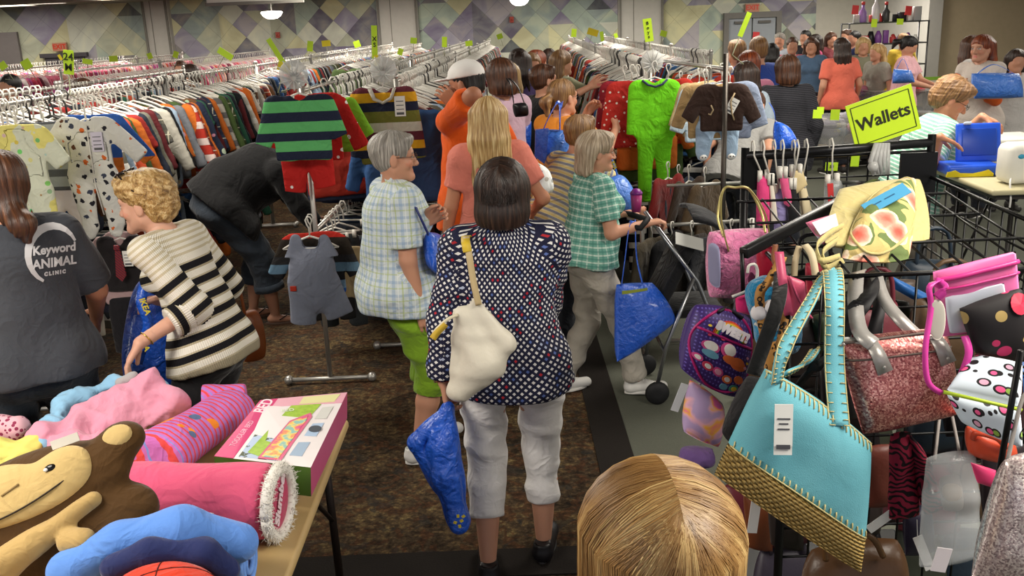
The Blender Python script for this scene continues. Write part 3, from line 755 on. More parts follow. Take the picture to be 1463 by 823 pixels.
# ------------------------------------------------------------------ lamps
def emis(name, c, s):
    n = N(name); n.b.inputs['Emission Color'].default_value = (*c, 1); n.b.inputs['Emission Strength'].default_value = s; return n.out(c)
M_LAMP = emis('lamp_diffuser', (1, .93, .82), 9.)
k = 0
def troffer(x, y, sx=1.3, sy=.6, group=None, lab='lit ceiling light panel over the racks'):
    t = empty('ceiling_light', (x, y, CEIL), 0, lab, 'light', group)
    mb = MB(); [mb.box(c, d) for c, d in (((0, sy / 2, -.02), (sx + .06, .04, .04)), ((0, -sy / 2, -.02), (sx + .06, .04, .04)), ((sx / 2, 0, -.02), (.04, sy, .04)), ((-sx / 2, 0, -.02), (.04, sy, .04)))]; mb.build('frame', plain('bdbab2', .5), t)
    mb = MB(); mb.box((0, 0, -.012), (sx - .04, sy - .04, .02)); mb.build('diffuser', M_LAMP, t); return t
for (u, v, sx, lab) in ((5, 7, 1.2, 'lit panel lamp at the very left edge of the ceiling'), (34, 4, 1.6, 'long lit panel lamp on the ceiling, brightest at the left'), (62, 15, 1.2, 'lit panel lamp nearest the mural at the upper left')):
    g = G(u, v, CEIL - .01); troffer(g[0], min(g[1], 22.5), sx, .7, None, lab)
def bowl(u, v, Y, lab):
    c = P(u, v, Y); t = empty('pendant_lamp', (c[0], c[1], CEIL), 0, lab, 'lamp'); h = c[2] - CEIL
    mb = MB(); mb.tube([(0, 0, 0), (0, 0, h)], .012); mb.lathe([(.001, -.0), (.07, -.0), (.07, -.03), (.001, -.03)]); mb.build('stem', plain('8a8680', .4, .6), t)
    mb = MB(); mb.lathe([(.002, h - .11), (.09, h - .10), (.15, h - .06), (.19, h), (.17, h + .02), (.002, h + .03)], n=20); mb.build('glass_bowl', emis('lit_glass_bowl', (1, .95, .86), 5.), t, True)
bowl(388, 18, 17, 'round lit pendant bowl before the left mural'); bowl(742, 0, 19, 'round lit pendant bowl above the middle mural')
def area(name, loc, size, energy, col=(1, .93, .82), rot=(0, 0, 0), sy=None):
    l = bpy.data.lights.new(name, 'AREA'); l.shape = 'RECTANGLE'; l.size = size; l.size_y = sy or size; l.energy = energy; l.color = col
    o = bpy.data.objects.new(name, l); COL.objects.link(o); o.location = loc; o.rotation_euler = rot; return o
for x in (-7.5, -2.6, 2.3, 7.2):
    for y in (1.4, 6., 11., 16., 20.5):
        area('ceiling_lamp', (x, y, CEIL - .04), 1.5, {1.4: 122, 6.: 90, 11.: 90, 16.: 110, 20.5: 170}[y], sy=1.5)
wd = bpy.data.worlds.new('world'); scene.world = wd; wd.use_nodes = True
wd.node_tree.nodes['Background'].inputs[0].default_value = (.92, .93, 1, 1); wd.node_tree.nodes['Background'].inputs[1].default_value = .55
scene.view_settings.exposure = 0.38
# ------------------------------------------------------------------ garments on hangers
RZ = 1.80; SK = .029
def garment_mesh(kind, seed, sleeve='long'):
    r = np.random.RandomState(seed); s = SDF(.0125)
    if kind == 'shirt':
        w = .15 + .02 * r.rand(); L = .40 + .08 * r.rand()
        s.box((0, 0, -.145 - L / 2), (w, .024, L / 2), None, .02).cone((-w * .75, 0, -.16), (w * .75, 0, -.16), .026, .026, k=.02)
        s.box((0, 0, -.145 - L * .8), (w * 1.08, .026, L * .2), None, .02, k=.03)
        n = .30 if sleeve == 'long' else .12
        for g in (-1, 1):
            a = g * (w - .015); b = a + g * (.10 if sleeve == 'long' else .09) * (n / .3) ** .5; yy = .03 * r.randn()
            s.cone((a, 0, -.185), (b, yy, -.19 - n), .05, .036, k=.02, q=.5, side=(1, 0, 0), cutb=.0)
        s.cone((0, 0, -.13), (0, 0, -.05), .045, .05, k=.012, q=.6, side=(1, 0, 0), op=1)
    else:
        w = .13; L = .50
        s.box((0, 0, -.20), (w, .022, .09), None, .015)
        for g in (-1, 1): s.cone((g * w * .52, 0, -.2), (g * w * .62, .01 * r.randn(), -.12 - L), .066, .052, k=.015, q=.4, side=(1, 0, 0), cutb=0.)
    V, Q = s.build(1); Nn = normals_np(V, Q); V = V + Nn * (.006 * wob(V, 34, seed, 5, (1.3, 1, .5)))[:, None]
    V[:, 1] += .016 * wob(V * [1, 0, 1], 12, seed + 50, 3, (1.5, 1, .5))
    return V, Q
def hanger_mb(mb=None, o=(0, 0, 0), clip=False, R=np.eye(3), mi=0, lean=0.):
    mb = mb or MB(); T = lambda p: np.array(o) + R @ np.array(p, float)
    hook = [(.012, 0, -.02), (.02, 0, .004), (.010, 0, .022), (-.006, 0, .022), (-.016, 0, .006), (-.010, 0, -.02), (0, 0, -.04), (0, 0, -.085)]
    mb.tube([T(p) for p in hook], .0046, 5, mi, up=R @ np.array([0, 1., 0]))
    if clip: mb.tube([T((-.14, 0, -.09)), T((.14, 0, -.09))], .005, 5, mi, up=R @ np.array([0, 1., 0])); [mb.box(T((g * .11, 0, -.105)), (.02, .02, .04), R.T, mi) for g in (-1, 1)]
    else:
        mb.tube([T((-.155, 0, -.155)), T((-.09, 0, -.118)), T((0, 0, -.085)), T((.09, 0, -.118)), T((.155, 0, -.155))], .006, 5, mi, up=R @ np.array([0, 1., 0])); mb.tube([T((-.15, 0, -.155)), T((.15, 0, -.155))], .004, 5, mi, up=R @ np.array([0, 1., 0]))
    return mb
M_HANGW = plain('d6d3ca', .35); M_HANGB = plain('3a3836', .4); M_CHROME = plain('b0aea8', .38, .7); M_RACKB = plain('1b1b1c', .35, .3)
PAL = {'boys': 'a33024 2b3348 1f2430 7c8087 b6b2a6 36598c 5a2226 44562e c96a2a 20242c 8d2a26 5c5a50 3f6aa0 d4cfc2 6a4a32 2d5a46 b44a2c 18191d c8c4bb 91a4b8'.split(),
       'baby': 'd6d8c8 a9bcd0 e0dcc8 7d96b8 c4ccd2 e6e2a8 94a6b4 c9b9a0 b8c6cc'.split(), 'girls': 'd0607c e29aa8 c3405c d8b8bc e6d6d4 8c3a4c e0b0a0 c85a48 a94a86 f0e4e0 6c3040 d87890'.split(),
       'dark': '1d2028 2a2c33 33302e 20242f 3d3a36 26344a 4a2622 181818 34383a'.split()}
def lin(h): return (*hexc(h), 1)
gm = {}
def get_g(kind, var, matn):
    key = (kind, var, matn)
    if key not in gm:
        base = ('raw', kind, var)
        if base not in gm: gm[base] = garment_mesh(kind.split('_')[0], 10 + var * 7 + (3 if 'short' in kind else 0), 'short' if 'short' in kind else 'long')
        V, Q = gm[base]; me = mesh_np('garment', V, Q); me.polygons.foreach_set('use_smooth', [True] * len(Q))
        me.materials.append({'plain': m_objcloth, 'stripe': m_objstripe, 'plaid': m_objplaid, 'spot': m_objspot}[matn]); gm[key] = me
    return gm[key]
HW = hanger_mb().mesh('hanger'); HW.materials.append(M_HANGW); HB = hanger_mb().mesh('hanger'); HB.materials.append(M_HANGB); HC = hanger_mb(clip=True).mesh('hanger'); HC.materials.append(M_HANGW)
for m_ in (HW, HB, HC): m_.polygons.foreach_set('use_smooth', [True] * len(m_.polygons))
CN = dict(a33024='red', b44a2c='rust red', **{'2b3348': 'navy blue', '1f2430': 'dark navy', '7c8087': 'mid grey', 'b6b2a6': 'light grey', '36598c': 'blue', '5a2226': 'maroon', '44562e': 'olive green', 'c96a2a': 'orange', '20242c': 'blue black', '8d2a26': 'dark red', '5c5a50': 'khaki grey', '3f6aa0': 'bright blue', 'd4cfc2': 'off white', '6a4a32': 'brown', '2d5a46': 'dark green', '18191d': 'black', 'c8c4bb': 'cream grey', '91a4b8': 'pale blue', 'd6d8c8': 'pale cream', 'a9bcd0': 'baby blue', 'e0dcc8': 'cream', '7d96b8': 'soft blue', 'c4ccd2': 'pale grey', 'e6e2a8': 'pale yellow', '94a6b4': 'grey blue', 'c9b9a0': 'beige', 'b8c6cc': 'ice grey', '1d2028': 'black navy', '2a2c33': 'charcoal', '33302e': 'dark brown', '3d3a36': 'dark taupe', '26344a': 'ink blue', '4a2622': 'oxblood', '181818': 'black', '34383a': 'slate grey', '20242f': 'midnight'})
def nearf(i, n):
    return i
def hang(x, y, z, pal, group, rowname, i, kind=None, rz=None, dark=0., lower=False):
    h = rnd.choice(PAL[pal]); mt = rnd.choice(['plain'] * 5 + ['stripe', 'stripe', 'plaid', 'spot']) if not lower else rnd.choice(['plain'] * 5 + ['stripe'])
    kd = kind or rnd.choice(['shirt', 'shirt', 'shirt', 'shirt_short'] if not lower else ['pants', 'pants', 'shirt'])
    me = get_g(kd, rnd.randrange(3), mt); nm = 'hanging_shirt' if 'shirt' in kd else 'hanging_trousers'
    o = bpy.data.objects.new(nm, me); COL.objects.link(o); rz = rnd.uniform(-.22, .22) if rz is None else rz
    o.location = (x, y, z); o.rotation_euler = (rnd.uniform(-.03, .03), rnd.uniform(-.03, .03), rz); s = rnd.uniform(1.2, 1.45) if not lower else rnd.uniform(1.05, 1.25); o.scale = (s, s, s)
    q = rnd.uniform(.75, 1.15); c = lin(h); o.color = (min(1, c[0] * q), min(1, c[1] * q), min(1, c[2] * q), 1)
    adj = {'plain': 'plain', 'stripe': 'striped', 'plaid': 'checked', 'spot': 'printed'}[mt]
    lab = '%s %s %s %s' % (adj, CN.get(h, 'pink'), 'short-sleeved top' if kd == 'shirt_short' else 'shirt' if kd == 'shirt' else 'trousers', rowname)
    tag(o, lab, 'shirt' if 'shirt' in kd else 'trousers', group)
    ho = bpy.data.objects.new('hanger', HC if kd == 'pants' else (HW if rnd.random() < .85 else HB)); COL.objects.link(ho); ho.parent = o
    return o
stuffV = {}; stuffH = MB()
def add_stuff(x, y, z, pal, rz):
    h = rnd.choice(PAL[pal]); kd = rnd.choice(['shirt', 'shirt_short']); get_g(kd, 0, 'plain'); V, Q = gm[('raw', kd, 0)]
    V2 = V @ Rz(rz).T + np.array([x, y, z]); stuffV.setdefault(h, []).append((V2, Q))
    c, s_ = math.cos(rz), math.sin(rz)
    stuffH.tube([(x - c * .15, y - s_ * .15, z - .15), (x, y, z - .085), (x + c * .15, y + s_ * .15, z - .15)], .006, 4)
    stuffH.tube([(x + .012, y, z - .015), (x + .012, y, z + .015), (x - .012, y, z + .018), (x, y, z - .085)], .0045, 4)
RACKS = []
def rack(name_label, x0, y0, y1, z=RZ, low=None, mat=None, seg=2.6):
    """free standing clothes rails: a chain of rail units down the row, each unit one thing"""
    n = max(1, round((y1 - y0) / seg)); L = (y1 - y0) / n; mat = mat or M_CHROME
    for i in range(n):
        a = y0 + i * L; b = a + L; X = lambda y: x0 + SK * y
        t = empty('clothes_rack', (X(a), a, 0), 0, ('metal clothes rail, %s' % name_label) if n == 1 else '%s metal clothes rail of the row %s' % (('nearest', 'second', 'third', 'fourth', 'fifth', 'sixth', 'seventh')[i], name_label), 'clothes rack', 'rails of the row ' + name_label)
        dx = SK * L
        mb = MB(); mb.tube([(0, .02, z), (dx, L - .02, z)], .011, 10); mb.build('top_rail', mat, t, True)
        if low: mb = MB(); mb.tube([(0, .02, low), (dx, L - .02, low)], .014, 10); mb.build('lower_rail', mat, t, True)
        for (px, py) in ((0, .03), (dx, L - .03)):
            mb = MB(); mb.tube([(px, py, .05), (px, py, z + .03)], .015, 10); mb.ball((px, py, z + .03), .02); mb.build('post', mat, t, True)
            mb = MB(); mb.tube([(px - .26, py, .03), (px + .26, py, .03)], .014, 8); [mb.ball((px + g * .26, py, .03), .03) for g in (-1, 1)]; mb.build('foot_bar', mat, t, True)
total = {'n': 0}
def fill(x0, y0, y1, pal, rowname, group, n_ind, step=.070, z=RZ, lower=False, stuff=True, pal2=None, ysw=None):
    y = y0; i = 0
    while y < y1:
        x = x0 + SK * y; p = pal2 if (ysw and y > ysw) else pal
        if i < n_ind: hang(x, y, z, p, group, rowname, i, lower=lower); total['n'] += 1
        elif stuff: add_stuff(x, y, z, p, rnd.uniform(-.2, .2))
        y += step * rnd.uniform(.6, 1.5) * (1 if i < n_ind else 1.35); i += 1
def x0_at(u, v, z=RZ): g = G(u, v, z); return g[0] - SK * g[1], g[1]
xA, yA = x0_at(111, 133); xA2, yA2 = x0_at(0, 136); xB, _ = -1.32, 0; xC, _ = -.98, 0; xD = P(932, 95, 6.7)[0] - SK * 6.7; xE = xD + 1.15; xL = x0_at(100, 104)[0]
print('rows', xA, yA, xA2, yA2, xB, xC, xD, xL)
rack('along the left aisle', xA, 5.15, 21, low=.98); fill(xA, 5.3, 21, 'boys', 'hung on the left aisle rail', 'shirts on the left aisle rail', 68)
rack('at the far left edge', xA - .62, 4.6, 10, low=.98); fill(xA - .62, 4.7, 10, 'baby', 'hung on the rail at the left edge', 'baby clothes on the rail at the left edge', 34, pal2='boys', ysw=6)
rack('behind the green striped shirt', xB, 5.45, 21, low=.98); fill(xB, 6.35, 21, 'boys', 'hung behind the green striped shirt', 'shirts hung behind the green striped shirt', 45)
rack('behind the mustard striped sweater', xC + .12, 6.05, 21, low=.98); fill(xC + .12, 6.15, 21, 'boys', 'hung behind the mustard striped sweater', 'shirts hung behind the mustard striped sweater', 60)
rack('behind the green pyjamas', xD, 6.78, 21, low=.98); fill(xD, 6.88, 21, 'boys', 'hung behind the green pyjamas', 'shirts hung behind the green pyjamas', 62)
rack('right of the green pyjamas row', xE - .45, 8.2, 20, low=.98); fill(xE - .45, 8.3, 20, 'boys', 'hung right of the green pyjamas row', 'shirts hung right of the green pyjamas row', 14)
rack('of girls clothes at the far left', -7.2, 10.5, 20); fill(-7.2, 10.6, 20, 'girls', 'hung on the girls rail', 'girls', 0)
rack('of girls clothes nearer the wall', -5.4, 11., 20); fill(-5.4, 11.2, 20, 'girls', 'hung on the girls rail', 'girls', 0)
for xx in (-8.6, -3.3, -2.3): fill(xx, 12, 20.5, 'girls' if xx < -4 else 'boys', '', '', 0)
# lower tier
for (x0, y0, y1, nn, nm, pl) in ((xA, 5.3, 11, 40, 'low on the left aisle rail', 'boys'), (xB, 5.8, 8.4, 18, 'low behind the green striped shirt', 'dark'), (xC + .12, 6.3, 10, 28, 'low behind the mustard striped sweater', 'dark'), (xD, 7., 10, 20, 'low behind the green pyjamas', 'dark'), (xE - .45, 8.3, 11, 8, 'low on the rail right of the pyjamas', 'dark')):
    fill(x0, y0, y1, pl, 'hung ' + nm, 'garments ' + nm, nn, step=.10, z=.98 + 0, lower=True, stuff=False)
Vs = []; Qs = []; mi = []; mats = []; o_ = 0
for k_, (h, lst) in enumerate(stuffV.items()):
    mats.append(cloth(h)); v, q = join_np(lst); Vs.append(v); Qs.append(q + o_); mi += [k_] * len(q); o_ += len(v)
me = mesh_np('hanging_garments', np.concatenate(Vs), np.concatenate(Qs)); me.polygons.foreach_set('material_index', mi)
tag(link('hanging_garments', me, mats), 'far rows of small hanging clothes in many colours filling the rails', 'clothes', kind='stuff')
tag(stuffH.build('clothes_hangers', M_HANGW, None, True), 'white hangers crowded along the far rails', 'hangers', kind='stuff')
print('garments', total)
# ------------------------------------------------------------------ clothing patterns
def m_plaidshirt():
    n = N('white_blue_green_checked_cotton', .85, .2); fabric_bump(n); u, v = n.uv; U = u * 17.; V = v * 17.
    c = n.rgb(hexc('c9d3d6')); c = n.mix(U.fract().band(.0, .22) * .45, c, hexc('7d9cc0')); c = n.mix(V.fract().band(.1, .32) * .45, c, hexc('7d9cc0'))
    c = n.mix((U * 1.).fract().band(.5, .60) * .6, c, hexc('a9b86a')); c = n.mix(V.fract().band(.6, .70) * .55, c, hexc('a9b86a')); c = n.mix(U.fract().band(.8, .85) * .6, c, hexc('e8ecea')); return n.out(c)
def m_tealplaid():
    n = N('green_white_checked_cotton', .85, .2); fabric_bump(n); u, v = n.uv; c = n.rgb(hexc('6fa596'))
    V = v * 24.; U = u * 20.; c = n.mix(V.fract().band(.1, .30) * .75, c, hexc('cfe0d4')); c = n.mix(U.fract().band(.1, .25) * .6, c, hexc('c3d8cc')); c = n.mix(V.fract().band(.6, .85) * .55, c, hexc('3f7d72')); c = n.mix(U.fract().band(.6, .8) * .4, c, hexc('3f7d72')); return n.out(c)
def m_lattice():
    n = N('navy_lattice_print', .8, .25); fabric_bump(n, .5); u, v = n.uv; a = (u + v) * 39.; b = (u - v) * 39.; i, j = a.floor(), b.floor(); fa = (a.fract() - .5).abs(); fb = (b.fract() - .5).abs()
    sq = fa.max(fb).lt(.245); r = n.white(n.vec(i, j, 1.)); c = n.ramp(r, [(0, hexc('dcdad8')), (.74, hexc('a9b2c9')), (.84, hexc('b02a34')), (.93, hexc('5a6fae'))], True)
    return n.out(n.mix(sq, hexc('1c1e38'), c))
def m_sweater():
    n = N('black_white_striped_knit', .9, .15); u, v = n.uv; n.bump(n.noise(14, detail=2, dist=.5) * .35 + (u * 900.).sin() * .08, .5, .02)
    c = n.rgb(hexc('ddd8cc')); V = v * 15.; y = v.lt(.17); low = v.gt(.17)
    c = n.mix(V.fract().band(.0, .40) * low, c, hexc('17161a')); c = n.mix(V.fract().band(.40, .52) * low, c, hexc('a59a80')); c = n.mix(V.fract().band(.90, .999) * low, c, hexc('b7ad94'))
    c = n.mix((v * 45.).fract().lt(.45) * y, c, hexc('c2b79c')); c = n.mix(v.gt(.60), c, hexc('958c76')); return n.out(c)
def m_stripe(name, a, b, k, duty=.5, vert=False, fold=.35, c3=None):
    n = N(name, .85, .2); fabric_bump(n, fold); u, v = n.uv; q = (u if vert else v) * k; c = n.mix(q.fract().lt(duty), hexc(a), hexc(b))
    if c3: c = n.mix(q.fract().band(.7, .82), c, hexc(c3))
    return n.out(c)
M_PLAID, M_TEAL, M_LATT, M_SWEAT = m_plaidshirt(), m_tealplaid(), m_lattice(), m_sweater()
H_GREY = hair_mat('grey_hair', '59534c', '8f8a82', 'c4beb4'); H_SANDY = hair_mat('sandy_grey_hair', '6b5d4b', 'a39078', 'cdbfa8'); H_BLONDC = hair_mat('short_blonde_hair', '6e4f2b', 'ad8850', 'dcc08c', True)
H_DARK = hair_mat('dark_brown_hair', '120b08', '2a1c16', '4a352a'); H_BROWN = hair_mat('brown_hair', '20120b', '46291a', '6d452c'); H_BLOND = hair_mat('long_blonde_hair', '7a5a34', 'b8935c', 'e6cf9a'); H_RED = hair_mat('auburn_hair', '3a160c', '6e2f18', 'a4552c'); H_BLACK = hair_mat('black_hair', '050505', '121010', '2a2524'); H_BLOND2 = hair_mat('dark_blonde_hair', '5e3f20', 'a37a46', 'd8b87c'); H_LBROWN = hair_mat('light_brown_hair', '4a3220', '7d5936', 'a98454')
SKIN_A = (.52, .27, .17); SKIN_T = (.50, .23, .13); SKIN_P = (.64, .38, .28); SKIN_D = (.34, .15, .08)
DEN = cloth('2b3440', .4); BLK = cloth('15151a', .3)
def loc(pos, yaw, s, pt): return Rz(-yaw) @ (np.array(pt, float) - np.array([pos[0], pos[1], 0.])) / s
def D2(a): return math.radians(a)
WS = dict(mat=plain('e4e2de', .6), laces=True)
# ---- 1 plaid shirt
pp = (-.56, 4.41, 0); yw = D2(-68)
wL = loc(pp, yw, 1, P(607, 318, 4.35)); wR = loc(pp, yw, 1, P(604, 458, 4.22))
I1 = person('grey-haired woman in glasses, pale checked shirt and lime green capri trousers', pp, yw, 1.0, lean=2, w=1.2, dp=1.18, belly=.5, bust=.8,
    armR=dict(w=wR, h=(.2, -1, 0), d=(.05, .35, -1), n=(-1, 0, 0), c=.5), armL=dict(w=wL, h=(-.6, -.6, -.8), d=(.15, .5, .35), n=(.8, -.2, -.3), c=1.1),
    legR=(.10, .02, .09), legL=(-.11, .14, .09), head=(-14, -2, 0), hair=('short', H_GREY), skin=SKIN_A, lod=0,
    top=dict(mat=M_PLAID, sleeve=.78, loose=.034, hem=.80, flare=.03, collar=True, fold=.007, name='checked_shirt'), bottom=dict(mat=cloth('7fa628', .3), loose=.022, cuff=.36, r1=.058, fold=.010, name='capri_trousers'), shoe=dict(WS, sock=plain('49b365', .9)), brow=(.25, .2, .16))
glasses(I1, plain('4a3a34', .3, .5))
# ---- 2 navy lattice
pp = (-.02, 3.31, 0); yw = D2(-4)
wL = loc(pp, yw, 1.0, P(630, 575, 3.25)); wR = loc(pp, yw, 1.0, P(768, 470, 3.62))
I2 = person('woman seen from behind in a navy lattice print blouse and white capri trousers', pp, yw, 1.0, lean=1, side=.0, w=1.15, dp=1.1, belly=.2, bust=.6,
    armL=dict(w=wL, h=(-.9, -.4, 0), d=(.03, .05, -1), n=(.9, .2, 0), c=1.0), armR=dict(w=wR, h=(.8, -.5, -.6), d=(-.3, 1, .2), n=(-1, 0, .2), c=.6),
    legL=(-.115, -.06, .09), legR=(.10, .10, .09), head=(-3, 2, 0), hair=('bob', H_DARK), skin=SKIN_A, lod=0,
    top=dict(mat=M_LATT, sleeve=1.92, loose=.036, hem=.80, flare=.03, fold=.011, name='blouse', cuffr=.85), bottom=dict(mat=cloth('f2efec', .2), loose=.014, cuff=.25, r1=.050, fold=.009, name='capri_trousers'),
    shoe=dict(mat=plain('1c1a1c', .4), sole=plain('1a1818', .5)))
w_ = I2['A']['L'][2]; e_ = I2['A']['L'][1]; dd = nrm(w_ - e_); a_, b_ = frame(dd)
mb = MB(); mb.rings([[w_ - dd * .012 + dd * z + (a_ * math.cos(q * PI / 10) + b_ * math.sin(q * PI / 10)) * r for q in range(20)] for z, r in ((-.009, .0265), (-.009, .030), (.009, .030), (.009, .0265))], cap=False, close=True); mb.build('watch_strap', plain('b02a20', .4), I2['root'], True, 'red watch strap')
mb = MB(); ctr = w_ - dd * .012 - a_ * .0 + nrm(np.array([-1, -.3, 0]) - dd * (np.array([-1, -.3, 0]) @ dd)) * .031; ax = nrm(ctr - (w_ - dd * .012)); bx_ = np.cross(dd, ax); mb.lathe([(.002, -.004), (.017, -.004), (.018, .003), (.015, .006), (.002, .006)], ctr, 16, 0, (dd, bx_, ax)); mb.build('watch_face', plain('d9c48a', .3, .8), I2['root'], True)
# ---- 3 teal plaid with stroller
pp = (.44, 5.12, 0); yw = D2(-78); s3 = .93
g1 = P(925, 319, 5.02); g2 = P(887, 306, 5.35)
I3 = person('grey-haired woman in glasses and green checked top pushing a stroller', pp, yw, s3, lean=6, w=1.15, dp=1.15, belly=.4, bust=.9,
    armR=dict(w=loc(pp, yw, s3, g1), h=(.3, -1, -.6), d=(0, 1, .1), n=(0, .1, -1), c=1.2), armL=dict(w=loc(pp, yw, s3, g2), h=(-.3, -1, -.6), d=(0, 1, .1), n=(0, .1, -1), c=1.2),
    legR=(.10, .27, .10), legL=(-.09, -.16, .10), head=(-6, -4, 0), hair=('shag', H_SANDY), skin=SKIN_A, lod=0,
    top=dict(mat=M_TEAL, sleeve=.72, loose=.030, hem=.87, flare=.02, fold=.009, name='checked_top'), bottom=dict(mat=cloth('b5aea2', .3), loose=.020, cuff=.12, r1=.055, fold=.010), shoe=WS, brow=(.3, .25, .2))
glasses(I3, plain('8a7a60', .3, .6))
# ---- 4 striped sweater reaching over the table
pp = (-1.27, 3.62, 0); yw = D2(76)
hr = P(200, 490, 3.34)
I4 = person('blonde woman in a black and white striped sweater reaching over the table', pp, yw, 1.0, lean=9, curve=12, w=1.02, dp=1., bust=.6, py=-.03, headfwd=.03,
    armL=dict(w=loc(pp, yw, 1., hr), h=(.2, -.7, -1), d=loc((0, 0), yw, 1, (-.55, -.1, -.75)), n=(.3, -.5, -.7), c=.45, flip=False), armR=dict(w=loc(pp, yw, 1., P(245, 428, 3.75)), h=(.6, -.8, -.2), d=(-.2, .9, -.1), n=(-.6, .2, -.6), c=.8),
    head=(10, -6, 0), hair=('curly', H_BLONDC), skin=(.60, .34, .24), lod=0, brow=(.35, .24, .14),
    top=dict(mat=M_SWEAT, sleeve=1.45, loose=.026, hem=.84, flare=.02, fold=.007, cuffr=1.0, vneck=False, name='striped_sweater'), bottom=dict(mat=cloth('1b1a1e', .3), loose=.02, cuff=.1, fold=.006), shoe=dict(mat=plain('1c1a1c', .4)))
w_ = I4['A']['L'][2]; e_ = I4['A']['L'][1]; dd = nrm(w_ - e_); a_, b_ = frame(dd)
mb = MB(); mb.tube([w_ - dd * .03 + dd * .006 * math.sin(q * PI / 8) + (a_ * math.cos(q * PI / 8) + b_ * math.sin(q * PI / 8)) * .030 for q in range(17)], .0025, 6); mb.build('bracelet', plain('c9a24a', .25, .9), I4['root'], True, 'gold bangle')
H_, R_ = I4['Hc'], I4['R']; mb = MB(); pq = lambda x, y, z: H_ + R_ @ np.array([x, y, z])
for g in (-1, 1):
    mb.tube([pq(g * (.036 + .026 * math.cos(a * PI / 8)), .052 - .02 * math.sin(a * PI / 8), .128 + .010 * math.sin(a * PI / 8)) for a in range(17)], .004, 6); mb.tube([pq(g * .06, .05, .124), pq(g * .088, .0, .07), pq(g * .09, -.03, .04)], .004, 6); mb.ball(pq(g * .036, .052, .129), (.024, .016, .005), 10, 1)
mb.tube([pq(-.012, .054, .13), pq(.012, .054, .13)], .004, 6)
mb.build('sunglasses', [plain('2c2320', .2), plain('15120f', .1)], I4['root'], True)
# ---- 5 dark tee at the left edge
pp = (-1.83, 3.36, 0); yw = D2(28)
I5 = person('woman with a brown ponytail in a dark grey t-shirt with white back print', pp, yw, 1.06, lean=3, w=1.15, dp=1.1, belly=.3,
    armL=dict(w=(-.3, .1, .85)), armR=dict(w=loc(pp, yw, 1., P(3, 470, 3.25)) if False else (.24, .30, .95), h=(.5, -1, -.2)), head=(8, -4, 0), hair=('lowpony', H_BROWN), skin=SKIN_T, lod=0,
    top=dict(mat=cloth('3d4047', .2), sleeve=.85, loose=.034, hem=.86, flare=.02, fold=.008, name='t_shirt'), bottom=dict(mat=DEN, loose=.02, cuff=.1, name='jeans'), shoe=dict(mat=plain('2c2a28', .5)))
# ---- 6 bending in black
pp = (-1.95, 6.85, 0); yw = D2(-68)
I6 = person('person in a black sweatshirt and rolled jeans bending under the racks', pp, yw, 1.06, lean=46, curve=22, w=1.45, dp=1.35, belly=.8, pz=.90, py=-.16, headfwd=.02,
    armL=dict(w=(-.2, .62, .50), h=(-.5, -1, 0)), armR=dict(w=(.22, .60, .45), h=(.5, -1, 0)), legL=(-.12, -.02, .09), legR=(.12, .1, .09), head=(0, -40, 0), hair=('short', H_BROWN), skin=SKIN_A, lod=1,
    top=dict(mat=cloth('0d0d0f', .2), sleeve=1.9, loose=.04, hem=.84, flare=.02, fold=.008, name='sweatshirt'), bottom=dict(mat=cloth('343c46', .4), loose=.035, cuff=.26, r1=.062, rolled=True, fold=.009, name='jeans'), shoe=dict(kind='flipflop', mat=plain('2c2420', .5), sole=plain('4a3528', .7)))
# ---- 7 coral shirt, long blonde hair
pp = (-.09, 5.2, 0); yw = D2(4)
I7 = person('woman with long blonde hair seen from behind in a coral t-shirt', pp, yw, 1.05, lean=2, w=1.0, dp=1.0, armL=dict(w=(-.27, .08, .84)), armR=dict(w=(.24, .22, 1.0)), head=(-6, -3, 0), hair=('long', H_BLOND, .26), skin=SKIN_T, lod=1,
    top=dict(mat=cloth('e08372', .2), sleeve=.62, loose=.034, hem=.82, flare=.03, fold=.008, name='t_shirt'), bottom=dict(mat=BLK, loose=.015, cuff=.1), shoe=dict(mat=plain('2c2a28', .5)))
# ---- 8 orange t-shirt, white cap
pp = (-.20, 6.0, 0); yw = D2(48); s8 = 1.15
I8 = person('man in a white cap and orange t-shirt reaching up to a clothes rail', pp, yw, s8, lean=3, w=1.25, dp=1.05, bust=0, belly=.3, rough=1, armL=dict(w=loc(pp, yw, s8, P(648, 150, 5.9)), h=(-.6, -.2, -1), d=(-.2, .6, .8), n=(.4, .8, -.2), c=.7), armR=dict(w=(.26, .22, 1.0)), head=(14, -8, 0), hair=('man', H_BLACK), skin=SKIN_D, lod=1,
    top=dict(mat=cloth('e8601a', .2), sleeve=.8, loose=.035, hem=.76, flare=.02, fold=.008, name='t_shirt'), bottom=dict(mat=DEN, loose=.03, cuff=.1), shoe=dict(mat=plain('2c2a28', .5)))
def cap(I, mat, lab='white baseball cap'):
    s = SDF(.006); H, R = I['Hc'], I['R']; p = lambda x, y, z: H + R @ np.array([x, y, z])
    s.ell(p(0, -.008, .05), (.088, .108, .082), R, k=.01); s.half(p(0, 0, .035), -R[:, 2]); s.ell(p(0, .125, .042), (.07, .075, .008), R, k=.008); V, Q = s.build(1)
    link('cap', mesh_np('cap', V, Q), mat, I['root'])['label'] = lab
cap(I8, plain('e6e4e0', .7))
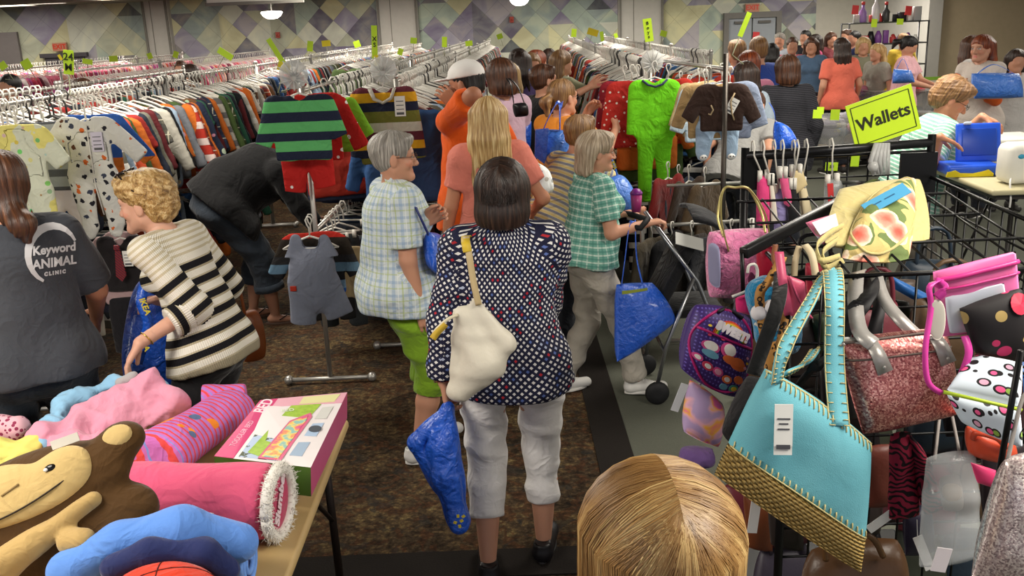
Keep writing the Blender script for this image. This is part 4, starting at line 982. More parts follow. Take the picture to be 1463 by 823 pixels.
# ---- others along the middle aisle
def who(lab, uv, Y, yaw, hair, topc, botc='1d2028', lod=2, sleeve=.7, skin=SKIN_A, w=.98, s=None, lean=3, topmat=None, arms=None, **kw):
    h = P(uv[0], uv[1], Y); s = s or max(.82, min(1.2, h[2] / 1.655)); yw = D2(yaw); dz = kw.pop('off', (0, 0))
    a = arms or {}
    return person(lab, (h[0] + dz[0], Y + dz[1], 0), yw, s, lean=lean, w=w, dp=kw.pop('dp', 1.0), hair=hair, skin=skin, lod=lod, top=dict(mat=topmat or cloth(topc, .2), sleeve=sleeve, loose=.03, hem=kw.pop('hem', .80), flare=.02, name='shirt'), bottom=dict(mat=cloth(botc, .2), loose=.02, cuff=.1), shoe=dict(mat=plain('2c2a28', .5)), armL=a.get('L'), armR=a.get('R'), **kw)
fwdL = dict(w=(-.14, .38, 1.05), h=(-.6, -.5, -.8)); fwdR = dict(w=(.14, .38, 1.05), h=(.6, -.5, -.8)); reachR = dict(w=(.16, .40, 1.42), h=(.6, -.2, -1)); reachL = dict(w=(-.16, .40, 1.42), h=(-.6, -.2, -1)); FA = dict(L=fwdL, R=fwdR)
who('woman with a brown bob in a pale lilac top and black shoulder bag', (717, 84), 7.0, 30, ('bob', H_BROWN), 'd9b9cc', lod=1, arms=FA)
who('dark-haired woman in a black top stretching an arm to the rail', (770, 93), 7.9, -62, ('short', H_BROWN), '131316', lod=1, sleeve=1.5, arms=dict(R=fwdR, L=dict(w=(-.05, .50, 1.46), h=(-.6, -.2, -1))), w=1.25)
I12 = who('woman with a blond bun and glasses in an orange top photographing clothes', (797, 114), 6.5, -52, ('pony', H_LBROWN), 'e8922c', lod=1, sleeve=.5, arms=dict(R=dict(w=(.1, .42, 1.30), h=(.5, -.3, -1)), L=dict(w=(-.12, .36, 1.40), h=(-.6, -.2, -1), c=1.)), w=1.25)
glasses(I12, plain('1c1a18', .3))
I13 = who('person with cropped brown hair in a yellow and grey striped top bending in', (838, 154), 5.9, -55, ('short', H_LBROWN), 'c8b878', topmat=m_stripe('yellow_grey_striped_cotton', 'c9bf96', '7f8494', 26, .4, False, .3, 'd2b85a'), lod=1, sleeve=1.3, lean=34, arms=dict(R=dict(w=(.18, .62, .95), h=(.6, -.2, .4)), L=fwdL), s=1.0, off=(-.30, -.28))
for lab, uv, Y, yaw, hr_, tc, kw in (
    ('brown-haired woman in a purple top farther up the aisle', (742, 70), 9.5, 20, ('long', H_DARK, .15), '5a4a7a', {}),
    ('woman with auburn hair turned toward the right rail', (763, 72), 11, -60, ('bob', H_RED), 'c8b8b0', {}),
    ('tan-haired woman in a red top among the far racks', (757, 76), 10.2, 200, ('bob', H_LBROWN), 'a8403a', {}),
    ('long-haired woman in olive near the far right rail', (797, 72), 10., -70, ('long', H_LBROWN, .2), '8a8a6a', dict(arms=dict(R=reachR, L=fwdL))),
    ('dark-haired shopper in brown at the far end of the aisle', (783, 70), 12, -20, ('long', H_DARK, .15), '4a3a34', {}),
    ('person in white near the far left rail', (727, 88), 8.3, 60, ('long', H_BLOND, .2), 'd8d6d0', {}),
    # right middle
    ('man in a royal blue t-shirt standing with his back turned', (1086, 52), 9.6, 10, ('man', H_LBROWN), '2f4a9a', dict(w=1.25)),
    ('woman with auburn hair in a pink top beside the blue-shirted man', (1070, 73), 8.8, -20, ('bob', H_RED), 'd88aa8', {}),
    ('woman with tied-up light hair before the grey double doors', (1055, 57), 10.2, 10, ('short', H_LBROWN), 'c8a890', {}),
    ('dark-haired woman in pale blue behind the brown monkey sweater', (1068, 88), 7.9, 20, ('long', H_DARK, .2), 'a9b9c8', {}),
    # far right group
    ('dark-haired woman in a white top near the doors', (1103, 62), 14, -10, ('long', H_BLACK, .1), 'd8dcdc', {}),
    ('grey-haired woman in a pale floral shirt near the doors', (1115, 47), 16.5, 150, ('short', H_GREY), 'b9c0cc', {}),
    ('woman in a bright pink t-shirt with folded arms', (1132, 53), 14.5, 170, ('pony', H_BROWN), 'e0607a', dict(arms=dict(L=dict(w=(.08, .22, 1.12), h=(-.6, -.5, -.8)), R=dict(w=(-.08, .22, 1.12), h=(.6, -.5, -.8))))),
    ('man in black with a dark cap near the mural corner', (1153, 43), 17, 130, ('man', H_BLACK), '1b1a20', {}),
    ('woman in a denim dress with long brown hair', (1160, 53), 14, 160, ('long', H_BROWN, .2), '5a7696', {}),
    ('girl in pink beside the woman in the denim dress', (1168, 49), 16, 90, ('long', H_DARK, .15), 'd85a8a', {}),
    ('woman in a checked red shirt with wavy hair', (1187, 46), 17, 190, ('long', H_BROWN, .18), '7a3a40', {}),
    ('woman in a coral top with long dark hair and a tan bag strap', (1204, 54), 12.5, 10, ('long', H_DARK, .18), 'e8745e', dict(w=1.2)),
    ('dark-haired man in navy between the shelves and the tables', (1224, 44), 16.5, 100, ('man', H_BLACK), '26305a', {}),
    ('person in dark red before the wire shelf', (1212, 42), 18, 120, ('short', H_BROWN), '6a3a4a', {}),
    ('smiling fair-haired woman in an olive t-shirt facing the camera', (1234, 53), 13.5, 165, ('bob', H_BLOND), '8a8a74', dict(w=1.15)),
    ('girl with long blonde hair in grey beside the olive t-shirt', (1257, 62), 13, 110, ('long', H_BLOND, .2), 'aaa89c', {}),
    ('woman with dark hair tied up in a pale pink t-shirt looking down', (1295, 52), 12.5, 235, ('pony', H_BLACK), 'e8b4bc', dict(w=1.25, head=(0, -25, 0), arms=FA)),
    ('child behind the pale pink t-shirt by the wire shelf', (1290, 48), 16, 180, ('short', H_LBROWN), 'd0b040', {}),
    ('woman holding a drink in a white top with dark sleeves', (1386, 51), 10.8, 240, ('long', H_BROWN, .1), 'd4d0cc', dict(skin=SKIN_D, arms=dict(R=dict(w=(.05, .2, 1.45), h=(.6, .2, -1)), L=fwdL))),
    # far left
    ('dark-haired man in black before the girls rails', (16, 106), 9.6, 150, ('man', H_BLACK), '15151a', {}),
    ('man with cropped hair among the far girls rails', (258, 87), 13.5, 180, ('man', H_BROWN), '3a3a44', {}),
    ('woman with dark hair beside the cropped-haired man', (273, 92), 13.2, 120, ('bob', H_DARK), '8a6a74', {}),
    ('girl with brown hair between the left rails', (119, 112), 10.5, 100, ('bob', H_BROWN), '5a2a34', {})):
    kw = dict(kw); who(lab, uv, Y, yaw, hr_, tc, **kw)
who('woman with wavy brown hair in a dark pinstriped hooded jacket', (1127, 79), 8.2, 8, ('bob', H_BROWN), '2a2b30', topmat=m_stripe('dark_pinstripe_jersey', '26262b', '4a4a50', 70, .3), lod=1, sleeve=1.9, w=1.2, hem=.72)
who('person in a light grey t-shirt stooping beside the brown sweater', (1092, 118), 7.6, -40, ('man', H_BROWN), '9a9996', lod=1, lean=42, s=1.0, w=1.25, off=(-.30, -.25), head=(0, -30, 0))
# ---- teal striped tee at the right tables
pp = (2.60, 5.98, 0); yw = D2(-98)
I20 = person('woman with short curly hair in a green striped t-shirt opening a blue case', pp, yw, 1.04, lean=12, curve=14, w=1.25, dp=1.15, belly=.4, bust=.9, armR=dict(w=loc(pp, yw, 1, P(1340, 208, 5.5)), h=(.6, -.6, -1), d=loc((0, 0), yw, 1, (.8, -.1, -.35)), n=(0, 0, -1), c=.3), armL=dict(w=loc(pp, yw, 1, P(1398, 180, 5.72)), h=(-.4, -.4, -1), d=loc((0, 0), yw, 1, (.7, -.3, -.3)), n=(0, 0, -1), c=.7),
    head=(-8, -30, 0), hair=('curly', H_LBROWN), skin=SKIN_T, lod=0, top=dict(mat=m_stripe('green_white_striped_jersey', '7fb09c', 'd0dcd2', 44, .35), sleeve=.8, loose=.034, hem=.84, flare=.02, name='t_shirt'), bottom=dict(mat=cloth('6e675c', .3), loose=.02, cuff=.1), shoe=dict(mat=plain('2c2a28', .5)), brow=(.25, .15, .1))
glasses(I20, plain('3a302c', .3))
# ---- orange sleeves, right edge
I21 = who('woman with long auburn hair in a white top with orange sleeves holding a phone', (1408, 50), 9.6, 120, ('long', H_RED, .12), 'd9cdc2', lod=1, sleeve=.2, arms=dict(L=dict(w=(-.08, .28, 1.18), h=(-.6, -.5, -.8)), R=dict(w=(.05, .26, 1.2), h=(.6, -.5, -.8))), w=1.15)
s = SDF(.01)
for k in 'LR':
    sh, el, wr = I21['A'][k][:3]; s.cone(sh, el, .062, .055, k=.01).cone(el, el + (wr - el) * .25, .055, .05, k=.01)
V, Q = s.build(1); link('orange_sleeves', mesh_np('sleeves', V, Q), cloth('e8682a'), I21['root'])
who('shopper in white cut by the right edge of the photo', (1452, 70), 9.8, 170, ('long', H_DARK, .1), 'd8d4d0')
# ---- blonde head in the foreground
pp = P(947, 692, 1.0)
I9 = person('blonde head of a person standing right in front of the camera', (pp[0], 1.0, 0), D2(6), pp[2] / 1.655, lean=2, hair=None, skin=SKIN_A, lod=1, head=(0, 0, 3), top=dict(mat=cloth('6a7f9a'), sleeve=.7, loose=.03, hem=.8), bottom=dict(mat=DEN, loose=.02, cuff=.1, name='jeans'), shoe=dict(mat=plain('2c2a28', .5)))
H_, R_ = I9['Hc'], I9['R']
hs = SDF(.005); hs.ell(H_ + R_ @ np.array([0, -.016, .034]), (.090, .110, .094), R_, k=.02); hs.cone(H_ + R_ @ np.array([0, -.03, 0]), H_ + R_ @ np.array([0, -.06, -.16]), .098, .100, k=.03, q=.9, side=R_[:, 0]); hs.ell(H_ + R_ @ np.array([0, .125, -.06]), (.07, .085, .12), R_, k=.015, op=1)
V, Q = hs.build(1); hair = link('hair', mesh_np('hair', V, Q, face_uv(V, Q, [(H_ + R_[:, 2] * .12, H_ - R_[:, 2] * .4, .09, -R_[:, 1], 0)])), H_BLOND2, I9['root'])
# strands combed from the parting, each a thin tapered lock
def strands(I, n, mat, drop, seed=1, r=.0011, rx=.088, ry=.110, rz=.094, spread=.007, tails=.0):
    rg = np.random.RandomState(seed); H, R = I['Hc'], I['R']; verts = []; quads = []; uv = []
    for k in range(n):
        side = 1 if rg.rand() < .5 else -1; pts = []
        if rg.rand() < .55: part = rg.uniform(-.085, -.065); az = rg.uniform(0, 1.25)
        else: part = rg.uniform(-.07, .065); az = 1.1 + (part + .07) / .135 * 1.6 + rg.uniform(-.1, .1)
        c = np.array([0, -.016, .034]); dirv = np.array([side * abs(math.sin(az)), -math.cos(az) * .9 - .15, 0]); dirv = nrm(dirv)
        if dirv[1] > .45 : dirv = nrm(np.array([dirv[0], .3, 0]))
        a0 = nrm(np.array([0, part / ry, math.sqrt(max(.05, 1 - (part / ry) ** 2))])); off = 1 + rg.uniform(0, spread / .09); wv = .10 * math.sin(az * 7 + part * 40) + rg.uniform(-.03, .03)
        m = 11
        for j in range(m):
            t = j / (m - 1.) * 1.0; th = t * PI * .5
            if t < .55:
                q = t / .55 * PI * .5; d = a0 * math.cos(q) + (dirv + np.array([-dirv[1], dirv[0], 0]) * wv * math.sin(q)) * math.sin(q); d = nrm(d); p = c + d * np.array([rx, ry, rz]) * off
                last = p
            else:
                z = (t - .55) / .45; p = last + np.array([dirv[0] * -.006 * z, -.012 * z, -drop * z * (1 + .15 * math.sin(k))]) + np.array([math.sin(k + z * 4), math.cos(k * 1.7 + z * 3), 0]) * .004 * z
            pts.append(p)
        tone = az * side * .045 + part * .2 + rg.uniform(-.002, .002); base = len(verts); rr = r * rg.uniform(.6, 1.5)
        for j, p in enumerate(pts):
            d = nrm(pts[min(j + 1, m - 1)] - pts[max(j - 1, 0)]); o = nrm(p - c); a = nrm(np.cross(d, o)); b = np.cross(a, d); w = rr * (1 - .7 * (j / (m - 1.)) ** 3)
            for (ca, sa) in ((1, 0), (-.5, .866), (-.5, -.866)): verts.append(H + R @ (p + a * ca * w * 1.6 + b * sa * w))
        for j in range(m - 1):
            for q in range(3):
                l = (q + 1) % 3; quads.append((base + j * 3 + q, base + j * 3 + l, base + j * 3 + 3 + l, base + j * 3 + 3 + q)); s_ = tone
                uv += [(s_, j * .02), (s_, j * .02), (s_, j * .02 + .02), (s_, j * .02 + .02)]
    return np.array(verts), np.array(quads), np.array(uv)
def add_strands(I, n, mat, drop, **kw):
    V, Q, uv = strands(I, n, mat, drop, **kw); o = link('hair_strands', mesh_np('strands', V, Q, uv), mat, [c for c in I['root'].children if c.name.startswith('hair')][0]); o['kind'] = 'stuff'
add_strands(I9, 6000, H_BLOND2, .16, seed=4, r=.0006, rx=.104, ry=.116, rz=.097, spread=.003)
add_strands(I2, 2200, H_DARK, .055, seed=9, r=.0007, rx=.093, ry=.114, rz=.093, spread=.003)
# lettering on the back of the dark t-shirt
def onto(root, tgt_names, pts_dir):
    pass
from mathutils.bvhtree import BVHTree
def bvh_of(root, nm):
    for c in root.children:
        if c.name.split('.')[0] == nm:
            me = c.data; return BVHTree.FromPolygons([tuple(v.co) for v in me.vertices], [tuple(p.vertices) for p in me.polygons])
def project(me, bvh, d, off=.002):
    """press a flat mesh onto a surface along d"""
    d = Vector(tuple(nrm(d)))
    for v in me.vertices:
        hit = bvh.ray_cast(v.co - d * .5, d)
        if hit[0] is not None: v.co = hit[0] - d * off
    me.update()
# ------------------------------------------------------------------ garments shown at the ends of the rails
def bands(name, stops, span, axis=2, top=0., rough=.85, spots=None):
    """colour bands down a garment; stops in 0..1 of span, measured down from top (local z)"""
    n = N(name, rough, .2); fabric_bump(n, .45); c = n.obj; t = (c[axis] * -1. + top) / span
    col = n.ramp(t, [(p, hexc(h)) for p, h in stops], True)
    if spots:
        d, vc = n.voro(spots[0], rand=.7); col = n.mix(d.lt(spots[1]), col, hexc(spots[2]))
        if len(spots) > 3: d2, _ = n.voro(spots[0] * 1.0, rand=.7); col = n.mix(d.lt(spots[1] * .5), col, hexc(spots[3]))
    return n.out(col)
def flatg(u, v, Y, prims, h=.007, sq=2.6, fold=.006, seed=1, cut=()):
    """a hanging garment laid out in the plane across the view; prims in hundredths of a metre"""
    s = SDF(h)
    for p in prims:
        k = p[0]; q = [x * .01 for x in p[1:]]
        if k == 'c': s.cone((q[0], 0, -q[1]), (q[2], 0, -q[3]), q[4], q[5], k=.02, cutb=0.)
        elif k == 'r': s.cone((q[0], 0, -q[1]), (q[2], 0, -q[3]), q[4], q[5], k=.02)
        elif k == 'b': s.box((q[0], 0, -q[1]), (q[2], .035 * sq / 2.6, q[3]), None, .02, k=.02)
        elif k == 'x': s.cone((q[0], 0, -q[1]), (q[2], 0, -q[3]), q[4], q[5], k=.01, op=1)
    V, Q = s.build(1); V[:, 1] /= sq; N_ = normals_np(V, Q); V = V + N_ * (fold * wob(V, 26, seed, 4, (1.4, 1, .5)))[:, None]; V[:, 1] += 2.2 * fold * wob(V * [1, 0, 1], 11, seed + 9, 3, (1.5, 1, .4))
    return V, Q
def shown(name, label, cat, u, v, Y, prims, mat, rz=0, seed=1, hanger='w', kids=None, fold=.006, z=None, h=.007):
    c = P(u, v, Y); t = empty(name, c, rz, label, cat)
    V, Q = flatg(u, v, Y, prims, seed=seed, fold=fold, h=h); link('cloth', mesh_np('cloth', V, Q), mat, t)
    if hanger: hanger_mb(o=(0, .005, .0)).build('hanger', {'w': M_HANGW, 'k': M_HANGB, 'c': plain('cfcdc8', .2)}[hanger], t, True)
    return t
def ctag(t, x, z, w=.04, hgt=.08, y=-.03, rot=0., lab='white paper price tag', col='e6e4de'):
    mb = MB(); ax = Ry(rot).T; mb.box((x, y, z), (w, .0015, hgt), ax)
    for k in range(3): mb.box(np.array([x, y - .0012, z]) + ax.T @ np.array([0, 0, hgt * (.25 - .2 * k)]), (w * .7, .0006, hgt * .04), ax, 1)
    mb.box(np.array([x, y - .0012, z]) + ax.T @ np.array([0, 0, -hgt * .36]), (w * .7, .0006, hgt * .12), ax, 1)
    o = mb.build('price_tag', [plain(col, .7), plain('55555a', .7)], t); o['label'] = lab; return o
# green and navy striped shirt
SH_ = [('b', 0, 28, 15.5, 17), ('r', -11, 13, 11, 13, 3.5, 3.5), ('c', -14, 15, -22, 36, 5.6, 4.4), ('c', 14, 15, 21, 33, 5.6, 4.4), ('x', 0, 7, 0, 10, 5, 4)]
t = shown('hanging_shirt', 'green and navy wide-striped long-sleeved shirt facing the aisle above red spotted trousers', 'shirt', 424, 110, 5.15, SH_, bands('green_navy_stripes', [(0, '1d2233'), (.10, '5cab66'), (.25, '20263a'), (.38, '5cab66'), (.52, '20263a'), (.64, '5cab66'), (.78, '20263a'), (.90, '5cab66')], .40, top=-.085), seed=3)
red = bands('red_snowman_print', [(0, 'b3221f'), (.5, 'b3221f')], 1, spots=(17, .22, 'e8e4e0', 'c9b8b0'))
t = shown('hanging_trousers', 'red trousers with white snowman faces below the green striped shirt', 'trousers', 434, 196, 5.3, [('b', 0, 7, 12.5, 8), ('c', -6.5, 12, -8, 31, 7.8, 6), ('c', 7, 12, 9.5, 29, 7.8, 6)], red, hanger=None, seed=6)
t = shown('hanging_shirt', 'red snowman print top peeking out behind the green striped shirt', 'shirt', 440, 112, 5.42, [('b', 1, 28, 15, 19), ('c', -15, 15, -24, 38, 5, 4), ('c', 16, 15, 27, 40, 5, 4.5), ('c', -12, 13, 13, 13, 4, 4)], red, seed=8)
t = shown('hanging_shirt', 'lime green shirt just behind the red snowman top', 'shirt', 462, 118, 5.6, [('b', 0, 26, 15, 15), ('c', -14, 14, -20, 36, 5, 4), ('c', 14, 14, 24, 32, 5, 4)], cloth('7dbb2c'), seed=9)
# mustard / maroon / olive striped sweater
swm = bands('mustard_maroon_olive_stripes', [(0, '5a2530'), (.10, 'c9961f'), (.20, '1f2338'), (.30, '6b6b2e'), (.42, 'b9b4a6'), (.52, '5a2530'), (.62, 'c9961f'), (.71, '1f2338'), (.80, '6b6b2e'), (.90, 'b9b4a6')], .56, top=-.06)
t = shown('hanging_sweater', 'mustard, maroon, olive and grey striped sweater with a round collar', 'sweater', 545, 104, 5.75, [('b', 0, 33, 16, 22), ('r', -11, 13, 11, 13, 4, 4), ('c', -14, 15, -18, 50, 6.5, 5), ('c', 14, 15, 19, 52, 6.5, 5), ('x', 0, 6, 0, 9, 5.5, 4.5)], swm, seed=11, hanger='c'); ctag(t, .10, -.20, .065, .12)
mb = MB(); mb.tube([(-.075, -.03, -.09), (-.05, -.045, -.15), (0, -.05, -.175), (.05, -.045, -.15), (.075, -.03, -.09)], .016, 8, flat=.6); mb.build('collar', cloth('a9a498'), t, True)
# clear size discs that crown the rail ends
for (u, v, Y, lab) in ((420, 112, 5.12, 'clear plastic size divider disc above the green striped shirt'), (548, 104, 5.7, 'clear plastic size divider disc above the mustard striped sweater'), (932, 92, 6.65, 'clear plastic size divider disc above the green pyjamas')):
    c = P(u, v, Y); mb = MB(); o = []
    for k in range(12): a = k * PI / 6; mb.tube([c + np.array([.015 * math.cos(a), -.01, .015 * math.sin(a)]), c + np.array([.085 * math.cos(a), -.03 + .01 * math.sin(3 * a), .085 * math.sin(a) + .02])], [.006, .004], 6)
    mb.lathe([(.02, -.006), (.075, -.004), (.078, 0), (.075, .004), (.02, .006)], c + np.array([0, 0, .02]), 20, 0, (np.array([1., 0, 0]), np.array([0, 0, 1.]), np.array([0, 1., 0])))
    tag(mb.build('size_divider', plain('d2d3d0', .15, alpha=.55), None, True), lab, 'divider')
# white onesie with dark and orange animals, printed
def m_onesie():
    n = N('white_animal_print', .85, .2); fabric_bump(n, .4); d, c = n.voro(21, rand=.7); n2 = n.noise(70, detail=2); e = (d + (n2 - .5) * .5).lt(.27)
    r = n.white(n.sep(c) and n.vec(*n.sep(c))); pc = n.ramp(r, [(0, hexc('23222a')), (.45, hexc('c8622a')), (.72, hexc('5b3a2a')), (.86, hexc('3a3f52'))], True); return n.out(n.mix(e, hexc('c9c8c2'), pc))
t = shown('hanging_onesie', 'white footed sleeper with dark and orange animal print facing the aisle', 'sleeper', 118, 146, 4.85, [('b', 0, 25, 11.5, 17), ('r', -9, 11, 9, 11, 3.5, 3.5), ('c', -11, 13, -24, 26, 5.4, 4.2), ('c', 11, 13, 26, 29, 5.4, 4.4), ('r', -6.5, 38, -6, 64, 7, 4), ('r', 6.5, 38, 8, 62, 7, 4), ('r', -6, 64, -7.5, 68, 4, 3.4), ('r', 8, 62, 7, 67, 4, 3.4), ('x', 0, 6, 0, 7, 4.5, 4)], m_onesie(), seed=13, fold=.007); ctag(t, .055, -.20, .06, .10, col='c9c3d6', lab='pale lilac paper price tag')
mb = MB(); mb.tube([(.01, -.028, -.11), (.012, -.034, -.3), (.01, -.032, -.42), (.03, -.03, -.58)], .004, 6, flat=.5); mb.build('zip', plain('d8d4ce', .4), t, True)
t = shown('hanging_shirt', 'blue long-sleeved shirt with orange cuffs right behind the white sleeper', 'shirt', 128, 142, 5.0, [('b', 0, 24, 13, 16), ('c', -13, 13, -22, 28, 5, 4), ('c', 13, 13, 27, 33, 5, 4)], bands('blue_orange', [(0, '2f57a0'), (.8, 'd0702a')], .36, top=-.02), seed=14)
def m_jungle():
    n = N('yellow_green_print', .85, .2); fabric_bump(n, .4); d, c = n.voro(19); r = n.mix(.5, c, hexc('8aa040')); return n.out(n.mix(d.lt(.24), n.mix(n.noise(6).gt(.52), hexc('c9cdb8'), hexc('d8cf78')), r))
t = shown('hanging_onesie', 'pale yellow and green printed sleeper cut by the left edge', 'sleeper', 18, 158, 4.6, [('b', 0, 25, 12, 18), ('c', -11, 13, -22, 30, 5.4, 4.2), ('c', 11, 13, 20, 27, 5.4, 4.4), ('r', -6.5, 40, -6, 60, 7, 5), ('r', 6.5, 40, 8, 60, 7, 5)], m_jungle(), seed=15, fold=.007)
t = shown('hanging_shirt', 'grey and white striped shirt between the two printed sleepers', 'shirt', 58, 152, 4.9, [('b', 0, 26, 12, 18), ('c', -11, 13, -15, 36, 5, 4), ('c', 11, 13, 15, 34, 5, 4)], m_objstripe, seed=16); t.children[0].color = lin('9aa0a6')
# low: pinstriped overalls, vest set, striped jacket
t = shown('hanging_overalls', 'grey pinstriped sleeveless overalls hanging low on a white hanger', 'overalls', 440, 316, 5.05, [('b', 0, 22, 11, 13), ('c', -8, 10, -8, 20, 3.2, 7), ('c', 8, 10, 8, 20, 3.2, 7), ('r', 0, 27, 0, 40, 13, 13.5), ('c', -6, 36, -8.5, 59, 8.5, 7.6), ('c', 7, 36, 13, 55, 8.5, 7.8), ('x', 0, 6, 0, 12, 5, 5)], cloth('7f8596', .4), seed=21, fold=.009)
mb = MB(); mb.box((-.11, -.045, -.37), (.035, .006, .03), bev=.004); mb.build('pocket_flap', plain('b3321f', .7), t)
t = shown('hanging_shirt', 'dark striped shirt with red collar behind the pinstriped overalls', 'shirt', 442, 312, 5.2, [('b', 2, 27, 15, 18), ('r', -10, 12, 12, 12, 4, 4), ('c', -13, 15, -23, 33, 5.5, 4.6), ('c', 16, 15, 24, 34, 5.5, 4.6)], bands('dark_striped', [(0, 'b02a20'), (.10, '2a241e'), (.34, '2a2a2c'), (.45, '5d7a90'), (.58, '1d1d20'), (.7, '6a86a0'), (.82, '1f4f9a')], .42, top=-.07), seed=22)
t = shown('hanging_trousers', 'beige trousers among dark ones right of the pinstriped overalls', 'trousers', 497, 345, 5.4, [('b', 0, 9, 8, 6), ('c', -4, 12, -4, 34, 5.5, 5), ('c', 4, 12, 6, 34, 5.5, 5)], cloth('a08c68'), seed=23, hanger=None)
t = shown('hanging_vest_set', 'dark vest over a pink shirt with a red checked tie, hanging low at the left', 'vest', 168, 318, 4.95, [('b', 0, 25, 12.5, 13), ('r', -9, 11, 9, 11, 4, 4), ('x', 0, 4, 0, 18, 5, 2)], cloth('1e1a1c'), seed=25); ctag(t, .045, -.19, .05, .085, -.05); ctag(t, .165, -.19, .05, .085, -.02)
V, Q = flatg(0, 0, 0, [('b', 0, 27, 13.5, 19), ('c', -12, 13, -19, 38, 4.6, 3.6), ('c', 12, 13, 20, 38, 4.6, 3.6), ('r', -6, 9, 6, 9, 3.5, 3.5)], sq=3.4, seed=26); V[:, 1] += .012; o = link('shirt', mesh_np('shirt', V, Q), cloth('a88c8c'), t); o['label'] = 'dusty pink shirt'
tiem = N('red_check_tie', .6); x, y, z = tiem.obj; tiem = tiem.out(tiem.mix(((x + z) * 60.).fract().lt(.4), hexc('7a1c22'), hexc('3a2230')))
mb = MB(); mb.poly([(-.012, -.06, -.13), (.012, -.06, -.13), (.028, -.062, -.28), (.0, -.062, -.315), (-.028, -.062, -.28)], .008, (0, -1, 0)); mb.box((0, -.062, -.125), (.032, .016, .03), bev=.006); mb.build('necktie', tiem, t); [o.__setitem__('label', 'red checked necktie') for o in t.children if o.name.startswith('necktie')]
V, Q = flatg(0, 0, 0, [('b', 0, 48, 11, 6), ('c', -5.5, 50, -7, 74, 6.5, 5.5), ('c', 5.5, 50, 7, 74, 6.5, 5.5)], seed=27); link('trousers', mesh_np('trousers', V, Q), cloth('17151a'), t)
t = shown('hanging_jacket', 'grey jacket with red and white sleeve piping right of the dark vest', 'jacket', 205, 322, 5.15, [('b', 0, 24, 12, 14), ('c', -10, 12, -17, 34, 5.5, 4.4), ('c', 10, 12, 19, 34, 5.5, 4.4), ('r', -8, 11, 8, 11, 4, 4)], cloth('75757a'), seed=28); ctag(t, .08, -.18, .045, .08)
mb = MB(); mb.tube([(.07, -.03, -.095), (.14, -.035, -.14), (.20, -.035, -.26), (.225, -.03, -.34)], .006, 6); mb.build('red_piping', plain('a82420', .7), t, True); mb = MB(); mb.tube([(.06, -.03, -.11), (.125, -.035, -.155), (.185, -.035, -.27), (.21, -.03, -.345)], .004, 6); mb.build('white_piping', plain('d8d6d0', .7), t, True)
# green pyjamas
gp = bands('bright_green_jersey', [(0, '6cc81e'), (.97, '5fb81a')], 2.)
t = shown('hanging_pyjamas', 'bright green long-sleeved pyjamas with navy collar hanging at the rail end', 'pyjamas', 935, 92, 6.62, [('b', 0, 31, 14.5, 19.5), ('r', -10, 14, 10, 14, 4, 4), ('c', -13, 16, -16, 48, 5, 4), ('c', 13, 16, 16, 46, 5, 4), ('b', 0, 52, 12, 6), ('c', -6, 52, -7, 96, 6.4, 4.3), ('c', 6, 52, 6.5, 90, 6.4, 4.3), ('x', 0, 7, 0, 10, 5, 4)], gp, seed=31, hanger='c')
mb = MB(); mb.tube([(-.085, -.015, -.105), (-.05, -.035, -.135), (0, -.04, -.15), (.05, -.035, -.135), (.085, -.015, -.105)], .013, 8, flat=.6); mb.build('collar', cloth('232a4a'), t, True)
for i, (dx, pal, lab) in enumerate(((-.16, 'a82a24', 'dark red printed shirt just left of the green pyjamas'), (-.12, '23284a', 'navy shirt squeezed left of the green pyjamas'), (.10, 'a8281e', 'red pyjama top behind the green pyjamas'), (-.22, '8e2430', 'maroon and white patterned shirt left of the green pyjamas'))):
    c = P(935, 96, 6.75 + .09 * i); t = empty('hanging_shirt', (c[0] + dx, c[1], c[2]), .05 - .1 * i, lab, 'shirt'); V, Q = flatg(0, 0, 0, [('b', 0, 33, 15, 23), ('c', -13, 15, -19, 50, 5.5, 4.6), ('c', 13, 15, 19, 50, 5.5, 4.6), ('r', -10, 13, 10, 13, 4, 4)], seed=33 + i)
    link('cloth', mesh_np('cloth', V, Q), cloth(pal) if i not in (0, 3) else bands('red_white_print%d' % i, [(0, pal), (.5, pal)], 1., spots=(24, .2, 'd8d0c8')), t); hanger_mb().build('hanger', M_HANGW, t, True)
# brown monkey sweater, pale blue footed trousers, quilts on the next rail
t = shown('hanging_sweater', 'dark brown sweater with a small monkey tail applique and a price tag', 'sweater', 1032, 96, 6.0, [('b', 0, 27, 13.5, 13), ('r', -9, 14, 9, 14, 4, 4), ('c', -12, 16, -22, 32, 5.5, 4.6), ('c', 12, 16, 22, 34, 5.5, 4.6), ('x', 0, 7, 0, 9, 5, 4)], cloth('33211a', .5), seed=41); ctag(t, .06, -.24, .06, .10, rot=.5)
mb = MB(); mb.tube([(-.075, -.034, -.23), (-.06, -.034, -.26), (-.075, -.034, -.29), (-.09, -.034, -.285)], .005, 6); mb.tube([(.075, -.034, -.16), (.05, -.034, -.21), (.06, -.034, -.29), (.075, -.034, -.33)], .005, 6); mb.build('applique', plain('b09a78', .8), t, True)
t = shown('hanging_shirt', 'tan shirt layered right behind the dark brown monkey sweater', 'shirt', 1012, 100, 6.15, [('b', 0, 29, 13, 15), ('c', -12, 14, -20, 36, 5, 4), ('c', 12, 14, 19, 33, 5, 4), ('r', -9, 13, 9, 13, 4, 4)], cloth('a5885c'), seed=42)
pb = cloth('a3bcd6', .2)
t = shown('hanging_trousers', 'pale blue footed trousers with small bunny feet under the brown sweater', 'trousers', 1025, 158, 6.15, [('b', 0, 7, 12, 7), ('r', -7.5, 12, -9, 26, 7, 4.5), ('r', 7.5, 12, 9, 25, 7, 4.5), ('r', -9, 26, -9, 29, 4.2, 3.6), ('r', 9, 25, 9.5, 29, 4.2, 3.6)], pb, seed=43, hanger=None)
mb = MB()
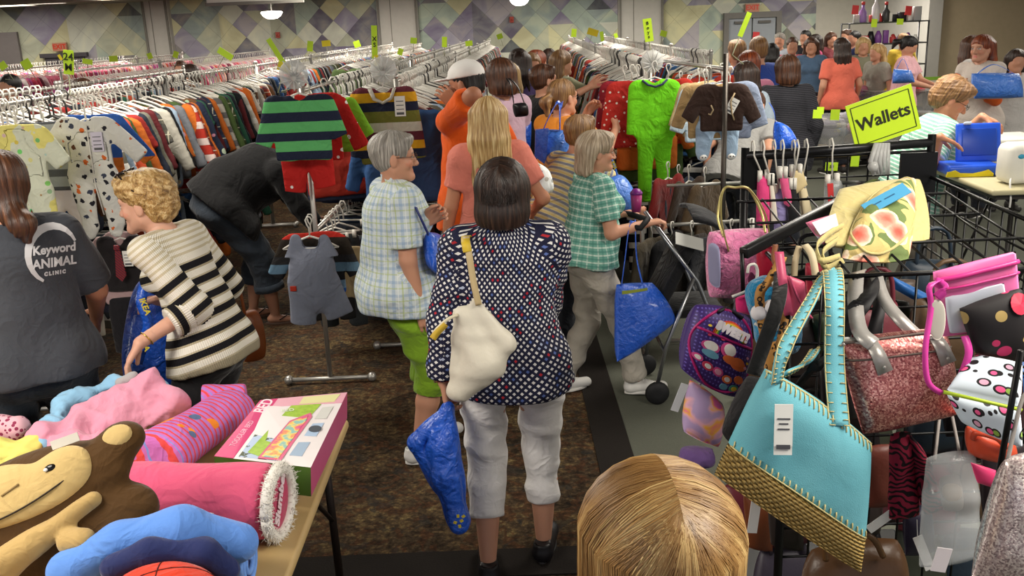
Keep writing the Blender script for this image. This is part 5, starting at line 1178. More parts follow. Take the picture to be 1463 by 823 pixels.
for g in (-1, 1): mb.ball((g * .092, -.03, -.30), (.026, .014, .02)); mb.ball((g * .092 - .011, -.044, -.297), (.005, .004, .005), 6, 1); mb.ball((g * .092 + .011, -.044, -.297), (.005, .004, .005), 6, 1)
mb.build('bunny_feet', [plain('dcdcd8', .8), plain('1b1b1b', .5)], t, True)
for (u, v, Y, hcol, lab, rz) in ((1000, 100, 6.7, 'b09a70', 'beige fleece jacket left of the brown sweater', .5), (985, 112, 7.0, '8aa2c0', 'pale blue padded jacket left of the brown sweater', .6), (973, 106, 7.3, '34507c', 'denim blue padded top left of the beige fleece', .7), (1008, 104, 6.4, 'bcd0de', 'ice blue shirt peeking out at the brown sweater', .3), (1043, 100, 6.45, '7f8aa0', 'grey blue shirt right behind the brown sweater', -.3)):
    shown('hanging_jacket' if 'jacket' in lab else 'hanging_shirt', lab, 'jacket' if 'jacket' in lab else 'shirt', u, v, Y, [('b', 0, 29, 15, 17), ('c', -13, 15, -22, 38, 6.5, 5.5), ('c', 13, 15, 21, 38, 6.5, 5.5), ('r', -10, 13, 10, 13, 5, 5)], cloth(hcol), rz, seed=int(u) % 50, fold=.008)
# second post beside the brown sweater and its rail
c = P(1037, 95, 5.92); t = empty('clothes_rack', (c[0], c[1], 0), 0, 'dark metal clothes rail with a square post beside the brown sweater', 'clothes rack')
mb = MB(); mb.tube([(0, 0, .03), (0, 0, c[2] + .08)], .017, 8); mb.build('post', plain('4a4540', .35, .8), t, True)
mb = MB(); mb.tube([(0, 0, RZ), (-.25, 2.6, RZ)], .014, 8); mb.build('top_rail', M_CHROME, t, True)
mb = MB(); mb.tube([(-.36, .02, 1.08), (.12, .02, 1.08)], .011, 8); mb.ball((0, .02, 1.08), .02); mb.build('lower_rail', M_CHROME, t, True)
mb = MB(); mb.tube([(-.34, 0, .03), (.3, 0, .03)], .014, 8); mb.build('foot_bar', M_CHROME, t, True)
# low dark garments on the rail right of the pyjamas
for i, (u, v, Y, hcol, lab) in enumerate(((955, 236, 6.3, '7a1c1a', 'dark red garment heaped on the low rail right of the green pyjamas'), (985, 240, 6.1, '3a2a1e', 'dark brown garment on the low rail below the bunny trousers'), (1008, 244, 6.0, '4a3a26', 'brown patterned garment on the low rail left of the square post'), (970, 240, 6.4, '222a3a', 'navy garment on the low rail under the bunny trousers'))):
    shown('hanging_jacket', lab, 'jacket', u, v, Y, [('b', 0, 27, 13, 17), ('c', -12, 13, -22, 36, 6, 5), ('c', 12, 13, 22, 36, 6, 5)], cloth(hcol), .8, seed=60 + i, fold=.01)
t = empty('clothes_rack', (1.2, 5.75, 0), 0, 'short dark clothes rail standing between the stroller and the bag rack', 'clothes rack')
MB().tube([(-.36, 0, .86), (.34, .05, .86)], .012, 8).build('top_rail', M_CHROME, t, True)
for px in (-.36, .34): MB().tube([(px, .02, .03), (px, .02, .88)], .014, 8).build('post', M_CHROME, t, True); MB().tube([(px, -.24, .03), (px, .24, .03)], .014, 8).build('foot_bar', M_CHROME, t, True)
for i, (hc_, lab) in enumerate((('4a4234', 'olive brown jacket, leftmost on the short rail behind the stroller'), ('17171a', 'black jacket second on the short rail behind the stroller'), ('2c2622', 'dark brown jacket in the middle of the short rail'), ('1c1e24', 'blue-black jacket fourth on the short rail behind the stroller'), ('5c5040', 'grey-brown patterned jacket right on the short rail'), ('201a1a', 'black jacket last on the short rail by the pink carrier'))):
    t = empty('hanging_jacket', (.90 + .125 * i, 5.75, .86), .75, lab, 'jacket'); V, Q = flatg(0, 0, 0, [('b', 0, 35, 15, 24), ('c', -13, 15, -22, 48, 7, 5.5), ('c', 13, 15, 22, 48, 7, 5.5), ('r', -10, 13, 10, 13, 5, 5)], seed=80 + i, fold=.01, h=.009); link('cloth', mesh_np('cloth', V, Q), cloth(hc_), t); hanger_mb().build('hanger', M_HANGW, t, True)
# ------------------------------------------------------------------ size cards
M_CARD = plain('b4d62a', .55, name='yellow_green_card'); M_CARDY = plain('d8c820', .55)
def card(u, v, Y, wpx, hpx, rot, text, lab, mat=M_CARD, stem=True, ts=1.):
    c = P(u, v, Y); k = Y / F; w, h_ = wpx * k, hpx * k; t = empty('size_card', c, 0, lab, 'sign'); R = Ry(math.radians(rot))
    mb = MB(); mb.box((0, 0, 0), (w, .004, h_), R.T); mb.build('card', mat, t)
    if text: text_on('lettering', text, min(w * 1.0, h_ * .5) * ts, R @ np.array([0, -.0035, 0]), R @ np.array([1., 0, 0]), R @ np.array([0, 0, 1.]), plain('2a3010', .6), t, .001, .001)
    if stem: mb = MB(); mb.tube([R @ np.array([0, .004, -h_ * .3]), R @ np.array([0, .004, -h_ / 2 - .12]) , (0, .004, RZ - c[2] + .015)], .004, 6); mb.build('stem', plain('8a8c70', .5), t, True)
    return t
card(98, 89, 5.6, 14, 33, 8, '24\nM', 'tall yellow-green size card reading 24 M over the left rails'); card(38, 92, 9, 13, 13, -25, '', 'small tilted yellow-green card at the upper left'); card(4, 94, 9, 11, 10, -30, '', 'small yellow-green card cut by the left edge')
card(322, 77, 9, 22, 9, 35, '', 'slanted yellow-green card over the left rails'); card(396, 76, 5.25, 7, 44, -28, '', 'narrow slanted yellow-green card above the green striped shirt'); card(406, 96, 5.2, 18, 12, 20, '', 'yellow card low above the green striped shirt', M_CARDY)
card(535, 60, 6.0, 8, 44, 3, 'X\nS', 'tall yellow-green card above the mustard striped sweater'); card(538, 86, 5.9, 6, 14, 0, '', 'small yellow card above the mustard striped sweater', M_CARDY)
card(926, 43, 6.75, 12, 31, -7, 'B\no\ny\ns', 'tall yellow-green card above the green pyjamas', ts=.5); card(1064, 35, 6.1, 7, 34, 22, '', 'long narrow pale card leaning over the brown sweater')
for i, (u, v, Y, w, h_, nm) in enumerate(((86, 82, 13, 4, 8, 'above the left girls rail'), (125, 88, 14, 14, 7, 'right of the tall 24 M card'), (162, 84, 15, 12, 8, 'left of the first wall column'), (214, 80, 15, 7, 8, 'in front of the first wall column'), (251, 78, 15, 7, 9, 'just right of the first wall column'), (443, 66, 15, 8, 14, 'left of the mural middle, upright'), (466, 62, 15, 12, 8, 'under the left mural, wide'), (510, 63, 16, 9, 9, 'under the left mural, near the column'), (572, 74, 11, 7, 9, 'over the mid rails right of the sweater'), (591, 58, 14, 9, 8, 'over the rails left of the orange shirt'), (670, 62, 12, 10, 7, 'above the white cap'), (714, 52, 15, 8, 7, 'over the far middle rails'), (847, 46, 15, 15, 9, 'widest under the middle mural'), (820, 47, 16, 7, 11, 'left of the widest card'), (860, 52, 14, 5, 13, 'right of the widest card'), (880, 51, 16, 5, 6, 'at the third column'), (948, 48, 15, 9, 8, 'right of the third column'), (635, 60, 12, 7, 14, 'above the rail behind the sweater'))):
    card(u, v, Y, w, h_, (i * 37) % 50 - 25, '', 'small yellow-green card ' + nm, M_CARD if i % 6 else M_CARDY)
# ------------------------------------------------------------------ soft goods helper: a filled panel with its own thickness
class Pillow:
    """four corners TL TR BR BL, bulging to the front and the back"""
    def __init__(s, c, front=.04, back=.02, p=3., n=22, m=22, wr=.003, fr=30, seed=1, rnd_=0., sag=0., toward=None):
        s.c = [np.array(q, float) for q in c]; TL, TR, BR, BL = s.c; s.nor = nrm(np.cross(BL - TL, TR - TL)); tw = np.array(toward if toward is not None else CC, float) - (TL + BR) / 2
        if s.nor @ tw < 0: s.nor = -s.nor
        s.f, s.b, s.p, s.n, s.m, s.wr, s.fr, s.seed, s.rd, s.sag = front, back, p, n, m, wr, fr, seed, rnd_, sag
        s.w = np.linalg.norm(TR - TL); s.h = np.linalg.norm(BL - TL)
    def sq(s, u, v):
        if s.rd <= 0: return u, v
        a, b = 2 * u - 1, 2 * v - 1; ea, eb = a * np.sqrt(1 - b * b / 2), b * np.sqrt(1 - a * a / 2)
        return ((a * (1 - s.rd) + ea * s.rd) + 1) / 2, ((b * (1 - s.rd) + eb * s.rd) + 1) / 2
    def at(s, u, v, side=1, off=0.):
        u = np.atleast_1d(np.asarray(u, float)); v = np.atleast_1d(np.asarray(v, float)); TL, TR, BR, BL = s.c; x, y = s.sq(u, v); x = x[:, None]; y = y[:, None]
        B = (TL * (1 - x) + TR * x) * (1 - y) + (BL * (1 - x) + BR * x) * y
        e = (1 - np.abs(2 * u - 1) ** s.p) * (1 - np.abs(2 * v - 1) ** s.p); e = np.sqrt(np.maximum(e, 0)); am = (s.f if side > 0 else -s.b)
        B[:, 2] -= s.sag * 4 * u * (1 - u) * (.5 + .5 * (1 - v))
        n_ = s.wr * (wob(B, s.fr, s.seed, 4) + .7 * (.4 - np.abs(wob(B, s.fr * .6, s.seed + 2, 2)))) * np.minimum(1, e * 2)
        return B + s.nor * (e * am + n_ * side + off * side)[:, None]
    def pt(s, u, v, off=0.): return s.at(u, v, 1, off)[0]
    def mesh(s, v0=0., v1=1., mirror=False):
        n, m = s.n, s.m; us = (1 - np.cos(np.linspace(0, PI, n + 1))) / 2 * .5 + np.linspace(0, 1, n + 1) * .5; vs = v0 + (v1 - v0) * ((1 - np.cos(np.linspace(0, PI, m + 1))) / 2 * .5 + np.linspace(0, 1, m + 1) * .5)
        U, Vv = np.meshgrid(us, vs); U = U.ravel(); Vv = Vv.ravel(); A = s.at(U, Vv, 1); B = s.at(U, Vv, -1); k = len(A); id_ = lambda i, j: j * (n + 1) + i; Q = []; uv = []
        q0 = lambda a: (U[a] * s.w, (1 - Vv[a]) * s.h)
        def add(f):
            Q.append(f); uv.extend([q0(x % k) for x in f])
        for j in range(m):
            for i in range(n):
                add((id_(i, j), id_(i, j + 1), id_(i + 1, j + 1), id_(i + 1, j))); add(tuple(k + x for x in (id_(i, j), id_(i + 1, j), id_(i + 1, j + 1), id_(i, j + 1))))
        rim = [id_(i, 0) for i in range(n + 1)] + [id_(n, j) for j in range(1, m + 1)] + [id_(i, m) for i in range(n - 1, -1, -1)] + [id_(0, j) for j in range(m - 1, 0, -1)]
        for a in range(len(rim)): b = rim[(a + 1) % len(rim)]; x = rim[a]; add((x, b, k + b, k + x))
        V = np.concatenate([A, B]); N0 = np.cross(A[id_(0, 1)] - A[0], A[1] - A[0])
        Q = np.array(Q); uvA = np.array(uv).reshape(-1, 4, 2)
        ctr = V.mean(0); a, b, c_ = V[Q[0][0]], V[Q[0][1]], V[Q[0][2]]
        mid = Q[(m // 2 * n + n // 2) * 2]; nn = np.cross(V[mid[1]] - V[mid[0]], V[mid[2]] - V[mid[0]])
        if nn @ s.nor < 0: Q = Q[:, ::-1]; uvA = uvA[:, ::-1]
        return mesh_np('panel', V, Q, uvA.reshape(-1, 2))
    def build(s, name, mat, parent=None, label=None, v0=0., v1=1.):
        o = link(name, s.mesh(v0, v1), mat, parent)
        if label: o['label'] = label
        return o
def strap_on(mb, pts, w, th=.004, side=(1, 0, 0), mi=0): mb.strip(spline(pts), w, th, side, mi)
def spline(pts, k=6):
    pts = [np.array(p, float) for p in pts]; out = []
    for i in range(len(pts) - 1):
        p0 = pts[max(i - 1, 0)]; p1 = pts[i]; p2 = pts[i + 1]; p3 = pts[min(i + 2, len(pts) - 1)]
        for j in range(k):
            t = j / k; out.append(.5 * ((2 * p1) + (-p0 + p2) * t + (2 * p0 - 5 * p1 + 4 * p2 - p3) * t * t + (-p0 + 3 * p1 - 3 * p2 + p3) * t ** 3))
    return out + [pts[-1]]
def m_tarp(name='blue_woven_tarpaulin', a='1247b4', b='2a66d8'):
    n = N(name, .28, .5, coat=.25); x = n.noise(16, detail=5, dist=1.6); n.bump(x + n.noise(60, detail=3) * .4, .8, .02); return n.out(n.mix(x, hexc(a), hexc(b)))
M_TARP = m_tarp(); M_TARPL = m_tarp('light_blue_tarpaulin', '2a66cc', '5c93ea'); M_YEL = plain('d8c43a', .5)
# ------------------------------------------------------------------ left table with bedding
TZ = .75; t = empty('folding_table', (-1.55, 2.75, 0), 0, 'folding table with tan top piled with bedding at the lower left', 'table')
xr_, xl_, yf, yb = .93, -1.3, -1.4, .42
mb = MB(); mb.box(((xr_ + xl_) / 2, (yf + yb) / 2, TZ - .018), (xr_ - xl_, yb - yf, .036), bev=.012); mb.build('tabletop', plain('b59a6a', .45), t, True)
mb = MB(); mb.box(((xr_ + xl_) / 2, (yf + yb) / 2, TZ - .05), (xr_ - xl_ - .06, yb - yf - .06, .03)); mb.build('apron', plain('2a2522', .5), t)
for (lx, ly) in ((xr_ - .08, yf + .5), (xr_ - .08, yb - .1), (xl_ + .2, yb - .1), (xl_ + .2, yf + .5)):
    mb = MB(); mb.tube([(lx, ly, TZ - .04), (lx + (.0), ly + (.05 if ly > -.3 else 0), .02)], .015, 8); mb.tube([(lx, ly + .02, .38), (lx - .02, ly - .3 if ly > -.3 else ly + .3, TZ - .06)], .009, 6); mb.build('leg', plain('2a2320', .4, .5), t, True)
# boxed bed
b0 = [G(372, 572, .95), G(496, 561, .93), G(444, 668, .90), G(306, 652, .92)]; bn = nrm(np.cross(b0[3] - b0[0], b0[1] - b0[0])); bn = bn if bn[2] > 0 else -bn
def boxed(u, v, o=0.): return (b0[0] * (1 - u) + b0[1] * u) * (1 - v) + (b0[3] * (1 - u) + b0[2] * u) * v + bn * o
t = empty('boxed_bed', (0, 0, 0), 0, 'flat pink and white cardboard box reading BED with garden pictures', 'box')
mb = MB(); dn = -bn * .10; mb.add([boxed(0, 0), boxed(1, 0), boxed(1, 1), boxed(0, 1)] + [boxed(0, 0) + dn, boxed(1, 0) + dn, boxed(1, 1) + dn, boxed(0, 1) + dn], [(0, 3, 2, 1), (4, 5, 6, 7), (0, 1, 5, 4), (3, 0, 4, 7)])
mb.add([boxed(1, 0), boxed(1, 1), boxed(1, 1) + dn, boxed(1, 0) + dn], [(0, 1, 2, 3)], 1); mb.add([boxed(0, 1), boxed(1, 1), boxed(1, 1) + dn, boxed(0, 1) + dn], [(0, 3, 2, 1)], 2)
mb.build('carton', [plain('e6dfe0', .35), plain('c4577e', .35), plain('4c6a2a', .4)], t)
def patch(name, uv, mat, o, par=t):
    mb = MB(); pts = [boxed(u, v, o) for u, v in uv]; mb.poly(pts, .0012, bn); return mb.build(name, mat, par)
patch('pink_stripe', [(0, 0), (.20, 0), (.20, 1), (0, 1)], plain('cf2f72', .35), .0013); patch('top_band', [(.2, 0), (1, 0), (1, .16), (.2, .16)], plain('e0a8b8', .35), .0013); patch('sun_band', [(.5, .02), (.93, .02), (.9, .14), (.5, .14)], plain('dcd8a0', .35), .0026)
sky = N('printed_garden_photo', .4); sky = sky.out(sky.mix(sky.noise(30, detail=5).gt(.52), hexc('a9bcd8'), hexc('3f4a30')))
grs = N('printed_lawn', .4); grs = grs.out(grs.mix(grs.noise(60, detail=5), hexc('6f9a20'), hexc('b4d050')))
patch('photo', [(.24, .2), (.66, .2), (.64, .97), (.24, .97)], sky, .0013); patch('lawn', [(.42, .16), (.76, .16), (.66, .6), (.56, .97), (.30, .9)], grs, .0026)
bedm = N('printed_bedspread', .4); bedm = bedm.out(bedm.ramp(bedm.noise(26, detail=4), [(.38, hexc('d0508a')), (.47, hexc('e8a060')), (.53, hexc('e8d070')), (.6, hexc('8ab8b0'))]))
patch('bed_picture', [(.52, .42), (.70, .3), (.74, .36), (.68, .97), (.44, .97)], plain('d8688c', .4), .004); patch('bedspread', [(.535, .45), (.69, .34), (.70, .42), (.645, .95), (.47, .95)], bedm, .0052)
for (u, v, c1) in ((.80, .22, 'd0d0cc'), (.79, .46, 'a9c0dc'), (.75, .72, '9fb4cc')):
    patch('inset_picture', [(u, v), (u + .12, v - .01), (u + .11, v + .17), (u - .02, v + .17)], plain(c1, .35), .0026)
mb = MB(); c_ = boxed(.85, .54, .0038); X_ = nrm(boxed(1, .5) - boxed(0, .5)); Y_ = nrm(np.cross(bn, X_)); mb.lathe([(.001, 0), (.02, 0), (.02, .001), (.001, .001)], c_, 20, 0, (X_, Y_, bn)); mb.build('printed_valve', plain('4a505a', .4), t)
up_ = nrm(boxed(0, 0) - boxed(0, 1)); text_on('lettering', 'BED', .052, boxed(.105, .13, .0015), up_, np.cross(bn, up_), plain('f0dce4', .4), t, .001, .001)
text_on('lettering', 'TODDLER BED', .024, boxed(.10, .62, .0015), up_, np.cross(bn, up_), plain('e8b8cc', .4), t, .001); 
text_on('lettering', 'BED', .024, boxed(.42, .25, .0045), nrm(boxed(1, 0) - boxed(0, 0)), np.cross(bn, nrm(boxed(1, 0) - boxed(0, 0))), plain('e8f0dc', .4), t, .001) 
# pink sleeping-bag roll
def roll(name, a, b, ra, rb, mat, par, n=40, m=30, wr=.004, fr=26, seed=1, q=.9, pinch=0., label=None):
    a = np.array(a, float); b = np.array(b, float); d = nrm(b - a); s_, u_ = frame(d); R = []; L = np.linalg.norm(b - a); V = []
    prof = [(0, .02), (0, .55), (.004, .86), (.02, .97), (.05, 1.)] + [(x, 1 + .02 * math.sin(x * 9)) for x in np.linspace(.12, .88, m)] + [(.95, 1.), (.98, .97), (.996, .86), (1, .55), (1, .02)]
    for t_, r in prof:
        r_ = (ra + (rb - ra) * t_) * r; c_ = a + (b - a) * t_
        V.append([c_ + (s_ * math.cos(2 * PI * k / n) + u_ * math.sin(2 * PI * k / n) * q) * r_ for k in range(n)])
    mb = MB(); mb.rings(V, uvs=[(k * 2 * PI * ra / n, 0) for k in range(n)]); A = np.array(mb.v)
    rad = A - a - ((A - a) @ d)[:, None] * d; nn = rad / np.maximum(np.linalg.norm(rad, axis=1, keepdims=True), 1e-6)
    al = np.stack([(A - a) @ d, *(nn * .15).T], 1)[:, :3]
    A = A + nn * (wr * wob(A, fr, seed, 5) + wr * .8 * (.4 - np.abs(wob(A, fr * .5, seed + 3, 2))))[:, None]; mb.v = [tuple(x) for x in A]
    o = mb.build(name, mat, par, True)
    if label: o['label'] = label
    return o
t = empty('sleeping_bag', (0, 0, 0), 0, 'rolled pink sleeping bag with white fur trim and script lettering', 'sleeping bag')
ca = P(158, 708, 2.42); cb = P(388, 717, 2.36); pk = cloth('d9577c', .3); roll('rolled_bag', ca, cb, .100, .108, pk, t, wr=.004, q=.98, seed=5)
d_ = nrm(cb - ca); s_, u_ = frame(d_); e0 = cb + d_ * .02; mb = MB(); r3 = np.random.RandomState(3); mb.tube([e0 + (s_ * math.cos(a_) + u_ * math.sin(a_)) * .094 for a_ in np.linspace(0, 2 * PI, 33)], .017, 8)
for k in range(2600):
    a_ = r3.uniform(0, 2 * PI); o_ = (s_ * math.cos(a_) + u_ * math.sin(a_)); p0 = e0 + o_ * (.094 + r3.uniform(-.012, .014)) + d_ * r3.uniform(-.012, .014); dr = nrm(o_ * r3.uniform(-.6, 1.2) + d_ * r3.uniform(-.6, 1) + r3.randn(3) * .5); mb.tube([p0, p0 + dr * .008, p0 + dr * .015 + r3.randn(3) * .003], [.0011, .0009, .0003], 3)
mb.build('fur_trim', plain('e6e2da', .9), t, True)
mb = MB(); mb.lathe([(.001, .0), (.06, .004), (.095, -.004), (.095, -.02), (.001, -.02)], e0, 30, 0, (s_, u_, d_)); mb.build('end_panel', cloth('b8395e', .3), t, True)
text_on('lettering', 'Slumber', .046, e0 + d_ * .0055 + u_ * .012, nrm(s_ * (1 if s_ @ np.array([0, -1, 0]) > 0 else -1) * .75 + u_ * .66) if False else nrm(np.array([0, .55, .84]) - d_ * (np.array([0, .55, .84]) @ d_)), nrm(np.cross(d_, nrm(np.array([0, .55, .84])))), plain('e9d3da', .5), t, .002, .002, .2)
c_ = P(316, 737, 2.28); mb = MB(); mb.box(c_, (.062, .003, .03), np.array([[1, 0, 0], [0, .9, .44], [0, -.44, .9]])); mb.build('price_tag', plain('e8e6e2', .7), t)
# striped roll
def m_strroll():
    n = N('pink_purple_orange_stripes', .85, .2); fabric_bump(n); x, y, z = n.obj; q = (x * .45 + y * .85) * 46.; w = q + n.noise(8) * 1.2
    c = n.mix(w.fract().lt(.30), hexc('c06ab4'), hexc('d84a4a')); c = n.mix(w.fract().band(.5, .62), c, hexc('7c8cd0')); d = n.noise(5.5, detail=2); c = n.mix(d.gt(.60), c, hexc('e8862c')); e, _ = n.voro(8); c = n.mix(e.lt(.16), c, hexc('5a6a8c')); return n.out(c)
t = empty('rolled_blanket', (0, 0, 0), 0, 'pink, purple and orange striped bedding roll beside the cardboard box', 'bedding'); ms = m_strroll()
roll('roll', P(222, 655, 2.68), P(338, 578, 3.12), .105, .085, ms, t, wr=.008, fr=18, q=.75, seed=8); roll('tucked_end', P(290, 570, 3.14), P(352, 562, 3.17), .06, .045, ms, t, wr=.004, q=.8, seed=9)
# heaped pink blanket with blue edge
def heap(name, label, cat, blobs, mat, seed, wr=.020, fr=48, h=.007, parts=()):
    t = empty(name, (0, 0, 0), 0, label, cat); s = SDF(h)
    for b in blobs: s.cone(b[0], b[1], b[2], b[3], k=.03)
    V, Q = s.build(2); N_ = normals_np(V, Q); V = V + N_ * (wr * .7 * wob(V, fr, seed, 3) + wr * 1.2 * (.35 - np.abs(wob(V, fr * .62, seed + 5, 2))) + wr * .25 * wob(V, fr * 2.6, seed + 7, 4))[:, None]
    link('folds', mesh_np('folds', V, Q), mat, t); return t
g = lambda u, v, z: G(u, v, z)
t = heap('fleece_blanket', 'crumpled pale pink blanket heaped at the back of the bedding table', 'blanket', [(g(110, 618, .83), g(250, 585, .84), .06, .05), (g(150, 590, .86), g(215, 550, .92), .06, .05), (g(90, 640, .82), g(200, 630, .82), .05, .045), (g(205, 548, .93), g(245, 578, .87), .045, .045), (g(60, 630, .83), g(140, 590, .85), .045, .05)], cloth('dc96ae', .2), 31)
t = heap('fleece_blanket', 'pale blue fleece curving around the crumpled pink blanket', 'blanket', [(g(60, 632, .83), g(95, 580, .85), .035, .04), (g(95, 580, .85), g(160, 552, .87), .04, .04), (g(160, 552, .87), g(232, 552, .89), .04, .03)], cloth('8fbfe0', .2), 33)
t = heap('cloth_toy', 'small pale grey cloth held by the reaching hand', 'cloth', [(g(172, 546, .94), g(190, 538, .96), .022, .018)], cloth('a8a4a6'), 35, .006, 40, .005)
t = heap('folded_quilt', 'yellow, orange and pink bedding at the far left of the table', 'bedding', [(g(0, 665, .82), g(70, 625, .83), .05, .04), (g(-40, 655, .80), g(10, 650, .82), .06, .06)], None or N('yellow_pink_print', .85).out((.8, .3, .1)), 37)
mm_ = N('orange_pink_patchwork', .85); x, y, z = mm_.obj; mm_ = mm_.out(mm_.ramp(mm_.noise(5, detail=1), [(.40, hexc('e07a80')), (.48, hexc('e8b04a')), (.56, hexc('d8d070'))])); t.children[0].data.materials[0] = mm_
mm2 = N('pink_floral_print', .85); d, c = mm2.voro(60); mm2 = mm2.out(mm2.mix(d.lt(.4), hexc('d8a8b4'), hexc('8a3050')))
t = heap('rolled_blanket', 'small pink floral bundle at the left edge behind the orange bedding', 'blanket', [(g(-30, 610, .82), g(22, 612, .82), .055, .05)], mm2, 39, .006)
# blue quilt roll with spiral end
t = empty('rolled_quilt', (0, 0, 0), 0, 'blue quilt rolled up with a spiral end at the bottom of the photo', 'quilt'); bl = cloth('5f8fdc', .3)
qa = P(95, 818, 2.12); qb = P(348, 800, 2.13); roll('quilt', qa, qb, .075, .085, bl, t, wr=.005, fr=20, seed=12, q=.95)
d_ = nrm(qb - qa); s_, u_ = frame(d_); mb = MB(); sp = []
for k in range(60): a_ = k / 59. * 5.2 * PI; r_ = .078 - .062 * k / 59.; sp.append(qb + d_ * .012 + (s_ * math.cos(a_) + u_ * math.sin(a_) * .95) * r_)
mb.tube(sp, .0075, 6); mb.build('rolled_edge', cloth('6d9ae4', .3), t, True)
mb = MB(); mb.lathe([(.001, .004), (.06, .004), (.07, 0), (.001, -.002)], qb + d_ * .002, 24, 0, (s_, u_, d_)); mb.build('lining', cloth('1f2f6a', .3), t, True)
arc = lambda u, v, Y: P(u, v, Y)
t = heap('folded_quilt', 'light blue quilt layer arching over the red cushion at the bottom', 'quilt', [(P(100, 815, 1.98), P(170, 775, 2.0), .05, .05), (P(170, 775, 2.0), P(260, 757, 2.02), .05, .055), (P(260, 757, 2.02), P(340, 775, 2.06), .055, .05)], bl, 41, .006, 20)
t = heap('folded_quilt', 'navy folded edge between the light blue quilt and the red cushion', 'quilt', [(P(160, 812, 1.93), P(215, 786, 1.94), .028, .03), (P(215, 786, 1.94), P(290, 788, 1.96), .03, .03), (P(290, 788, 1.96), P(325, 815, 1.98), .03, .028)], cloth('232c5c', .3), 42, .005, 24)
t = empty('red_cushion', (0, 0, 0), 0, 'bright red cushion with stitched seams at the bottom of the photo', 'cushion'); c_ = P(232, 862, 1.86)
s = SDF(.008); s.ell(c_, (.135, .11, .085)); V, Q = s.build(1); link('cushion_cover', mesh_np('c', V, Q), cloth('d63a1e', .2), t); cush = (c_, (.135, .11, .085))
mb = MB()
for k in range(2):
    ang = k * PI / 2.6 + .5; pts = []
    for j in range(13): th = -PI * .45 + j * PI * .9 / 12; v_ = np.array([math.sin(th) * math.cos(ang), math.sin(th) * math.sin(ang), math.cos(th)]); pts.append(c_ + v_ * np.array(cush[1]) * 1.005)
    mb.tube(pts, .0016, 5)
mb.build('seam', plain('4a1410', .7), t, True)
# monkey pillow
t = empty('monkey_pillow', (0, 0, 0), 0, 'brown plush monkey pillow with a tan smiling face', 'plush pillow')
BR_ = cloth('4c3210', .5); TN_ = cloth('c9ad72', .3); ob = {}
fu = P(75, 690, 2.10); X_ = nrm(np.array([.96, .12, .28])); N_ = nrm(np.array([.02, -.82, .57])); N_ = nrm(N_ - X_ * (N_ @ X_)); U_ = np.cross(N_, X_); U_ = U_ if U_[2] > 0 else -U_
Rm = np.stack([X_, U_, N_], 1); Lm = lambda x, y, z: fu + Rm @ np.array([x, y, z])
s = SDF(.007); s.ell(Lm(-.06, .0, -.03), (.25, .105, .06), Rm, k=.03).ell(Lm(.175, .052, -.03), (.062, .048, .035), Rm, k=.03).ell(Lm(.13, -.12, -.06), (.09, .075, .05), Rm, k=.03).ell(Lm(-.1, -.12, -.06), (.26, .09, .06), Rm, k=.04)
V, Q = s.build(1); link('plush_body', mesh_np('c', V, Q), BR_, t)
s = SDF(.005); s.ell(Lm(-.08, -.004, .012), (.185, .068, .028), Rm, k=.02).ell(Lm(.045, .028, .008), (.062, .048, .030), Rm, k=.03).ell(Lm(-.13, .035, .006), (.08, .05, .03), Rm, k=.03); V, Q = s.build(1); link('face_panel', mesh_np('c', V, Q), TN_, t)['label'] = 'tan face panel'
s = SDF(.005); s.ell(Lm(.178, .058, -.004), (.040, .030, .014), Rm, k=.01); V, Q = s.build(1); link('inner_ear', mesh_np('c', V, Q), TN_, t)['label'] = 'tan inner ear'
s = SDF(.006); s.cone(Lm(-.26, -.19, .0), Lm(.09, -.075, .0), .05, .020, k=.02).cone(Lm(.02, -.155, .0), Lm(.05, -.165, .01), .035, .032, k=.01); V, Q = s.build(1); N2 = normals_np(V, Q); V += N2 * (.005 * wob(V, 30, 5))[:, None]; link('arm', mesh_np('c', V, Q), cloth('b89a62', .3), t)['label'] = 'tan folded arm'
def facez(x, y):   # height of the tan face above its base at x, y
    v_ = 0
    for (cx, cy, cz, rx, ry, rz) in ((-.08, -.004, .012, .185, .068, .028), (.045, .028, .008, .062, .048, .030), (-.13, .035, .006, .08, .05, .03)):
        q_ = 1 - ((x - cx) / rx) ** 2 - ((y - cy) / ry) ** 2
        if q_ > 0: v_ = max(v_, cz + rz * math.sqrt(q_))
    return v_ + .003
mb = MB(); mb.ball((0, 0, 0), (1, 1, 1), 14); mb.v = [tuple(Lm(.022 + a * .017, .026 + b * .010, facez(.022, .026) + c * .007)) for a, b, c in mb.v]; mb.build('eye', plain('151312', .2), t, True)
mb = MB(); mb.ball((0, 0, 0), (1, 1, 1), 8); mb.v = [tuple(Lm(.012 + a * .006, .024 + b * .005, facez(.022, .026) + .006 + c * .003)) for a, b, c in mb.v]; mb.build('eye_highlight', plain('f2f0ea', .3), t, True)
mb = MB(); mb.tube([Lm(x, -.052 + 1.1 * (x + .15) ** 2 * .9 + .0, facez(x, -.052 + (x + .15) ** 2)) for x in np.linspace(-.24, .06, 24)], .0022, 6); mb.tube([Lm(.05, .004, facez(.05, .004)), Lm(.066, -.004, facez(.066, -.004))], .0028, 6); mb.build('smile', plain('2a1f14', .7), t, True)
mb = MB(); mb.tube([Lm(-.105, .0, facez(-.105, .0)), Lm(-.06, .014, facez(-.06, .014))], .0028, 6); mb.build('nostril', plain('8a7248', .7), t, True)
mb = MB(); mb.box(Lm(.06, .085, .02), (.07, .022, .003), np.stack([X_, nrm(U_ + N_ * .3), nrm(N_ - U_ * .3)])); mb.build('price_tag', plain('d4cfc4', .7), t)
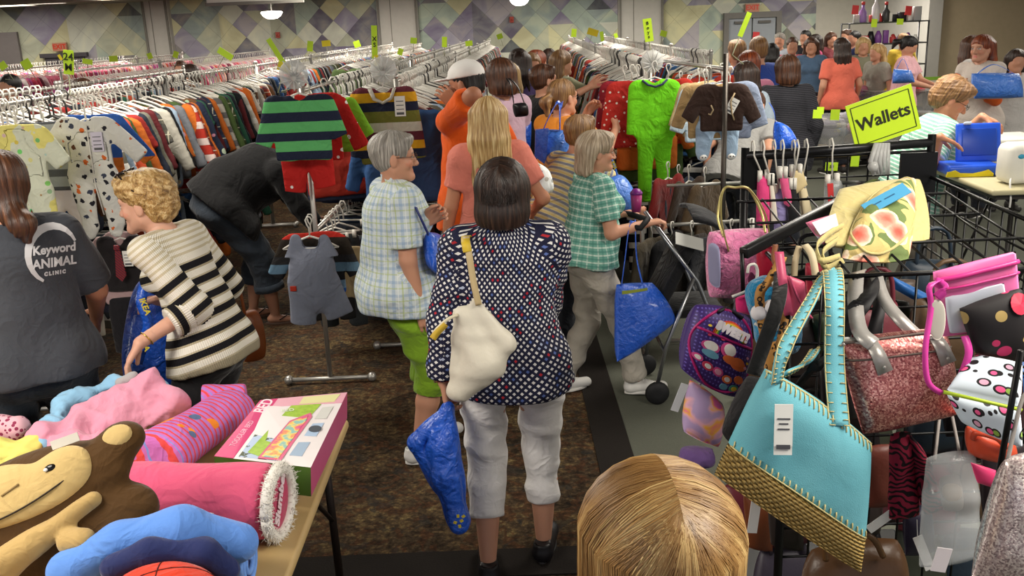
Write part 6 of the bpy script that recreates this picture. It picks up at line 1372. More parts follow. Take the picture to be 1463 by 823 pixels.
# ------------------------------------------------------------------ bags carried by people
def carry_bag(name, label, cat, corners, front, back, mat, seed, straps=(), wr=.012, fr=24, sag=0., text=None, p=2.6, rnd_=.25, strapm=None, sw=.03, toward=None):
    t = empty(name, (0, 0, 0), 0, label, cat); pl = Pillow(corners, front, back, p, 30, 30, wr, fr, seed, rnd_, sag, toward); pl.build('bag_body', mat, t)
    for st in straps:
        mb = MB(); strap_on(mb, st, sw, .004, side=(.25, 1, .1)); mb.build('strap', strapm or mat, t, True)
    return t, pl
# crumpled blue bag in the hand of the lattice blouse
t, pl = carry_bag('blue_shopping_bag', 'crumpled blue tarpaulin bag held by the woman in the navy lattice blouse', 'shopping bag', [P(600, 622, 3.2), P(636, 606, 3.15), P(673, 748, 3.1), P(646, 752, 3.12)], .05, .05, M_TARP, 3, wr=.016, fr=36, rnd_=.1)
s = SDF(.006); a_ = P(640, 583, 3.22); s.cone(a_, P(640, 680, 3.18), .024, .055, k=.02).cone(P(622, 640, 3.19), P(645, 700, 3.18), .03, .05, k=.03).cone(P(628, 622, 3.2), P(634, 670, 3.19), .035, .06, k=.03).cone(P(640, 680, 3.18), P(656, 745, 3.15), .048, .040, k=.02).cone(a_, P(594, 632, 3.2), .018, .028, k=.015).cone(P(594, 632, 3.2), P(625, 690, 3.2), .026, .03, k=.02)
V, Q = s.build(2); N2 = normals_np(V, Q); r_ = (V - a_); ang = np.arctan2(r_[:, 0], r_[:, 1] + .15); V += N2 * (.010 * np.abs(wob(V, 55, 4, 3, (1.6, 1.6, .25))) + .006 * wob(V, 60, 6, 4, (1, 1, .5)))[:, None]; bo = t.children[0]; bo.data = mesh_np('bag', V, Q); bo.data.materials.append(M_TARP); bo.data.polygons.foreach_set('use_smooth', [True] * len(Q))
mb = MB()
c_ = P(655, 742, 3.06)
for k, (dx, dz) in enumerate(((0, .02), (.012, .0), (-.012, -.006), (.004, -.022), (.02, .018))): mb.box(c_ + np.array([dx, -.012, dz]), (.010, .003, .012), Ry(k).T)
mb.build('yellow_print', M_YEL, t)
# white handbag on the shoulder of the lattice blouse
t, pl = carry_bag('white_handbag', 'slouchy white leather handbag slung on the left shoulder of the lattice blouse', 'handbag', [P(658, 428, 3.06), P(688, 426, 3.06), P(738, 492, 3.05), P(640, 572, 3.05)], .05, .04, plain('d9d3c2', .42, bump=.3), 8, wr=.010, fr=24, rnd_=.35)
hd = t.children[0]; s = SDF(.006)
s.cone(P(664, 448, 3.08), P(690, 520, 3.06), .03, .075, k=.03).cone(P(690, 520, 3.06), P(658, 560, 3.07), .07, .04, k=.03).cone(P(680, 432, 3.08), P(722, 494, 3.05), .022, .035, k=.03).cone(P(722, 494, 3.05), P(690, 535, 3.04), .03, .04, k=.02).cone(P(656, 450, 3.08), P(652, 560, 3.08), .018, .028, k=.02)
s.cone(P(668, 430, 3.06), P(664, 446, 3.05), .014, .010, k=.01, op=1)
V, Q = s.build(2); V[:, 1] = 3.07 + (V[:, 1] - 3.07) * .75; N2 = normals_np(V, Q); V += N2 * (.006 * wob(V, 34, 5, 4) + .008 * (.4 - np.abs(wob(V, 20, 7, 2, (1.3, 1, .7)))))[:, None]
hd.data = mesh_np('bag', V, Q); hd.data.materials.append(plain('d9d3c2', .42, bump=.3)); hd.data.polygons.foreach_set('use_smooth', [True] * len(Q))
mb = MB(); strap_on(mb, [P(684, 436, 3.06), P(676, 400, 3.06), P(668, 350, 3.08), P(666, 338, 3.2), P(672, 345, 3.4)], .022, .005, (1, .2, 0)); mb.build('shoulder_strap', [plain('cbb68a', .45)], t, True)['label'] = 'cream shoulder strap'
mb = MB(); strap_on(mb, [P(668, 360, 3.065), P(665, 345, 3.085), P(666, 337, 3.2), P(671, 342, 3.32)], .030, .003, (1, .2, 0)); mb.build('strap_pad', [plain('d8b93a', .5)], t, True)['label'] = 'yellow strap pad'
mb = MB(); mb.tube(spline([P(654, 450, 3.06), P(640, 456, 3.04), P(624, 470, 3.03), P(618, 480, 3.03)]), .006, 8); mb.build('handle', plain('d8cfb4', .4), t, True)
mb = MB(); strap_on(mb, [P(637, 463, 3.035), P(624, 476, 3.025), P(618, 484, 3.025)], .024, .004, (.3, 0, 1)); mb.build('handle_lining', plain('c9a83a', .5), t, True)
# blue bag on plaid woman
t, pl = carry_bag('blue_shopping_bag', 'blue tarpaulin bag under the arm of the woman in the pale checked shirt', 'shopping bag', [P(610, 330, 4.25), P(628, 335, 4.45), P(642, 400, 4.5), P(618, 385, 4.2)], .05, .05, M_TARP, 13, [[P(612, 335, 4.25), P(598, 305, 4.2), P(588, 282, 4.28), P(584, 272, 4.45)]], wr=.01, rnd_=.2, sw=.018, strapm=plain('1b2a6a', .5))
# teal woman's blue bag hanging from the stroller and the one on her shoulder
t, pl = carry_bag('blue_shopping_bag', 'large blue tarpaulin bag hanging from the stroller handle by long straps', 'shopping bag', [P(880, 405, 4.85), P(930, 402, 5.0), P(968, 462, 4.95), P(898, 532, 4.8)], .07, .08, M_TARP, 17, [[P(888, 408, 4.86), P(893, 370, 4.9), P(899, 325, 4.96), P(905, 316, 5.02)], [P(918, 405, 4.9), P(910, 370, 4.94), P(908, 330, 4.98), P(908, 316, 5.03)]], wr=.014, fr=20, rnd_=.18, sw=.03)
hd = t.children[0]; pl = Pillow([P(880, 405, 4.85), P(932, 403, 5.0), P(968, 458, 4.95), P(880, 520, 4.8)], .09, .08, 2.4, 34, 34, .016, 20, 17, .1)
hd.data = pl.mesh(); hd.data.materials.append(M_TARP); hd.data.polygons.foreach_set('use_smooth', [True] * len(hd.data.polygons))
mb = MB()
mb.strip([pl.pt(u, .10, .004) for u in np.linspace(.05, .6, 8)], .02, .002, side=(0, 0, 1)); mb.build('yellow_hem_print', plain('8f9a3a', .5), t)
t, pl = carry_bag('blue_shopping_bag', 'bright blue tarpaulin bag with yellow lettered strap behind the grey-haired stroller woman', 'shopping bag', [P(850, 262, 5.5), P(885, 248, 5.6), P(916, 300, 5.5), P(860, 312, 5.4)], .09, .08, M_TARPL, 19, [[P(884, 256, 5.55), P(876, 232, 5.5), P(868, 214, 5.42), P(866, 206, 5.4)]], wr=.015, fr=18, rnd_=.2, sw=.035, strapm=M_TARP)
text_on('lettering', 'IKEA', .03, P(877, 236, 5.46), nrm(P(884, 256, 5.5) - P(868, 214, 5.4)), nrm(np.cross(np.array([0, -1., 0]), nrm(P(884, 256, 5.5) - P(868, 214, 5.4)))), M_YEL, t, .001, .001)
t, pl = carry_bag('blue_shopping_bag', 'blue two-tone bag hanging from the shoulder of the orange-topped woman', 'shopping bag', [P(766, 184, 6.05), P(818, 186, 6.0), P(806, 242, 5.95), P(764, 226, 6.05)], .10, .08, M_TARPL, 23, [[P(776, 186, 6.0), P(784, 168, 6.0), P(794, 150, 6.1), P(800, 146, 6.2)], [P(800, 186, 5.98), P(800, 168, 6.0), P(800, 152, 6.05), P(802, 146, 6.2)]], wr=.012, fr=20, rnd_=.15, strapm=M_TARP)
mb = MB(); mb.poly([P(765, 186, 5.93), P(784, 184, 5.90), P(780, 236, 5.88), P(764, 224, 5.93)], .04, (0, -1, 0)); mb.build('side_gusset', M_TARP, t)
for (cs, lab, y) in (([(735, 168), (760, 172), (758, 215), (735, 212)], 'blue bag hanging beside the lilac-topped woman', 7.2), ([(755, 98), (775, 100), (772, 120), (757, 122)], 'small blue bag in the crowd near the dark-haired woman', 9.2)):
    carry_bag('blue_shopping_bag', lab, 'shopping bag', [P(u, v, y) for u, v in cs], .08, .06, M_TARP, int(y * 3), [], wr=.012, rnd_=.2)
carry_bag('black_shoulder_bag', 'black shoulder bag on the woman with the brown bob and lilac top', 'handbag', [P(732, 148, 6.75), P(751, 146, 6.8), P(754, 166, 6.8), P(736, 168, 6.75)], .06, .04, plain('17161a', .4), 29, [[P(734, 148, 6.75), P(730, 122, 6.75), P(724, 112, 6.85)], [P(749, 147, 6.78), P(740, 125, 6.8), P(728, 112, 6.9)]], sw=.02)
carry_bag('blue_shopping_bag', 'blue bag hanging beside the stooping person in light grey', 'shopping bag', [P(1106, 172, 6.9), P(1124, 182, 6.9), P(1142, 214, 6.8), P(1108, 218, 6.8)], .08, .07, M_TARP, 31, [[P(1108, 176, 6.9), P(1106, 160, 6.9), P(1100, 148, 7.0)]], wr=.012, rnd_=.2)
carry_bag('blue_shopping_bag', 'big blue bag held by the woman with orange sleeves at the right edge', 'shopping bag', [P(1386, 104, 9.1), P(1458, 104, 9.0), P(1464, 140, 9.0), P(1390, 142, 9.1)], .12, .10, M_TARPL, 33, [[P(1395, 106, 9.1), P(1420, 92, 9.1), P(1450, 106, 9.0)]], wr=.02, fr=12, rnd_=.2)
carry_bag('blue_shopping_bag', 'blue bag on the table corner before the pale pink t-shirt', 'shopping bag', [P(1276, 98, 11.5), P(1302, 100, 11.4), P(1308, 118, 11.4), P(1274, 120, 11.5)], .12, .10, M_TARPL, 35, [[P(1280, 100, 11.5), P(1290, 84, 11.5), P(1298, 100, 11.4)]], wr=.02, fr=14, rnd_=.2)
# striped sweater woman's blue bag and brown handbag
t, pl = carry_bag('blue_shopping_bag', 'blue tarpaulin bag hanging behind the arm of the woman in the striped sweater', 'shopping bag', [P(203, 398, 3.75), P(240, 392, 3.95), P(262, 560, 3.8), P(180, 560, 3.7)], .10, .10, M_TARP, 37, [], wr=.022, fr=22, rnd_=.12)
mb = MB(); strap_on(mb, [P(208, 402, 3.62), P(202, 432, 3.58), P(212, 462, 3.58), P(202, 500, 3.58), P(196, 520, 3.6)], .04, .004, (1, .3, 0)); mb.build('strap', M_TARP, t, True)
for (u, v) in ((207, 438), (206, 490)): text_on('lettering', 'IKEA', .034, P(u, v, 3.555), np.array([.25, 0, -1.]), np.array([1., 0, .25]), M_YEL, t, .001, .001)
t, pl = carry_bag('brown_handbag', 'brown leather handbag behind the black trousers of the striped sweater woman', 'handbag', [P(346, 448, 4.0), P(366, 440, 4.1), P(380, 512, 4.05), P(348, 520, 4.0)], .05, .05, plain('7a3f1c', .4, bump=.3), 39, [[P(350, 450, 4.0), P(344, 420, 3.98), P(338, 400, 3.95)]], wr=.006, rnd_=.25, sw=.02)
carry_bag('patterned_bag', 'white floral bag hanging beside the coral t-shirt', 'handbag', [P(764, 230, 5.2), P(778, 240, 5.3), P(790, 275, 5.3), P(768, 280, 5.2)], .05, .05, m_objspot, 41, [], wr=.006, rnd_=.2)
# ------------------------------------------------------------------ stroller
o0 = P(905, 320, 5.02); t = empty('stroller', (.72, 5.0, 0), 0, 'black folding stroller with silver rods pushed by the grey-haired woman', 'stroller'); L_ = lambda p: np.array(p, float) - np.array([.72, 5.0, 0])
hl, hr2 = P(880, 308, 5.38), P(930, 320, 4.98); mb = MB(); mb.tube([L_(P(868, 312, 5.4)), L_(P(878, 303, 5.38)), L_(P(900, 306, 5.32)), L_(P(925, 314, 5.0)), L_(P(915, 326, 4.96)), L_(P(902, 324, 4.98))], .017, 10); mb.build('handlebar_foam', plain('151517', .7), t, True)
mb = MB()
for (y, px) in ((4.92, 0), (5.38, .0)): mb.tube([L_((.80, y, 1.03)), L_((1.02, y, .72)), L_((1.22, y, .22)), L_((1.30, y, .12))], .012, 8); mb.tube([L_((1.00, y, .74)), L_((.85, y, .35)), L_((.80, y, .12))], .012, 8)
mb.tube([L_((.84, 4.92, .32)), L_((.84, 5.38, .32))], .01, 8); mb.build('frame', plain('9a9ca0', .3, .9), t, True)
mb = MB(); mb.box(L_((1.02, 5.15, .52)), (.34, .40, .05), bev=.02); mb.box(L_((.90, 5.15, .72)), (.06, .40, .44), Ry(.45).T, bev=.02); mb.build('seat', cloth('17171a', .3), t, True)
mb = MB(); R = []
for k in range(9):
    a_ = -.25 + k / 8. * 1.75; R.append([L_((.93 + .05 + math.cos(a_) * .27 * -1 * (-1 if True else 1), 4.93 + .44 * j / 10, .83 + math.sin(a_) * .24 + .04 * math.sin(j / 10 * PI))) for j in range(11)] + [L_((.93 + .05 + math.cos(a_) * .25, 4.93 + .44 * j / 10, .83 + math.sin(a_) * .22 + .04 * math.sin(j / 10 * PI))) for j in range(10, -1, -1)])
mb.rings(R); mb.build('canopy', cloth('1a1a1e', .3), t, True)
for (x, y) in ((1.30, 4.92), (1.30, 5.38), (.80, 4.92), (.80, 5.38)):
    mb = MB(); mb.lathe([(.02, -.02), (.062, -.018), (.07, 0), (.062, .018), (.02, .02)], L_((x, y, .072)), 20, 0, (np.array([1., 0, 0]), np.array([0, 0, 1.]), np.array([0, 1., 0]))); mb.build('wheel', plain('1d1d1f', .6), t, True)
mb = MB(); mb.box(L_(P(985, 345, 4.95)), (.16, .10, .004), (Ry(.3) @ Rx(.5)).T); tag(mb.build('paper_flyer', plain('c9c9c4', .7), None), 'loose pale paper lying on the stroller canopy', 'paper').location = (.72, 5.0, 0)
c = P(909, 285, 5.25); t2 = empty('drink_cup', c, 0, 'purple and pink lidded cup standing in the stroller handle', 'cup'); mb = MB(); mb.lathe([(.001, -.07), (.026, -.07), (.034, .03), (.001, .03)], n=16); mb.build('cup_body', plain('a83a7a', .3), t2, True); mb = MB(); mb.lathe([(.036, .03), (.036, .04), (.02, .06), (.001, .065)], n=16); mb.build('lid', plain('7a2a80', .3), t2, True)
# ------------------------------------------------------------------ the black wire rack of bags
RKB = plain('121213', .38, .4, name='black_steel'); RKG = plain('2a2a2c', .3, .6)
def grid(A, B, z0, z1, name_, nx, nz, par, r=.0035):
    A = np.array(A, float); B = np.array(B, float); mb = MB()
    for i in range(nx + 1): p = A + (B - A) * i / nx; mb.tube([(p[0], p[1], z0), (p[0], p[1], z1)], r if 0 < i < nx else r * 1.8, 6)
    for j in range(nz + 1): z = z0 + (z1 - z0) * j / nz; mb.tube([(A[0], A[1], z), (B[0], B[1], z)], r if 0 < j < nz else r * 1.8, 6)
    return mb.build(name_, RKB, par, True)
K0 = P(1065, 215, 3.3); K1 = P(1330, 215, 3.3); K2 = P(1445, 470, 1.78)
t = empty('wire_grid_rack', (1.15, 2.8, 0), 0, 'black wire grid rack loaded with hanging bags at the right', 'display rack'); o = np.array([1.15, 2.8, 0])
zt = K0[2] - .03; A = np.array([K0[0], 3.3, 0]) - o; B = np.array([K1[0], 3.3, 0]) - o
grid(A, B, zt - .95, zt, 'rear_wire_panel', 9, 12, t)
mb = MB(); mb.tube([A + [0, 0, zt + .01], B + [0, 0, zt + .03]], .016, 10); mb.build('top_tube', RKG, t, True)
for (p, z) in ((A, zt + .04), (B, zt + .06)):
    mb = MB(); mb.tube([p + [0, 0, .02], p + [0, 0, z]], .015, 8); mb.build('post', RKB, t, True)
[MB().box(q_, d3).build('corner_plate', RKB, t) for q_, d3 in ((A + [.035, -.01, zt - .055], (.085, .012, .11)), (B + [-.05, -.02, zt - .08], (.13, .012, .16)))]
zf = P(1180, 396, 2.25)[2]; A2 = np.array([.70, 2.25, 0]) - o; B2 = np.array([1.42, 2.25, 0]) - o
grid(A2, B2, .42, zf, 'front_wire_panel', 9, 12, t)
C2 = B2; D2_ = B
grid(C2, D2_, .6, zf + .06, 'side_wire_panel', 12, 11, t)
mb = MB()
for i in range(9): x = .78 + .075 * i; mb.tube([np.array([x, 2.25, zf]) - o, np.array([x + .05, 3.0, zf + .06]) - o], .0035, 6)
for j in range(4): y = 2.25 + .24 * j; mb.tube([np.array([.74, y, zf + .02 * j]) - o, np.array([1.42, y, zf + .02 * j]) - o], .0045, 6)
mb.build('top_wire_shelf', RKB, t, True)
mb = MB(); a_, b_ = P(1062, 362, 2.45) - o, P(1252, 262, 2.95) - o; dd = nrm(b_ - a_); s_, u_ = frame(dd); mb.box((a_ + b_) / 2, (np.linalg.norm(b_ - a_), .028, .03), (dd, s_, u_), bev=.004); mb.tube([b_, np.array([1.2, 3.3, zt - .1]) - o], .008, 6); mb.build('sloping_arm', RKG, t, True)
mb = MB(); a_, b_ = P(1060, 362, 2.45) - o, P(1062, 430, 2.45) - o; mb.tube([a_, b_], .006, 6); mb.tube([np.array([.7, 2.25, zf]) - o, np.array([K0[0], 3.3, zt - .25]) - o], .007, 6); mb.build('side_bar', RKB, t, True)
for (x, y) in ((.70, 2.25), (1.42, 2.25)):
    mb = MB(); mb.tube([np.array([x, y, .02]) - o, np.array([x, y, zf]) - o], .012, 8); mb.build('post', RKB, t, True)
mb = MB(); mb.box(np.array([1.08, 2.85, .04]) - o, (.9, 1.1, .05), bev=.01); mb.build('base', RKB, t)
# Wallets sign
c4 = [P(1213, 151, 3.3), P(1307, 118, 3.3), P(1309, 184, 3.3), P(1219, 217, 3.3)]; cc_ = sum(c4) / 4
t = empty('wallets_sign', cc_, 0, 'yellow-green card sign reading Wallets clipped above the wire rack', 'sign'); X_ = nrm(c4[1] - c4[0]); Z_ = nrm(c4[0] - c4[3] + (c4[1] - c4[2])); Z_ = nrm(Z_ - X_ * (Z_ @ X_)); Nn_ = np.cross(X_, Z_)
w_, h_ = np.linalg.norm(c4[1] - c4[0]), np.linalg.norm(c4[0] - c4[3]); mb = MB(); mb.box((0, 0, 0), (w_, .004, h_), (X_, np.cross(Z_, X_), Z_)); mb.build('card', plain('b9d823', .5), t)
Fr = Nn_ if Nn_[1] < 0 else -Nn_; mb = MB(); q = [X_ * a * (w_ / 2 - .014) + Z_ * b * (h_ / 2 - .014) + Fr * .003 for a, b in ((-1, -1), (1, -1), (1, 1), (-1, 1))]
for i in range(4): mb.strip([q[i], q[(i + 1) % 4]], .0028, .001, side=Fr if False else np.cross(Fr, nrm(q[(i + 1) % 4] - q[i])))
mb.build('border_line', plain('2f3a10', .6), t)
tm = text_on('lettering', 'Wallets', w_ * .262, Fr * .003, X_, Z_, plain('20220f', .6), t, .001, .0012)
mb = MB()
cpos = P(1258, 212, 3.28) - cc_
for k in range(5): mb.tube([cpos + np.array([.01 * k - .02, -.01, .02]), cpos + np.array([.015 * k - .04, -.02, -.04]), cpos + np.array([-.02 + .012 * k, -.01, -.09])], .009, 6)
mb.ball(cpos + np.array([-.03, -.02, -.06]), .02, 8); mb.build('clear_clip', plain('c8c9c6', .2, alpha=.6), t, True)
# ---- small flat goods on the rear rail, each on its own clip hanger
def hungbag(name, lab, cat, px, Y, mat, front=.02, hook=None, rd=.1, wr=.004, seed=1, hm=M_HANGW, zhook=None):
    t = empty(name, (0, 0, 0), 0, lab, cat); pl = Pillow([P(u, v, Y) for u, v in px], front, front, 2.6, 16, 18, wr, 34, seed, rd); pl.build('bag_body', mat, t)
    if hook is not None:
        mb = MB(); h0 = P(hook[0], hook[1], Y); m0 = (pl.c[0] + pl.c[1]) / 2; mb.tube([h0 + [0, .02, -.01], h0 + [0, .022, .022], h0 + [0, 0, .03], h0 + [0, -.02, .01], h0 + [0, -.012, -.02], m0], .003, 6); [mb.box(m0 + (pl.c[1] - m0) * k, (.014, .02, .04)) for k in (-.6, .6)]; mb.build('clip_hanger', hm, t, True)
    return t, pl
hungbag('pink_straps_bag', 'hot pink straps and pouch hanging first on the rear rail', 'bag', [(1082, 252), (1098, 250), (1100, 322), (1080, 322)], 3.28, cloth('d8447e'), hook=(1076, 213), seed=1)
hungbag('cream_belt', 'cream looped belt hanging second on the rear rail', 'belt', [(1098, 256), (1104, 256), (1112, 318), (1102, 320)], 3.27, plain('dcd4c4', .5), .008, hook=(1090, 213), seed=2)
hungbag('purple_sandals', 'lilac flat pouch hanging on the rear rail beside the pink strap', 'pouch', [(1104, 272), (1122, 268), (1128, 330), (1106, 336)], 3.29, cloth('8f86b8'), hook=(1106, 212), seed=3)
hungbag('pink_strap', 'bright pink strap hanging over the lilac pouch', 'strap', [(1112, 246), (1124, 246), (1136, 300), (1120, 292)], 3.26, cloth('d85a88'), .012, hook=(1118, 212), seed=4)
hungbag('beige_purse', 'beige folded purse beside a black strap on the rear rail', 'purse', [(1128, 244), (1146, 242), (1154, 264), (1132, 282)], 3.27, plain('cbb98c', .5), .014, hook=(1134, 212), seed=5)
hungbag('black_strap', 'long black strap hanging in the middle of the rear rail', 'strap', [(1128, 262), (1136, 262), (1146, 322), (1126, 326)], 3.26, plain('151518', .6), .01, hook=(1139, 212), seed=6)
hungbag('cream_purse', 'cream purse with pale clips hanging right of the black strap', 'purse', [(1140, 262), (1150, 260), (1162, 310), (1146, 318)], 3.28, plain('d6c8a4', .5), .012, hook=(1152, 211), seed=7)
clr = plain('c2c6c8', .12, alpha=.38)
t, pl = hungbag('clear_plastic_bag', 'clear zip bag with a red strap hanging right of centre on the rear rail', 'plastic bag', [(1178, 258), (1200, 255), (1240, 336), (1176, 340)], 3.27, clr, .03, hook=(1188, 210), seed=8); mb = MB(); mb.strip([P(1186, 262, 3.22), P(1188, 300, 3.21), P(1186, 336, 3.22)], .02, .004, (1, 0, 0)); mb.build('red_zip', plain('b82a2a', .5), t); mb = MB(); mb.ball(P(1212, 318, 3.25), (.03, .015, .02)); mb.build('green_contents', plain('7fae5a', .7), t, True)
# ---- pink fluffy pet carrier
t = empty('pet_carrier', (0, 0, 0), 0, 'pink fluffy carrier bag with pale gold hoop handles', 'bag')
fz = N('pink_plush', .95, .1, sheen=.6); xn = fz.noise(45, detail=5, dist=1.); fz.bump(xn, 1., .02); fz = fz.out(fz.mix(xn, hexc('cf5f96'), hexc('ee9cc2')))
Yc = 2.82; pc = Pillow([P(1012, 330, Yc), P(1098, 324, Yc + .02), P(1108, 428, Yc), P(1012, 426, Yc - .02)], .05, .10, 3.5, 30, 30, .006, 60, 5, .12); pc.build('plush_body', fz, t)
sp_ = Pillow([P(1011, 345, Yc - .035), P(1029, 350, Yc - .075), P(1030, 415, Yc - .075), P(1012, 405, Yc - .035)], .006, .006, 3, 12, 12, .002, 40, 2, .5); sp_.build('mesh_window', plain('8f8fae', .5), t)
pt_ = Pillow([pc.pt(.55, .55, .002), pc.pt(.9, .5, .002), pc.pt(.86, .85, .002), pc.pt(.5, .78, .002)], .004, .004, 3, 12, 12, .001, 40, 2, .7); pt_.build('dark_pink_patch', plain('6a2f4e', .9), t)
gold = plain('b0a468', .3, .5)
for (u0, u1, dy) in ((.24, .95, -.05), (.20, .90, .04)):
    a_ = pc.pt(u0, .08); b_ = pc.pt(u1, .06); top_ = P(1050, 268, Yc + dy); mb = MB(); mb.tube(spline([pc.pt(u0, .28, .004) if dy < 0 else a_, a_ * .6 + top_ * .4 + [-.03, dy * .3, 0], top_ + [-.035, 0, -.005], top_, top_ + [.045, 0, -.008], b_ * .6 + top_ * .4 + [.03, dy * .3, 0], pc.pt(u1, .28, .004) if dy < 0 else b_], 8), .0045, 8, flat=.6); mb.build('handle', gold, t, True, 'pale gold handle')
# ---- purple backpack
t = empty('backpack', (0, 0, 0), 0, 'small purple backpack with rainbow and cupcake print hanging by the front post', 'backpack')
Yb = 2.55
bc = [P(990, 428, Yb), P(1078, 448, Yb + .05), P(1058, 578, Yb + .02), P(966, 530, Yb - .03)]; bp = Pillow(bc, .055, .07, 3.2, 36, 36, .0015, 30, 3, .42)
pm = N('purple_dotted_print', .5, .35); u, v = pm.uv; a = (u * 90.).fract() - .5; b = (v * 90.).fract() - .5; dd_ = (a * a + b * b).lt(.05); pm = pm.out(pm.mix(dd_, hexc('3a2468'), hexc('6a5cae')))
bp.build('pack_body', pm, t)
def curve_on(pl, us, r, mat, name, off=.002, par=None, flat=1.): mb = MB(); mb.tube([pl.pt(u, v, off) for u, v in us], r, 6, flat=flat); return mb.build(name, mat, par, True)
mg = plain('b3226e', .35)
rim = [(.5 + .475 * math.copysign(abs(math.cos(a)) ** .85, math.cos(a)), .5 + .475 * math.copysign(abs(math.sin(a)) ** .85, math.sin(a))) for a in np.linspace(0, 2 * PI, 50)]
curve_on(bp, rim, .0045, mg, 'piping', .0, t); curve_on(bp, [(x, .30 + .06 * x + .02 * math.sin(x * PI)) for x in np.linspace(.06, .94, 16)], .004, mg, 'pocket_zip', .002, t)
cols = ['d8382e', 'e8882a', 'e8d03a', '5ab04a', '3a7ac8', '8a4ab0']
mb = MB(); mats_ = []
for k, cx in enumerate(cols):
    r_ = .26 - .022 * k; mb.tube([bp.pt(.52 + r_ * math.cos(a) * 1.0, .33 - r_ * .72 * math.sin(a), .003) for a in np.linspace(.0, PI, 18)], .0032, 5, mi=k, flat=.4); mats_.append(plain(cx, .5))
mb.build('rainbow_print', mats_, t, True)
def disc_on(pl, u, v, ru, rv, off, mat_i, mb, n=14):
    c0 = pl.pt(u, v, off); ring = [pl.pt(u + ru * math.cos(a), v + rv * math.sin(a), off) for a in np.linspace(0, 2 * PI, n, endpoint=False)]; mb.add([c0] + ring + [p - pl.nor * .002 for p in ring], [(0, i + 1, (i + 1) % n + 1) for i in range(n)] + [(i + 1, i + 1 + n, (i + 1) % n + 1 + n, (i + 1) % n + 1) for i in range(n)], mat_i)
mb = MB(); mt_ = [plain(c) for c in ('e8e2dc', 'c83a5a', '6aa0b8', 'e0703a', 'd04a8a', 'e8c83a', '4a9a8a', 'e8a0b8', '3a2468')]
for (u, v, ru, rv, ci, o_) in ((.27, .50, .13, .07, 4, .003), (.27, .49, .10, .06, 0, .004), (.28, .59, .12, .05, 2, .005), (.53, .47, .12, .09, 4, .003), (.55, .46, .09, .07, 0, .005), (.58, .57, .12, .05, 3, .006), (.72, .60, .13, .06, 3, .004), (.70, .56, .10, .05, 3, .006), (.13, .70, .07, .05, 4, .004), (.13, .70, .04, .03, 0, .005), (.28, .75, .08, .055, 1, .004), (.28, .75, .045, .03, 0, .005), (.44, .76, .08, .055, 4, .004), (.44, .76, .05, .035, 7, .005), (.60, .80, .075, .05, 3, .004), (.60, .80, .04, .03, 0, .005), (.78, .76, .08, .05, 3, .004), (.76, .88, .08, .05, 6, .004), (.76, .88, .045, .03, 5, .005), (.60, .90, .06, .04, 2, .004), (.84, .60, .03, .018, 7, .004), (.86, .48, .025, .016, 7, .004), (.87, .54, .025, .016, 5, .004), (.20, .24, .025, .016, 5, .004), (.34, .17, .03, .018, 3, .004), (.22, .36, .025, .016, 1, .004), (.42, .36, .03, .018, 1, .004)):
    disc_on(bp, u, v, ru, rv, o_, ci, mb)
mb.build('cupcake_print', mt_, t)
X_ = nrm(bp.pt(.8, .27) - bp.pt(.2, .19)); Y_ = nrm(np.cross(bp.nor, X_)); text_on('lettering', 'SWEET!', .033, bp.pt(.52, .245, .014), X_, Y_, plain('ece4ea', .5), t, .002, .003)
curve_on(bp, [(.30, .05), (.5, -.0), (.72, .06)], .006, plain('1b1b22', .5), 'grab_handle', .012, t)
c_ = bp.pt(.97, .80, .0) + np.array([.05, -.03, -.0]); mb = MB(); axs = Ry(-.45).T; mb.box(c_, (.038, .002, .07), axs); mb.box(c_ + [0, -.0015, -.015], (.026, .001, .012), axs, 1); mb.build('price_tag', [plain('e4e2de', .7), plain('6a6a70')], t)
# ---- pastel character bag below
pm2 = N('pastel_swirl_print', .5, .35); n1 = pm2.noise(9, detail=2, dist=1.5); pm2 = pm2.out(pm2.ramp(n1, [(.38, hexc('8a4a9a')), (.45, hexc('d8588a')), (.5, hexc('e8a83a')), (.55, hexc('d8a0b0')), (.62, hexc('a890b8'))]))
t = empty('childs_bag', (0, 0, 0), 0, 'small pastel pink and yellow child bag hanging below the purple backpack', 'bag')
Pillow([P(984, 538, 2.5), P(1034, 575, 2.52), P(1028, 642, 2.5), P(974, 618, 2.48)], .05, .04, 2.6, 20, 20, .012, 26, 4, .25).build('bag_body', pm2, t)
Pillow([P(974, 640, 2.48), P(1020, 640, 2.5), P(1020, 665, 2.5), P(970, 668, 2.48)], .04, .04, 2.6, 14, 14, .01, 26, 6, .3).build('lower_pouch', cloth('6a4f86'), t)
mb = MB(); axs = Ry(.35).T; mb.box(P(971, 568, 2.4), (.022, .002, .085), axs); mb.build('price_tag', plain('dfe0e4', .7), t)
